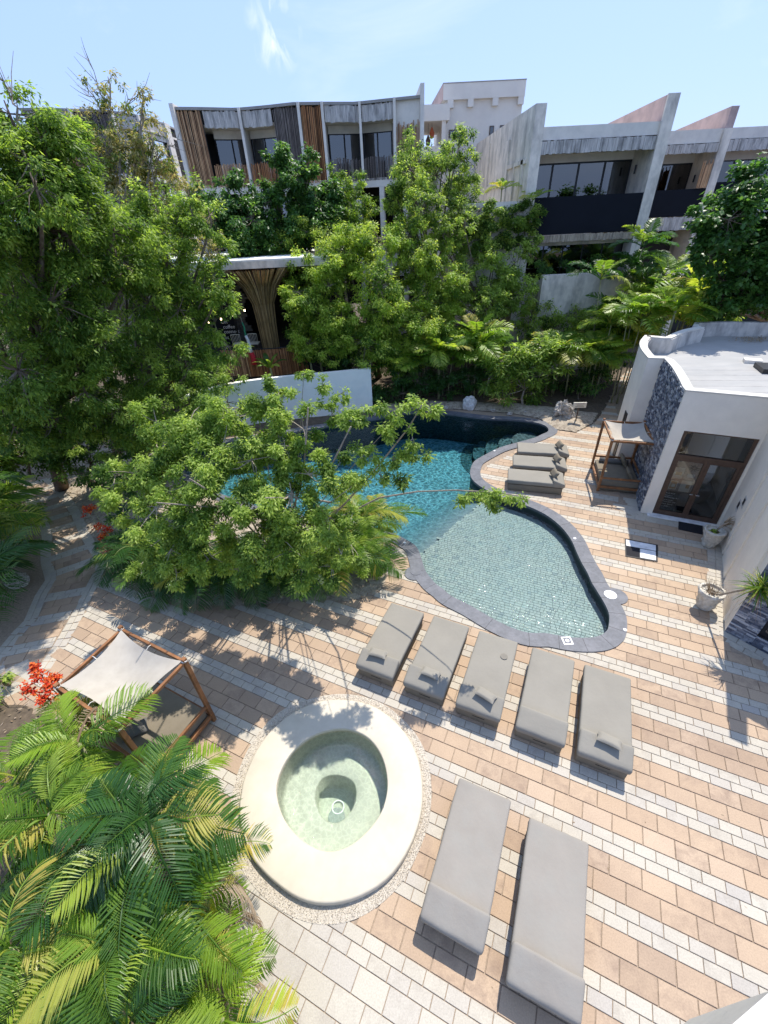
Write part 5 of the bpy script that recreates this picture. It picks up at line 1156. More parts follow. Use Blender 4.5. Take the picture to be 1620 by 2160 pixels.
for i in range(4):
    poles(cf, fp[i], fp[i+1], zb0, zb1, 'bamboo_orange' if i > 0 else 'bamboo_brown', 0.06, 30+i, 0.05, 0.015, 0.026, 'bamboo_fence')
m = MB(); m.tube([(p[0], p[1]-.05, zb1+.03) for p in fp], 0.03, 6); m.build('fence_rail', 'black_metal', cf)
m = MB(); bx3(m, -13, -2, 25.2, 25.4, 0, 1.9); m.build('platform_face', 'concrete', cf)
for i, (px_, py_) in enumerate(((516, 655), (491, 665), (466, 673), (440, 681), (538, 645))):
    c = AT(px_, py_, 27.5); m = MB(); m.tube([(c[0], c[1], c[2]+.05), (c[0], c[1], c[2]-.05)], 0.045, 8); 
    if 'bulb' not in MATS:
        mm, nt_ = new_mat('bulb'); e_ = N(nt_, 'ShaderNodeEmission'); e_.inputs[0].default_value = (1, .75, .45, 1); e_.inputs[1].default_value = 6; finish(nt_, e_.outputs[0])
    m.build('bulb', 'bulb', cf)
for i, (px_, lab) in enumerate(((505, 'patterned chair back seen at the left behind the bamboo fence'), (540, 'white wicker chair back behind the fence near the column'))):
    c = AT(px_, 735, 26.2); ch = thing('terrace_chair', lab, 'chair', (c[0], c[1], zf_), 0, 'chairs on the coffee terrace')
    m = MB(); m.box((c[0], c[1], zf_+.45), (.5, .5, .06)); m.build('seat', 'paper', ch)
    m = MB()
    for k in range(7): m.seg((c[0]-.24+k*.08, c[1]-.2, zf_+.45), (c[0]-.26+k*.087, c[1]-.28, zf_+1.0), 0.02)
    m.tube([(c[0]-.26, c[1]-.28, zf_+1.0), (c[0], c[1]-.3, zf_+1.03), (c[0]+.26, c[1]-.28, zf_+1.0)], .02, 5); m.build('backrest', 'paper', ch)
    for sx_ in (-.2, .2):
        for sy_ in (-.2, .2): m = MB(); m.seg((c[0]+sx_, c[1]+sy_, zf_), (c[0]+sx_, c[1]+sy_, zf_+.43), .03); m.build('leg', 'dark_wood', ch)
# furled flag leaning over the fence: green, white, red
fl0 = AT(511, 680, 24.4); fl1 = AT(538, 768, 24.4); fg = thing('flag', 'furled green, white and red flag hanging down over the bamboo fence', 'flag', (fl1[0], fl1[1], fl1[2]))
P_ = [np.array(fl0)+(np.array(fl1)-np.array(fl0))*t for t in np.linspace(0, 1, 11)]
m = MB(); m.tube([P_[0]+np.array([-.05, .05, .3]), P_[-1]+np.array([0.0, .06, 0])], 0.02, 6); m.build('pole', 'steel', fg)
for (i0, i1, mt_, r0, r1) in ((0, 4, 'flag_green', .03, .07), (3, 7, 'flag_white', .07, .12), (7, 10, 'flag_red', .12, .16)):
    m = MB(); n_ = i1-i0+1; m.tube([P_[k]+np.array([0.03*math.sin(k*1.7), -.02, 0]) for k in range(i0, i1+1)], [r0+(r1-r0)*k/(n_-1)*(1+.2*math.sin(k*2.1)) for k in range(n_)], 7); m.build('cloth', mt_, fg, smooth=True)
# curved pale wall at the far left pool edge
wp = spline([G(380, 835, 2.4), G(460, 812, 2.4), G(530, 800, 2.4), G(620, 790, 2.4), G(700, 783, 2.4), G(780, 775, 2.4)], 6, False)
m = MB(); m.ring(offset(wp, .25, False), wp, -1.0, 2.4, closed=False); o = m.build('pool_screen_wall', 'pool_wall_white'); tag(o, 'smooth pale curved screen wall behind the far left of the pool', 'wall')

# ------------------------------------------------------------------ trees: trunk, limbs, leaf sprays
def leaf_mesh(name, mat, parent, P, A, Nn, Ln, Wd, rv, fold=0.25, tris=2, kind='stuff'):
    """P leaf bases (n,3), A axis dirs, Nn normals, Ln lengths, Wd widths, rv shade value per leaf."""
    n = len(P); S = np.cross(A, Nn); S /= np.maximum(np.linalg.norm(S, axis=1, keepdims=True), 1e-6); Up = np.cross(S, A)
    L_ = Ln[:, None]; W = Wd[:, None]; mid = P+A*L_*0.45
    V = np.stack([P, mid+S*W*0.5-Up*W*fold, P+A*L_-Up*L_*0.12, mid-S*W*0.5-Up*W*fold], axis=1).reshape(-1, 3)
    if parent is not None:
        I = WM[parent].inverted(); T = np.array(I)[:3, :3]; t = np.array(I)[:3, 3]; V = V@T.T+t
    me = bpy.data.meshes.new(name); me.vertices.add(4*n); me.vertices.foreach_set('co', V.astype(np.float32).ravel())
    b = np.arange(n)*4; F = np.stack([np.stack([b, b+1, b+2], 1), np.stack([b, b+2, b+3], 1)], 1).reshape(-1)
    me.loops.add(6*n); me.loops.foreach_set('vertex_index', F.astype(np.int32)); me.polygons.add(2*n); me.polygons.foreach_set('loop_start', np.arange(2*n, dtype=np.int32)*3); me.polygons.foreach_set('loop_total', np.full(2*n, 3, np.int32))
    at = me.attributes.new('rnd', 'FLOAT', 'POINT'); at.data.foreach_set('value', np.repeat(rv, 4).astype(np.float32))
    me.materials.append(MATS[mat]); me.update(calc_edges=True); me.validate()
    o = bpy.data.objects.new(name, me); COL.objects.link(o)
    if parent is not None: o.parent = parent; WM[o] = WM[parent]
    if kind: o['kind'] = kind
    return o
def sprays(C, size, nl, ll, lw, tone, g, droop=0.5, up=0.6, out=None):
    """umbrella-like leaf sprays at the points C"""
    n = len(C); az = g.uniform(0, 2*np.pi, n)[:, None]+np.arange(nl)[None]*2*np.pi/nl*1.0+g.normal(0, .35, (n, nl)); el = g.normal(-droop, .38, (n, nl))
    A = np.stack([np.cos(az)*np.cos(el), np.sin(az)*np.cos(el), np.sin(el)], -1)
    # each spray is tilted as a whole
    tilt = g.normal(0, .35, (n, 1, 3)); A = A+tilt*0.5
    if out is not None: A = A+out[:, None, :]*0.45
    A /= np.linalg.norm(A, axis=-1, keepdims=True)
    st = g.uniform(0.0, 0.35, (n, nl, 1)); base = C[:, None, :]+A*size*st+g.normal(0, size*.16, (n, nl, 3))
    Nn = np.array([0, 0, 1.0])+g.normal(0, .35, (n, nl, 3)); Ln = ll*g.uniform(.7, 1.25, (n, nl)); Wd = lw*g.uniform(.75, 1.2, (n, nl))
    rv = np.clip(tone[:, None]+g.normal(0, .10, (n, nl)), 0.01, 0.99)
    return base.reshape(-1, 3), A.reshape(-1, 3), Nn.reshape(-1, 3), Ln.ravel(), Wd.ravel(), rv.ravel()
DM = 2.1
def tree(name, label, base, blobs, mat='leaf_green', leaf=(0.12, 0.045), nl=7, dens=150, seed=0, trunk=0.16, bark='bark', tip=0.25, group=None, stems=1, cat='tree', tone=0.42, twig=True, flat=0.85, limb_r=0.5, blob_w=None, kinds=None, droop=0.5, extra=None, dm=1.0, lump=True):
    g = np.random.default_rng(seed); base = np.array([base[0], base[1], 0.0]); t = thing(name, label, cat, tuple(base), 0, group)
    B = []
    for b in blobs:
        c = np.array(AT(b[0], b[1], b[2]))
        if b[3] > .85 and lump:
            for _ in range(4):
                d = g.normal(0, 1, 3); d /= np.linalg.norm(d); B.append((c+d*b[3]*g.uniform(.35, .68)*np.array([1, 1, .9]), b[3]*g.uniform(.46, .66)))
        else: B.append((c, b[3]))
    m = MB(); tw = MB()
    top = max(b[0][2] for b in B); cen = sum(b[0] for b in B)/len(B)
    # trunk(s) rising to a fork; limbs to every blob
    forks = []
    for s in range(stems):
        off = np.array([g.uniform(-.5, .5), g.uniform(-.5, .5), 0])*(0 if stems == 1 else 1.0); f = base+off+(cen-base-off)*np.array([.35, .35, 0])+np.array([0, 0, max(.5, cen[2]*limb_r)]); f[:2] += g.uniform(-.5, .5, 2)*(stems > 1)
        mid_ = (base+off+f)/2+np.array([g.uniform(-.15, .15), g.uniform(-.15, .15), 0]); m.tube([base+off-np.array([0, 0, .1]), mid_, f], [trunk*1.25, trunk, trunk*.8], 8); forks.append(f)
    Ps = []
    for bi, (c, r) in enumerate(B):
        f = min(forks, key=lambda q: np.linalg.norm(q-c)); e = c-np.array([0, 0, r*.3]); q = f+(e-f)*0.5+np.array([g.uniform(-.3, .3), g.uniform(-.3, .3), -0.05*np.linalg.norm(e-f)+.2]); rr_ = trunk*min(.6, .25+r*.18)
        if r > .135 and (bi % (5 if stems > 1 else 2) == 0): m.tube([f, q, e, c+np.array([0, 0, r*.3])], [rr_*1.1, rr_*.75, rr_*.45, .012], 5)
        n = int(dens*DM*dm*r*r*(1 if r > .5 else (1.5 if r > .14 else 3.2))); d = g.normal(0, 1, (n, 3)); d /= np.linalg.norm(d, axis=1, keepdims=True)
        # clumped shell: points gather around sub-centres so gaps and lumps appear
        k = max(5, int(16*r*r)); sd_ = g.normal(0, 1, (k, 3)); sd_ /= np.linalg.norm(sd_, axis=1, keepdims=True); sr = g.uniform(.55, 1.12, k)
        idx = g.integers(0, k, n); sub = sd_[idx]*sr[idx][:, None]; sp_ = 0.30*max(.55, min(1.0, 1/r**.5))
        p = c+(sub+d*sp_*g.uniform(.25, 1.0, (n, 1)))*np.array([r, r, r*flat]); keep = p[:, 2] > .25; p = p[keep]; idx = idx[keep]
        hi = np.clip((p[:, 2]-c[2])/r*.5+.5, 0, 1); ton = tone-.17+g.normal(0, .13, k)[idx]+(g.random(k) < tip)[idx]*0.30+0.14*hi+g.normal(0, .06, len(p))  # highlights put into leaf colour: lighter towards the top of each clump
        outv = (p-c)/r; Ps.append((p, ton, outv))
        if twig:
            for j in range(min(k, 26)):
                e2 = c+sd_[j]*sr[j]*np.array([r, r, r*flat])*.92; q2 = (c+e2)/2+g.uniform(-.1, .1, 3)*r; tw.tube([c, q2, e2], [.022*max(r, .5), .014*max(r, .5), .005], 3, cap=False)
    m.build('trunk', bark, t, smooth=True)
    if twig: o = tw.build('twigs', bark, t); o['kind'] = 'stuff'
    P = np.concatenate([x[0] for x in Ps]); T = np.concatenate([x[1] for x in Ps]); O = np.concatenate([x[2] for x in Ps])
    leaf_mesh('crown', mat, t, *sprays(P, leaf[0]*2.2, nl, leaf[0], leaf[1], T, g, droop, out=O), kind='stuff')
    if extra: extra(t, g)
    return t
# the great tree on the left
def bare_twigs(ends):
    def f(t, g):
        m = MB()
        for (x0, y0, x1, y1, Y) in ends:
            a, b = np.array(AT(x0, y0, Y)), np.array(AT(x1, y1, Y)); n = 6; P = [a+(b-a)*k/n+g.uniform(-.08, .08, 3) for k in range(n+1)]; m.tube(P, [.03-.004*k for k in range(n+1)], 4)
            for k in range(1, n+1):
                for _ in range(2): d = (b-a)/np.linalg.norm(b-a)+g.uniform(-.9, .9, 3); e = P[k]+d*g.uniform(.25, .6); m.tube([P[k], (P[k]+e)/2+g.uniform(-.04, .04, 3), e], [.012, .008, .004], 3)
        m.build('bare_twigs', 'pale_bark', t)['kind'] = 'stuff'
    return f
LG = (0.125, 0.048)
tree('broadleaf_tree', 'largest tree, bright green crown filling the left edge above the garden path', G(130, 1030), [
    (40, 330, 12.5, 1.6), (-30, 280, 12, 1.5), (20, 240, 12.3, .7), (110, 350, 13, 1.3), (60, 450, 12, 1.8), (170, 450, 13.5, 1.6), (20, 560, 11.5, 1.7), (120, 580, 12.5, 1.8), (60, 700, 11.5, 1.8), (-20, 420, 11.5, 1.6), (180, 660, 13, 1.6), (140, 780, 12, 1.5), (40, 830, 11.5, 1.4), (100, 900, 12, 1.3), (20, 900, 11.5, 1.2), (160, 870, 12.5, 1.2), (60, 780, 12, 1.4), (200, 780, 13, 1.2), (100, 300, 13, .7), (200, 560, 13.5, 1.4)], 'leaf_green', LG, 7, 135, 11, .22, tone=.66)
tree('broadleaf_tree', 'tall dark green tree standing between the big left tree and the pool', G(300, 1020), [
    (330, 500, 15.5, 1.5), (400, 590, 15.5, 1.5), (300, 600, 15, 1.6), (440, 500, 16, 1.1), (370, 440, 16, 1.1), (340, 700, 14.5, 1.6), (250, 740, 14, 1.5), (430, 660, 15.5, 1.0), (400, 760, 14.5, 1.2), (300, 830, 14, 1.4), (450, 590, 15.5, .8), (220, 850, 13.5, 1.2), (380, 860, 14, .9), (480, 730, 15, .7), (300, 900, 13.8, 1.0), (260, 920, 14, .9), (350, 780, 14.5, 1.3), (180, 930, 14.5, .9), (250, 500, 15.5, 1.3)], 'leaf_green', LG, 7, 130, 12, .2, tone=.56)
tree('sparse_tree', 'sparse olive brown tree with bare twigs rising above the roof line', G(250, 990), [
    (250, 300, 19, 1.1), (310, 380, 19, 1.3), (240, 400, 19, 1.2), (350, 460, 19, 1.2), (230, 250, 19, .55), (400, 420, 19.5, .8), (300, 240, 19, .4), (190, 330, 18.5, .9), (420, 520, 18.5, 1.0), (200, 195, 19, .4), (320, 290, 19, .7), (270, 210, 19, .4), (230, 170, 19, .3), (250, 330, 19, 1.2), (180, 270, 19, .7), (300, 200, 19, .3)], 'leaf_olive', (0.12, .05), 6, 80, 13, .16, 'pale_bark', tone=.5,
    extra=bare_twigs([(240, 260, 188, 122, 19), (240, 250, 300, 195, 19), (220, 240, 182, 190, 19), (330, 340, 375, 300, 19), (40, 260, 22, 178, 12.3)]))
BASE_B = G(560, 1180)
SPR = [(845, 870, 12, .32), (880, 850, 12.3, .26), (905, 870, 12.3, .3), (810, 905, 12, .35), (790, 860, 12.3, .36), (870, 925, 11.8, .28), (860, 965, 11.6, .22), (900, 960, 11.6, .12), (830, 960, 11.6, .3), (800, 1000, 11.3, .3), (850, 1010, 11.3, .2), (770, 960, 11.6, .4), (735, 880, 12.3, .45), (740, 1020, 11, .45)]
def long_branches(t, g):
    m = MB(); P_ = []
    runs = [[(640, 1150, 10.2), (720, 1090, 10.8), (800, 1050, 11.2), (880, 1037, 11.5), (960, 1034, 11.6), (1040, 1038, 11.6), (1110, 1048, 11.6)], [(640, 1150, 10.2), (730, 1060, 11), (800, 980, 11.6), (860, 905, 12), (890, 855, 12.3)], [(620, 1140, 10.4), (690, 1000, 11.2), (740, 900, 12)], [(600, 1140, 10.5), (640, 1000, 11.4), (650, 860, 12.6)], [(560, 1150, 10.5), (480, 1060, 11), (400, 1010, 11.2)], [(560, 1150, 10.5), (520, 1080, 10.8), (450, 1070, 10.8), (330, 1060, 11)], [(700, 1060, 10.8), (640, 1050, 10.9), (560, 1050, 10.9)]]
    for r_ in runs:
        pts = [np.array(AT(q[0], q[1], q[2]*(.90-.30*k/(len(r_)-1)))) for k, q in enumerate(r_)]; m.tube(pts, [.026*(1-k/len(pts))+.005 for k in range(len(pts))], 6)
        P_ += [(p, k/len(pts)) for k, p in enumerate(pts)]
    m.build('long_branch', 'pale_bark', t, smooth=True)['kind'] = 'stuff'
BL = [(330, 1070, 11.2, .95), (410, 1010, 11.2, 1.0), (340, 1135, 11, .7), (450, 1110, 10.6, 1.0), (530, 970, 11.6, 1.0), (560, 1080, 10.6, 1.0), (640, 905, 12.2, .85), (650, 1000, 11.3, .95), (690, 1090, 10.5, .85), (620, 1160, 10, .8), (500, 880, 12.8, .85), (590, 840, 13, .55), (700, 870, 12.8, .45), (680, 810, 13.4, .28), (720, 830, 13.2, .25), (640, 790, 13.6, .2), (570, 800, 13.4, .2), (470, 940, 12, .9), (390, 930, 12.6, .8), (720, 1170, 10, .55), (740, 1100, 10.5, .4), (540, 1170, 10, .75), (440, 1180, 10.2, .75), (360, 1160, 10.5, .8), (600, 940, 11.8, .7)] + SPR + [(400, 1080, 11, 1.15), (520, 1060, 11.2, 1.25), (615, 1040, 11, 1.2), (480, 980, 12, 1.2), (590, 930, 12.2, 1.05), (350, 1000, 12.5, 1.1), (690, 1010, 11.4, .85), (660, 1110, 10.5, 1.0), (560, 1150, 10.2, .95), (430, 1150, 10.5, 1.0), (430, 900, 13, 1.0), (360, 1170, 10.8, .6), (370, 1200, 10.2, .6), (500, 1200, 9.9, .6), (640, 1200, 9.8, .6), (700, 1195, 9.9, .5), (340, 950, 12.8, 1.1), (290, 1000, 12.4, 1.0), (400, 890, 13.2, 1.1), (270, 1060, 11.8, .8), (470, 860, 13.4, .9), (330, 890, 13.6, .9), (540, 850, 13.4, .7), (240, 1020, 12.6, .7)]
SPR2 = [(985, 1045, 6.96, .10), (1010, 1040, 6.96, .08), (1030, 1052, 6.96, .13), (1048, 1040, 6.96, .09), (1075, 1045, 6.96, .08), (1100, 1052, 6.96, .08), (968, 1060, 6.9, .07), (1040, 1065, 6.96, .09)]
BL = [(b[0], b[1], b[2]*.69, b[3]*.69) for b in BL if b not in SPR] + [(b[0], b[1], b[2]*.62, b[3]*.62) for b in SPR] + SPR2
BL = BL + [(x, 1188+6*((x//45) % 3), 9.0, .42) for x in range(300, 790, 42)] + [(x, 1150, 8.8, .5) for x in range(320, 780, 60)]
tree('spreading_tree', 'many stemmed light green tree on the island bed reaching over the pool', BASE_B, BL, 'leaf_green', (0.085, .036), 7, 230, 14, .05, 'pale_bark', stems=5, tone=.47, limb_r=.40, extra=long_branches, tip=.36, dm=2.1)
tree('bushy_tree', 'rounded yellow green tree beside the coffee pavilion', G(800, 800), [
    (680, 560, 26, 1.7), (760, 530, 26, 1.9), (860, 545, 26, 1.8), (925, 590, 26, 1.3), (700, 640, 25, 1.9), (800, 630, 25, 2.2), (900, 660, 25, 1.8), (680, 720, 24, 1.4), (780, 740, 24, 1.8), (860, 750, 24, 1.5), (640, 570, 26, .8), (820, 500, 26.5, 1.1), (950, 640, 25.5, 1.1), (640, 640, 24.5, 1.1), (660, 690, 24.5, 1.2), (740, 690, 24.5, 1.6), (840, 700, 24.5, 1.6), (930, 700, 24.8, 1.2), (620, 600, 25.5, .9), (615, 650, 24.5, .9), (640, 720, 24, 1.0)], 'leaf_bright', (0.17, .065), 7, 100, 16, .2, tone=.30, tip=.35, dm=1.45)
tree('glossy_leaf_tree', 'dark glossy leaved tree in front of the bamboo clad building', G(590, 770), [
    (560, 410, 30, 1.8), (640, 395, 30, 1.4), (510, 440, 30, 1.5), (620, 460, 30, 2.0), (540, 490, 29, 1.9), (595, 345, 30, .9), (435, 430, 30, 1.1), (470, 475, 29, 1.5), (400, 470, 29.5, 1.2), (690, 400, 30, .9), (665, 470, 29.5, 1.5), (600, 510, 29, 1.6), (530, 515, 29, 1.4), (650, 335, 30, .55), (500, 365, 30, .6), (480, 400, 30, .7), (680, 430, 29.5, 1.3)], 'leaf_dark', (0.21, .12), 6, 120, 17, .2, tone=.5, tip=.12)
tree('slender_tree', 'slender light green tree right of the dark glossy tree', G(730, 760), [
    (730, 410, 31, 1.1), (745, 460, 30, 1.3), (700, 470, 30, 1.2), (708, 360, 31, .45), (757, 375, 31, .45), (770, 430, 30, .7), (690, 510, 29, 1.3), (760, 500, 29, 1.2)], 'leaf_bright', (0.17, .065), 7, 95, 18, .14, tone=.35)
tree('feathery_tree', 'green tree in front of the white tower', G(900, 760), [
    (900, 350, 30, 1.8), (950, 320, 30, 1.2), (860, 385, 29, 1.6), (965, 390, 30, 1.5), (880, 445, 28, 1.6), (955, 450, 29, 1.4), (868, 300, 30, .65), (985, 300, 30, .6), (835, 420, 29, 1.0), (960, 270, 30, .35), (1000, 350, 30, .7)], 'leaf_green', (0.16, .06), 7, 100, 19, .18, tone=.42)
tree('dark_tree', 'dark green tree below the ivy covered terrace', G(1030, 790), [
    (1000, 570, 27, 1.4), (955, 505, 27.5, 1.2), (1060, 610, 27, 1.3), (1010, 640, 26, 1.3), (1085, 645, 27, 1.0), (925, 500, 28, 1.0), (1040, 550, 27.5, .9), (980, 470, 27.5, .6), (960, 600, 26, 1.0), (1110, 600, 27, .8), (1085, 555, 27.5, .8), (1110, 530, 28, .6), (1075, 585, 27, .9), (1095, 625, 27, .8)], 'leaf_green', (0.17, .065), 7, 100, 20, .16, tone=.30)
tree('round_leaf_tree', 'large leaved dark tree at the right edge before the black balconies', G(1600, 800), [
    (1560, 420, 21, 1.6), (1610, 480, 21, 1.8), (1520, 490, 21, 1.2), (1570, 560, 21, 1.6), (1620, 620, 20.5, 1.5), (1490, 450, 21, .6), (1595, 375, 21, .8), (1540, 630, 21, 1.1), (1500, 540, 21, .8), (1660, 430, 21, 1.6), (1650, 540, 21, 1.7)], 'leaf_dark', (0.22, .17), 5, 75, 21, .2, tone=.55, tip=.15)
tree('shade_tree', 'dim green tree far back at the left behind the big crowns', G(180, 800), [(330, 620, 22, 2.2), (230, 560, 22, 2.4), (120, 560, 22, 2.4), (430, 600, 23, 1.2), (30, 560, 21, 2.4), (280, 720, 21, 2.0), (160, 700, 21, 2.2), (40, 700, 20, 2.2), (380, 730, 22, 1.2), (330, 500, 22, 1.3), (230, 470, 22, 1.3), (120, 470, 22, 1.5)], 'leaf_green', (0.19, .075), 6, 60, 22, .25, tone=.28)
tree('feather_bush', 'pale feathery bush above the pavilion roof', G(640, 740), [(600, 500, 28.5, .9), (650, 490, 28.5, .9), (560, 510, 28.5, .6), (690, 500, 28, .8)], 'leaf_bright', (.16, .04), 8, 110, 23, .07, tone=.35, cat='bush')
# ivy mass on the terrace wall beside the black balcony
tree('ivy_mass', 'ivy hanging over the terrace edge left of the black balcony', (8.0, 28.4), [(1010, 445, 28.6, .8), (1050, 450, 28.6, .8), (1090, 450, 28.6, .8), (1120, 460, 28.6, .6), (1030, 485, 28.6, .8), (1075, 490, 28.6, .8), (1112, 495, 28.6, .65), (1135, 440, 28.7, .35), (990, 470, 28.5, .8), (1000, 510, 28.4, .8), (1050, 520, 28.4, .7), (1090, 515, 28.5, .6)], 'leaf_green', (.13, .08), 6, 190, 24, .03, tone=.28, cat='ivy', dm=1.9)
# shrubs
tree('understory_shrub', 'dense dark shrub filling the ground under the biggest tree', G(60, 1000), [(20, 960, 14, 1.3), (80, 940, 14.5, 1.2), (130, 960, 14.5, 1.0), (-20, 900, 14, 1.5), (60, 880, 15.5, 1.4), (170, 1000, 14, .8), (120, 880, 16, 1.3), (200, 860, 16, 1.2)], 'leaf_green', (.14, .06), 6, 75, 41, .06, tone=.25, cat='shrub')
tree('understory_shrub', 'green shrub bank between the dark trunks and the pool', G(400, 930), [(400, 890, 17, 1.0), (350, 880, 17, 1.2), (450, 870, 17.5, 1.0), (300, 880, 17, 1.1), (480, 850, 18, .8), (250, 870, 17, 1.1), (400, 830, 19, 1.2), (480, 790, 21, 1.1)], 'leaf_green', (.15, .06), 6, 75, 42, .06, tone=.27, cat='shrub')
tree('understory_shrub', 'low green shrubs below the palms left of the frangipani', G(950, 840), [(830, 835, 24, .8), (880, 832, 24, .8), (930, 836, 24, .75), (980, 836, 24, .75), (1020, 838, 24, .7), (840, 800, 23.6, .95), (890, 800, 23.6, .9), (940, 800, 23.6, .95), (990, 800, 23.6, .9), (1030, 790, 23.6, .8), (850, 800, 25, 1.0), (920, 800, 25, 1.0), (990, 800, 25, 1.0)], 'leaf_dark', (.16, .07), 6, 80, 43, .05, tone=.45, cat='shrub')
tree('understory_shrub', 'low green shrubs below the palms beside the garden sign', G(1220, 850), [(1150, 845, 24, .7), (1200, 840, 24, .8), (1240, 825, 24, .8), (1190, 800, 23.6, .85), (1230, 790, 23.6, .9), (1262, 795, 22.8, .7), (1285, 765, 23.6, .8), (1250, 815, 22.3, .5), (1180, 800, 25, 1.0), (1240, 780, 25, 1.0), (1290, 760, 25, 1.0), (1280, 730, 25.5, 1.1)], 'leaf_dark', (.16, .07), 6, 80, 44, .05, tone=.45, cat='shrub')
tree('understory_shrub', 'mixed shrub bank below the retaining wall above the palm rows', G(1150, 760), [(1060, 720, 26.5, 1.1), (1120, 700, 27, 1.1), (1180, 690, 27, 1.1), (1240, 690, 27, 1.1), (1300, 690, 26.5, 1.2), (1360, 690, 25.5, 1.2), (980, 730, 26, 1.0), (1420, 660, 25, 1.2), (1480, 640, 24.5, 1.3), (1540, 680, 23, 1.2), (1120, 668, 27.2, .8), (1165, 664, 27.2, .75), (1210, 668, 27.2, .8), (1255, 664, 27.2, .8), (1290, 650, 27.2, .9), (1095, 640, 27.5, .7)], 'leaf_green', (.18, .075), 6, 70, 45, .06, tone=.28, cat='shrub')
tree('understory_shrub', 'low dark greenery between the left picture edge and the path', G(10, 1250), [(-20, 1130, 12.5, 1.0), (20, 1100, 13, .9), (15, 1180, 11.5, .8), (-10, 1220, 10.8, .8), (40, 1200, 11.3, .5), (10, 1270, 9.8, .6), (-30, 1310, 9, .7), (40, 1140, 12.4, .7), (20, 1320, 9, .45), (60, 1090, 13.2, .6)], 'leaf_green', (.11, .045), 7, 100, 47, .04, tone=.33, cat='shrub')
tree('understory_shrub', 'fern like shrub at the left edge above the front palms', G(20, 1440), [(-30, 1420, 6.2, .45), (10, 1470, 5.9, .4), (40, 1500, 5.6, .35), (-20, 1500, 5.5, .45)], 'leaf_green', (.10, .035), 8, 160, 46, .03, tone=.35, cat='shrub')
tree('shade_shrub', 'dark shrub mass under the left trees beside the path', G(190, 1020), [(160, 930, 15, 1.0), (210, 990, 14.4, .8), (250, 930, 15, 1.0), (200, 890, 15.5, 1.0), (310, 960, 14.5, .8), (270, 1010, 13.6, .7), (240, 1080, 12.6, .55), (120, 940, 15.5, .8)], 'leaf_dark', (.12, .06), 6, 130, 25, .06, tone=.4, cat='shrub')
tree('croton_shrub', 'reddish leaved shrub among the dark trunks left of the pool', G(290, 960), [(290, 930, 16, .8), (330, 900, 16, .7), (250, 900, 16, .6), (340, 950, 15.5, .5)], 'leaf_olive', (.16, .08), 6, 110, 26, .05, tone=.75, cat='shrub')
tree('low_shrub', 'low green shrub at the right foot of the island bed', G(790, 1215), [(790, 1200, 9.6, .32), (805, 1170, 9.9, .25), (770, 1225, 9.4, .3), (745, 1235, 9.3, .25)], 'leaf_green', (.10, .05), 6, 300, 27, .03, tone=.45, cat='shrub')
FR_ = [(1060, 760, 22.6, .8), (1110, 750, 22.6, .9), (1150, 740, 22.8, .8), (1090, 800, 22.3, .8), (1140, 790, 22.3, .8), (1180, 770, 22.5, .6), (1030, 800, 22.4, .6), (1060, 830, 22.1, .5), (1120, 830, 22.1, .6)]
tree('frangipani_shrub', 'round frangipani shrub behind the pool with clusters of long leaves', G(1105, 860), FR_, 'leaf_green', (.30, .085), 8, 62, 28, .06, 'pale_bark', tone=.34, cat='shrub', droop=.15)
tree('hedge_shrub', 'dark shrubs at the foot of the dense tree left of the palms', G(820, 850), [(800, 820, 23.5, .9), (850, 830, 23.3, .8), (720, 760, 24.5, 1.2), (760, 800, 24, 1.1), (880, 800, 23.6, .8), (660, 760, 25, .8)], 'leaf_dark', (.15, .07), 6, 110, 29, .05, tone=.4, cat='shrub')
tree('hedge_shrub', 'shrubs on the retaining wall terrace under the black balcony', AT(1200, 600, 28.9)[:2], [(1140, 560, 28.8, .5), (1190, 565, 28.8, .5), (1240, 560, 28.8, .6), (1280, 560, 28.6, .7), (1160, 580, 28.6, .35), (1220, 582, 28.6, .35)], 'leaf_dark', (.15, .07), 6, 130, 30, .04, tone=.42, cat='shrub')
def flowers(label, cat, pts, mat, nl=6, size=.055, n=60, spread=.13, z=None, seed=0):
    g = np.random.default_rng(seed); P = []
    for (x, y, zz, r) in pts:
        c = np.array([*G(x, y, zz), zz]); P.append(c+g.normal(0, 1, (int(n*.6), 3))*r*np.array([.6, .6, .45]))
    P = np.concatenate(P); c0 = P.mean(0); t = thing('flower_cluster', label, cat, (float(c0[0]), float(c0[1]), 0.0))
    m = MB()
    for (x, y, zz, r) in pts: c = G(x, y, zz); m.tube([(c[0]+.1, c[1]+.15, 0), (c[0]+.03, c[1]+.05, zz*.6), (c[0], c[1], zz)], [.02, .014, .008], 5)
    m.build('stem', 'palm_stem', t)['kind'] = 'stuff'
    leaf_mesh('petals', mat, t, *sprays(P, size*1.5, nl, size, size*.8, g.uniform(.1, .95, len(P)), g, 0.0), kind='stuff'); return t
flowers('big orange red flower head rising behind the near left cabana', 'flowers', [(78, 1425, 1.8, .15), (100, 1445, 1.75, .13), (62, 1452, 1.7, .13), (92, 1468, 1.65, .14), (112, 1430, 1.7, .08), (70, 1410, 1.85, .06)], 'flower_red', 5, .06, 46, seed=1)
flowers('red flower cluster farthest up the path edge', 'flowers', [(185, 1078, 1.5, .13), (192, 1070, 1.55, .09)], 'flower_red', 5, .07, 30, seed=2)
flowers('orange red flower cluster at the middle of the path edge', 'flowers', [(208, 1112, 1.5, .11), (226, 1116, 1.5, .1), (214, 1130, 1.4, .07)], 'flower_red', 5, .07, 30, seed=3)
flowers('dark red flower cluster lowest on the path edge', 'flowers', [(215, 1150, 1.2, .12), (226, 1160, 1.15, .1)], 'flower_pink', 5, .07, 30, seed=4)
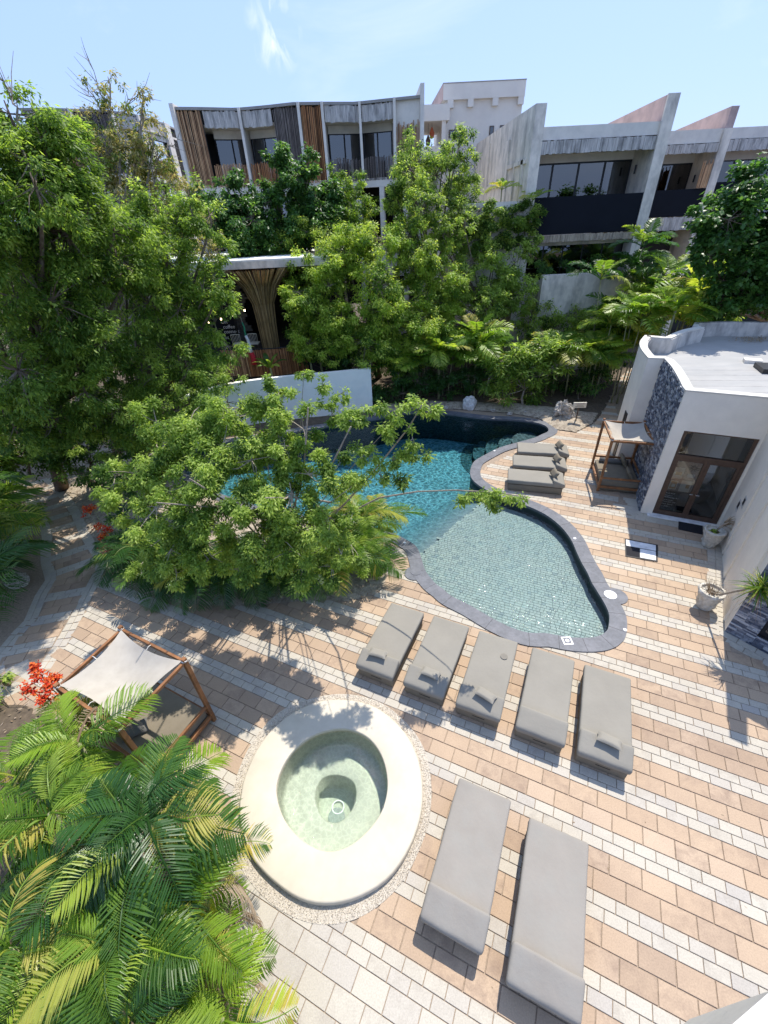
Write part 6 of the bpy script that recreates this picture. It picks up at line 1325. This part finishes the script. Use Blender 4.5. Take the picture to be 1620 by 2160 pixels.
flowers('pink frangipani blossoms on the shrub behind the pool', 'flowers', [(1038, 752, 2.3, .16), (1044, 758, 2.25, .1), (1025, 772, 2.0, .07)], 'flower_pink', 5, .09, 18, seed=5)

# ------------------------------------------------------------------ palms: every frond a part
def frond_mesh(name, mat, n=34, arch=0.45, wid=0.34, droop=0.35, seed=0, vee=0.35, lw=0.030):
    g = random.Random(seed); m = MB(); pts = []
    for k in range(9):
        t = k/8; x = t*(1-0.18*arch*t); z = arch*(0.75*t-1.05*t*t); pts.append((x, 0.05*math.sin(t*3+seed), z))
    m.tube(pts, [.013*(1-.85*k/8)+.002 for k in range(9)], 4, rv=.75)
    def at(t):
        f = t*8; i = min(int(f), 7); a, b = np.array(pts[i]), np.array(pts[i+1]); return a+(b-a)*(f-i), (b-a)/np.linalg.norm(b-a)
    for k in range(n):
        t = 0.20+0.80*(k+.5)/n; p, d = at(t); prof = (math.sin(math.pi*(0.12+0.86*(t-.2)/.8))**0.75); L_ = wid*prof*g.uniform(.85, 1.1)+.03
        for s in (-1, 1):
            if g.random() < .03: continue
            fwd = 0.35+0.75*(t-.2)+g.uniform(-.08, .08); lat = np.array([0, s, 0]); a = d*fwd+lat+np.array([0, 0, vee*g.uniform(.5, 1.2)]); a /= np.linalg.norm(a)
            w = lw*g.uniform(.8, 1.15)*(.55+.6*prof)*0.5; sd_ = np.cross(a, np.array([0, 0, 1.])); sd_ /= np.linalg.norm(sd_); dr = droop*g.uniform(.6, 1.4)
            c1 = p+a*L_*.35+np.array([0, 0, -.02*dr]); c2 = p+a*L_*.72+np.array([0, 0, -.20*dr*L_]); c3 = p+a*L_+np.array([0, 0, -.62*dr*L_])
            up = np.array([0, 0, w*.6])
            m.add([p, c1+sd_*w, c1+up, c1-sd_*w, c2+sd_*w*.85, c2+up*.8, c2-sd_*w*.85, c3], [(0, 1, 2), (0, 2, 3), (1, 4, 5, 2), (2, 5, 6, 3), (4, 7, 5), (5, 7, 6)], 0.0+g.uniform(0, .10))
    o = m.build(name, mat, None); me = o.data; bpy.data.objects.remove(o); return me
FM = {}
for mt_, tag_ in (('frond_green', 'g'), ('frond_dark', 'd'), ('frond_yellow', 'y')):
    FM[tag_] = [frond_mesh('frond', mt_, 31, a, w, dr, i, v, .021) for i, (a, w, dr, v) in enumerate(((.5, .36, .55, .3), (.75, .34, .8, .2), (.38, .40, .45, .35), (1.0, .33, .8, .15), (.6, .30, .9, .5)))]
    FM[tag_+'s'] = [frond_mesh('frond', mt_, 20, a, w, dr, i+9, v, .045) for i, (a, w, dr, v) in enumerate(((.45, .34, .5, .35), (.7, .32, .8, .25), (.3, .36, .4, .4)))]
FM['b'] = [frond_mesh('frond', 'leaf_dry', 30, 1.3, .26, 1.6, 31, .1, .014), frond_mesh('frond', 'leaf_dry', 26, 1.5, .24, 1.6, 33, .1, .014)]
def palm(label, x, y, h, nst, nfr, L_, seed, kind='g', px=None, far=False, spread=.35, group=None, yellow=.12, tilt=(.15, 1.15), name='areca_palm', dry=0, lean=.25):
    g = random.Random(seed); t = thing(name, label, 'palm', (x, y, 0), 0, group); key = kind+('s' if far else '')
    for s in range(nst):
        a = g.uniform(0, 6.28); r = spread*g.random()**.5; bx_, by_ = x+r*math.cos(a), y+r*math.sin(a); ln = g.uniform(.3, 1.0)*lean; hh = h*g.uniform(.72, 1.08); tx_, ty_ = bx_+ln*math.cos(a)*hh*.5, by_+ln*math.sin(a)*hh*.5
        m = MB(); m.tube([(bx_, by_, -.05), ((bx_*2+tx_)/3, (by_*2+ty_)/3, hh*.45), (tx_, ty_, hh)], [.045, .035, .028], 6); m.build('stem', 'palm_stem', t, smooth=True)
        a0 = g.uniform(0, 6.28)
        for k in range(nfr+dry):
            f = (k+.5)/nfr; me = FM['b'][k % 2] if k >= nfr else g.choice(FM[('y' if g.random() < yellow else kind)+('s' if far else '')]); o = bpy.data.objects.new('frond', me); COL.objects.link(o); o.parent = t
            az = a0+k*2.4+g.uniform(-.3, .3); el = tilt[1]*(1-f)+tilt[0]*f-g.uniform(0, .25); sc_ = L_*g.uniform(.8, 1.15)*(.75+.35*min(1, f*1.6))
            o.location = (tx_-x, ty_-y, hh-.05); o.rotation_euler = (g.uniform(-.35, .35), -el, az); o.scale = (sc_, sc_, sc_)
    return t
# foreground palms, bottom left (crown seen from above)
FG = [(225, 1790, 3.0, 3, 9, 1.95, 'largest front palm, broad fronds fanning in the middle of the lower left clump'),
      (340, 1950, 2.4, 3, 9, 1.65, 'front palm at the right of the lower left clump, one frond yellowing'),
      (110, 1610, 2.6, 3, 8, 1.9, 'front palm just below the orange flowers'),
      (285, 1670, 2.2, 2, 8, 1.45, 'front palm whose fronds cover the foot of the near cabana'),
      (70, 1900, 2.6, 3, 8, 1.8, 'front palm at the left edge below the middle of the clump'),
      (250, 2090, 2.2, 2, 9, 1.6, 'front palm at the bottom of the lower left clump'),
      (345, 1770, 1.8, 2, 8, 1.3, 'front palm with a frond tip touching the tub rim'),
      (440, 1870, 1.5, 2, 8, 1.3, 'small front palm drooping onto the gravel beside the tub'),
      (20, 1740, 2.6, 2, 8, 1.8, 'front palm on the left edge with dark shaded fronds'),
      (440, 2090, 1.7, 3, 8, 1.4, 'small front palm at the bottom beside the cream paving'),
      (60, 2090, 2.2, 2, 8, 1.6, 'front palm in the bottom left corner'),
      (380, 1860, 2.2, 2, 8, 1.5, 'inner front palm filling the gap between the broad palms'),
      (180, 1520, 1.7, 2, 7, 1.3, 'low front palm beside the left post of the near cabana')]
for i, (px_, py_, h, ns, nf, L_, lab) in enumerate(FG):
    h *= .82; c = G(px_, py_, h); palm(lab, c[0], c[1], h, ns, nf-1, L_*.64, 100+i, 'g' if i % 5 else 'd', group='palms of the lower left clump', yellow=.16, tilt=(-.15, 1.05), spread=.35, dry=1)
# island bed front palms, their shade put into the darker frond colour
IS = [(290, 1215, 1.7, 'palm at the left end of the island bed'), (350, 1235, 1.5, 'second palm from the left along the island bed front'), (430, 1245, 1.5, 'third palm from the left along the island bed front'), (510, 1245, 1.6, 'palm at the middle of the island bed front'), (590, 1240, 1.5, 'palm right of the middle of the island bed front'), (670, 1232, 1.4, 'second palm from the right along the island bed front'), (750, 1215, 1.5, 'palm at the right end of the island bed, pale stems showing'), (780, 1150, 2.0, 'palm beside the pool coping at the end of the island bed')]
for i, (px_, py_, h, lab) in enumerate(IS):
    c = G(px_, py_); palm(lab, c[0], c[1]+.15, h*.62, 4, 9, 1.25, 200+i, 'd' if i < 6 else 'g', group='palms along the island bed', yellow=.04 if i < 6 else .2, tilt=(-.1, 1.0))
# back rows behind the pool
BK = [(845, 845, 2.6), (885, 838, 3.0), (930, 842, 2.8), (975, 838, 3.2), (1015, 842, 2.9), (1165, 842, 2.6), (1205, 840, 2.6), (1245, 838, 2.8), (1270, 812, 3.2)]
lb_ = ['first palm of the back row at the pool wall end', 'second palm of the back row behind the pool', 'third palm of the back row behind the pool', 'back row palm straight behind the white boulder', 'back row palm left of the frangipani', 'back row palm right of the frangipani', 'back row palm behind the garden sign', 'bright back row palm beside the path to the right', 'tall back row palm beside the far white wall']
for i, (px_, py_, h) in enumerate(BK):
    c = G(px_, py_); palm(lb_[i], c[0], c[1], h, 4, 10, 1.7, 300+i, 'g', far=True, group='palms behind the pool', yellow=.15 if i < 5 else .3, spread=.5)
BK2 = [(900, 780, 3.9), (960, 770, 4.0), (1020, 765, 4.3), (1080, 762, 4.4), (1140, 758, 4.4), (1200, 752, 4.6), (1250, 748, 4.8), (1300, 742, 5.0)]
lb2 = ['upper row palm left of the rest beside the dense tree', 'second upper row palm from the left', 'third upper row palm from the left', 'upper row palm above the frangipani', 'upper row palm below the retaining wall left part', 'upper row palm below the retaining wall right part', 'bright upper row palm with long arching fronds', 'upper row palm at the right near the curved parapet']
for i, (px_, py_, h) in enumerate(BK2):
    c = G(px_, py_); palm(lb2[i], c[0], c[1], h, 4, 10, 1.9, 330+i, 'g', far=True, group='palms behind the pool', yellow=.12 if i < 5 else .3, spread=.6)
BK3 = [(1290, 600, 25.5), (1335, 570, 26), (1380, 590, 25), (1420, 610, 24), (1455, 630, 23), (1300, 640, 24), (1360, 640, 23.5), (1410, 560, 26.5), (1330, 535, 27), (1480, 600, 25), (1430, 665, 21), (1345, 680, 22)]
lb3 = ['palm in front of the shaded ground floor of the concrete building', 'palm right of the retaining wall', 'palm with greyish fronds under the second balcony', 'palm left of the banana plant on the right', 'palm behind the flat roof near the round leaved tree', 'low palm right of the retaining wall', 'low palm behind the curved parapet', 'palm in the dark gap under the second balcony', 'palm touching the edge of the lowest balcony boards', 'palm half behind the round leaved tree', 'palm just over the flat roof parapet', 'palm between the wall palms and the curved parapet']
for i, (px_, py_, Y) in enumerate(BK3):
    c = AT(px_, py_, Y); palm(lb3[i], c[0], c[1], c[2], 2, 8, 1.8, 360+i, 'd' if i in (0, 1, 7, 8) else 'g', far=True, group='palms behind the flat roof', yellow=.15)
# left side palms along the path
LS = [(20, 1120, 2.2, 'palm at the left picture edge beside the upper path'), (55, 1060, 2.4, 'palm at the top left corner of the path'), (-5, 1040, 3.2, 'tall palm behind the left path palms'), (30, 1195, 1.6, 'palm leaning toward the path bend at the left'), (5, 1290, 1.4, 'low palm at the left edge below the path boulder'), (-30, 1210, 2.6, 'outermost left palm by the path'), (10, 980, 3.6, 'feathery palm high at the left edge under the big tree')]
for i, (px_, py_, h, lab) in enumerate(LS):
    c = G(px_, py_); palm(lab, c[0]-.3, c[1], h, 4, 9, 1.9, 400+i, 'g' if i in (6, 0, 3) else 'd', group='palms left of the path', yellow=.08)
# roof terrace palms at the fin wall
for i, (px_, py_, Y, lab) in enumerate([(1030, 410, 29.5, 'yellowish potted palm on the terrace left of the fin wall'), (1072, 405, 29.2, 'potted palm with curling frond against the fin wall')]):
    c = AT(px_, py_, Y); palm(lab, c[0], c[1], c[2]-.4, 3, 8, 1.0, 430+i, 'y', far=True, spread=.3, group='terrace palms by the fin wall')
# broad leaved banana-like plants
def broad_leaf(name, mat, seed=0):
    m = MB(); rows = []
    for k in range(13):
        t = k/12; w = .13*math.sin(math.pi*min(1, .06+.94*t))**.7*(1 if t < .99 else .05); x = .15+t*.85*(1-.1*t); z = .55*t-.62*t*t; rows.append([(x, -w, z-.25*w+.012*math.sin(k*2.1)), (x, -w*.5, z+.06*w), (x, 0, z-.1*w), (x, w*.5, z+.06*w), (x, w, z-.25*w-.012*math.sin(k*1.7))])
    m.grid(rows); m.tube([(0, 0, 0), (.15, 0, .08), (.6, 0, .11)], [.014, .011, .004], 5); o = m.build(name, mat, None, smooth=True); me = o.data; bpy.data.objects.remove(o); return me
BRD = [broad_leaf('leaf', 'frond_green', i) for i in range(2)]
def banana(label, x, y, z, n, L_, seed):
    g = random.Random(seed); t = thing('banana_plant', label, 'plant', (x, y, 0)); m = MB(); m.tube([(x, y, 0), (x+.05, y, z*.5), (x, y, z)], [.09, .07, .05], 8); m.build('stem', 'palm_stem', t)
    for k in range(n):
        o = bpy.data.objects.new('leaf', BRD[k % 2]); COL.objects.link(o); o.parent = t; o.location = (0, 0, z-.05); o.rotation_euler = (g.uniform(-.4, .4), -g.uniform(.3, 1.25), k*2.4+g.uniform(-.3, .3)); s = L_*g.uniform(.8, 1.15); o.scale = (s, s, s)
for i, (px_, py_, Y, L_, lab) in enumerate([(672, 735, 24.3, 1.6, 'banana plant with broad leaves beside the bamboo fence'), (655, 765, 23.8, 1.2, 'low broad leaved plant behind the pale pool wall'), (570, 775, 23.5, 1.1, 'small broad leaved plant under the bamboo fence'), (1470, 590, 23.5, 1.5, 'bright upright broad leaved plant right of the palms'), (1425, 655, 21, 1.0, 'pale broad leaved plant behind the flat roof')]):
    c = AT(px_, py_, Y); banana(lab, c[0], c[1], max(.3, c[2]), 9, L_, 500+i)
# potted plants by the building
def pot(label, x, y, seed):
    t = thing('stone_planter', label, 'planter', (x, y, 0)); bm = bmesh.new(); prof = [(0.0, 0.0), (.25, 0.0), (.29, .03), (.31, .2), (.34, .42), (.37, .62), (.385, .76), (.37, .82), (.31, .82), (.29, .74), (0.0, .72)]; n = 48; rows = []
    for i in range(len(prof)-1):
        for s in range(4):
            f = s/4; rows.append((prof[i][0]+(prof[i+1][0]-prof[i][0])*f, prof[i][1]+(prof[i+1][1]-prof[i][1])*f))
    rows.append(prof[-1]); P = []
    for r_, z in rows:
        ring_ = []
        for k in range(n+1):
            a = 2*math.pi*(k % n)/n; d = 0.0
            if .08 < z < .8 and r_ > .3: p = Vector((math.cos(a)*2.2, math.sin(a)*2.2, z*3.5+seed)); d = .035*mnoise.fractal(p, .9, 2, 4)+.03*mnoise.noise(p*.6)
            ring_.append((x+.76*(r_*(.80+.25*z/.82)+d*1.5)*math.cos(a), y+.76*(r_*(.80+.25*z/.82)+d*1.5)*math.sin(a), z*.76))
        P.append(ring_)
    bm.free(); m = MB(); m.grid(P); m.build('pot', 'pot_stone', t, smooth=True); m = MB(); disc(m, (x, y), .235, .50, .555, 20); m.build('earth', 'soil', t)
    return t
PS = .76
p1 = pot('carved stone planter beside the glass doors, holding a withered plant', *G(1493, 1150), 1.0)
p2 = pot('carved stone planter standing in the sun before the stone clad window', *G(1484, 1280), 4.0)
def strap(mb, base, az, el, L_, w, g, droop=.6, rv=.4):
    P = []; d = np.array([math.cos(az), math.sin(az)])
    for k in range(5):
        t = k/4; r = L_*t*math.cos(el)*(1-.1*t); z = L_*(t*math.sin(el)-droop*t*t*.6); P.append(np.array([base[0]+d[0]*r, base[1]+d[1]*r, base[2]+z]))
    s = np.array([-d[1], d[0], 0]); vs = []
    for k, p in enumerate(P): ww = w*(1-.85*(k/4)**1.5); vs += [p+s*ww/2, p+np.array([0, 0, -.15*ww]), p-s*ww/2]
    mb.add(vs, [(3*k+j, 3*k+j+1, 3*k+j+4, 3*k+j+3) for k in range(4) for j in (0, 1)], rv)
g = random.Random(61); x_, y_ = G(1493, 1150); wp_ = thing('withered_plant', 'dry brown bromeliad leaning out of the shaded planter', 'plant', (x_, y_, .555))
m = MB(); m.tube([(x_, y_, .53), (x_+.08, y_-.05, .8), (x_+.16, y_-.12, 1.0)], [.03, .03, .03], 6); m.build('stem', 'pale_bark', wp_)
m = MB()
for k in range(46): strap(m, (x_+.06+.1*g.random(), y_-.08, .8+.22*g.random()), g.uniform(-.9, .9), g.uniform(-.5, 1.1), g.uniform(.2, .42), .035, g, .5, g.random())
m.build('leaves', 'leaf_dry', wp_)['kind'] = 'stuff'
m = MB()
for k in range(26): strap(m, (x_-.08, y_-.05, .57), g.uniform(0, 6.28), g.uniform(.2, 1.2), g.uniform(.15, .3), .025, g, .8, g.random()*.5)
m.build('green_leaves', 'leaf_green', wp_)['kind'] = 'stuff'
g = random.Random(62); x_, y_ = G(1484, 1280); yp = thing('yucca_plant', 'spiky yucca on a long bent stem growing out of the sunlit planter', 'plant', (x_, y_, .745))
hd = np.array(AT(1608, 1238, 6.45)); p0_ = np.array([x_, y_, .54]); m = MB(); m.tube([tuple(p0_), tuple(p0_+(hd-p0_)*.25+np.array([0, 0, -.12])), tuple(p0_+(hd-p0_)*.55+np.array([0, 0, -.05])), tuple(p0_+(hd-p0_)*.8), tuple(hd)], [.03, .026, .024, .026, .03], 7); m.build('stem', 'pale_bark', yp, smooth=True)
m = MB()
for k in range(110): strap(m, tuple(hd+np.array([g.uniform(-.06, .06), g.uniform(-.06, .06), g.uniform(-.15, .08)])), g.uniform(0, 6.28), g.uniform(-.7, 1.3), g.uniform(.4, .62), .032, g, .25, g.uniform(.1, .6))
m.build('leaves', 'frond_green', yp)['kind'] = 'stuff'
m = MB()
for k in range(22): strap(m, tuple(hd+np.array([0, 0, -.15])), g.uniform(1.5, 4.7), g.uniform(-.9, .1), g.uniform(.5, .7), .014, g, .3, g.random())
m.build('dry_leaves', 'leaf_dry', yp)['kind'] = 'stuff'
dp = thing('dead_twig_plant', 'bare pinkish twigs and dead leaves spilling from the sunlit planter', 'plant', (x_, y_, .555)); m = MB()
for k in range(40):
    a = g.uniform(0, 6.28); r = g.uniform(.15, .42); e = (x_+r*math.cos(a), y_+r*math.sin(a), .60+g.uniform(0, .22)); m.tube([(x_+.1*math.cos(a), y_+.1*math.sin(a), .55), (x_+.7*r*math.cos(a+.2), y_+.7*r*math.sin(a+.2), .68+g.uniform(0, .1)), e], [.007, .005, .003], 3)
m.build('twigs', 'leaf_dry', dp)['kind'] = 'stuff'
# agave-like rosette in the front bed
c = G(70, 1790, 1.6); rp_ = thing('bromeliad', 'bright green strap leaved rosette among the front palms at the left', 'plant', (c[0], c[1], 0)); m = MB(); g = random.Random(70)
for q in ((0, 0), (-.15, -.55)):
    m2 = MB(); m2.tube([(c[0]+q[0], c[1]+q[1], 0), (c[0]+q[0], c[1]+q[1], 1.55)], .03, 6); m2.build('stem', 'palm_stem', rp_)
    for k in range(26): strap(m, (c[0]+q[0], c[1]+q[1], 1.55), k*2.4, g.uniform(.1, 1.2), g.uniform(.3, .5), .065, g, .5, g.uniform(.5, .95))
m.build('leaves', 'leaf_bright', rp_)['kind'] = 'stuff'
# leaf litter under the beds
def litter(name, label, poly, n, seed, zz=.05):
    g = np.random.default_rng(seed); lo, hi = bbox(poly); P = []
    while len(P) < n:
        p = (g.uniform(max(lo[0], -20), min(hi[0], 20)), g.uniform(max(lo[1], -1), min(hi[1], 30)))
        if inside(p, poly): P.append((p[0], p[1], zz+g.uniform(0, .03)))
    P = np.array(P); A = g.normal(0, 1, P.shape)*np.array([1, 1, .15]); A /= np.linalg.norm(A, axis=1, keepdims=True); o = leaf_mesh(name, 'leaf_dry', None, P, A, np.array([0, 0, 1.])+g.normal(0, .3, P.shape), g.uniform(.05, .12, n), g.uniform(.02, .05, n), g.uniform(0, 1, n)); tag(o, label, 'leaf litter', kind='stuff')
litter('leaf_litter', 'dry leaves scattered on the island bed soil', BED_ISLAND, 2500, 5); litter('leaf_litter', 'dry leaves scattered on the front bed soil', BED_FRONT, 1500, 6, .07)
g_ = np.random.default_rng(9); n = 260; P = np.stack([g_.uniform(-9, 9, n), g_.uniform(1, 18, n), np.full(n, .006)], 1); P = P[[not inside((p[0], p[1]), COPE) and not inside((p[0], p[1]), TGa) for p in P]]; n = len(P); A = g_.normal(0, 1, (n, 3))*np.array([1, 1, .05]); A /= np.linalg.norm(A, axis=1, keepdims=True)
tag(leaf_mesh('leaf_litter', 'leaf_dry', None, P, A, np.tile([0, 0, 1.], (n, 1)), g_.uniform(.02, .06, n), g_.uniform(.012, .03, n), g_.uniform(0, 1, n)), 'few small dry leaves lying about on the terrace paving', 'leaf litter', kind='stuff')
#print('TRIS', sum(sum(len(p.vertices)-2 for p in m_.polygons) for m_ in bpy.data.meshes))
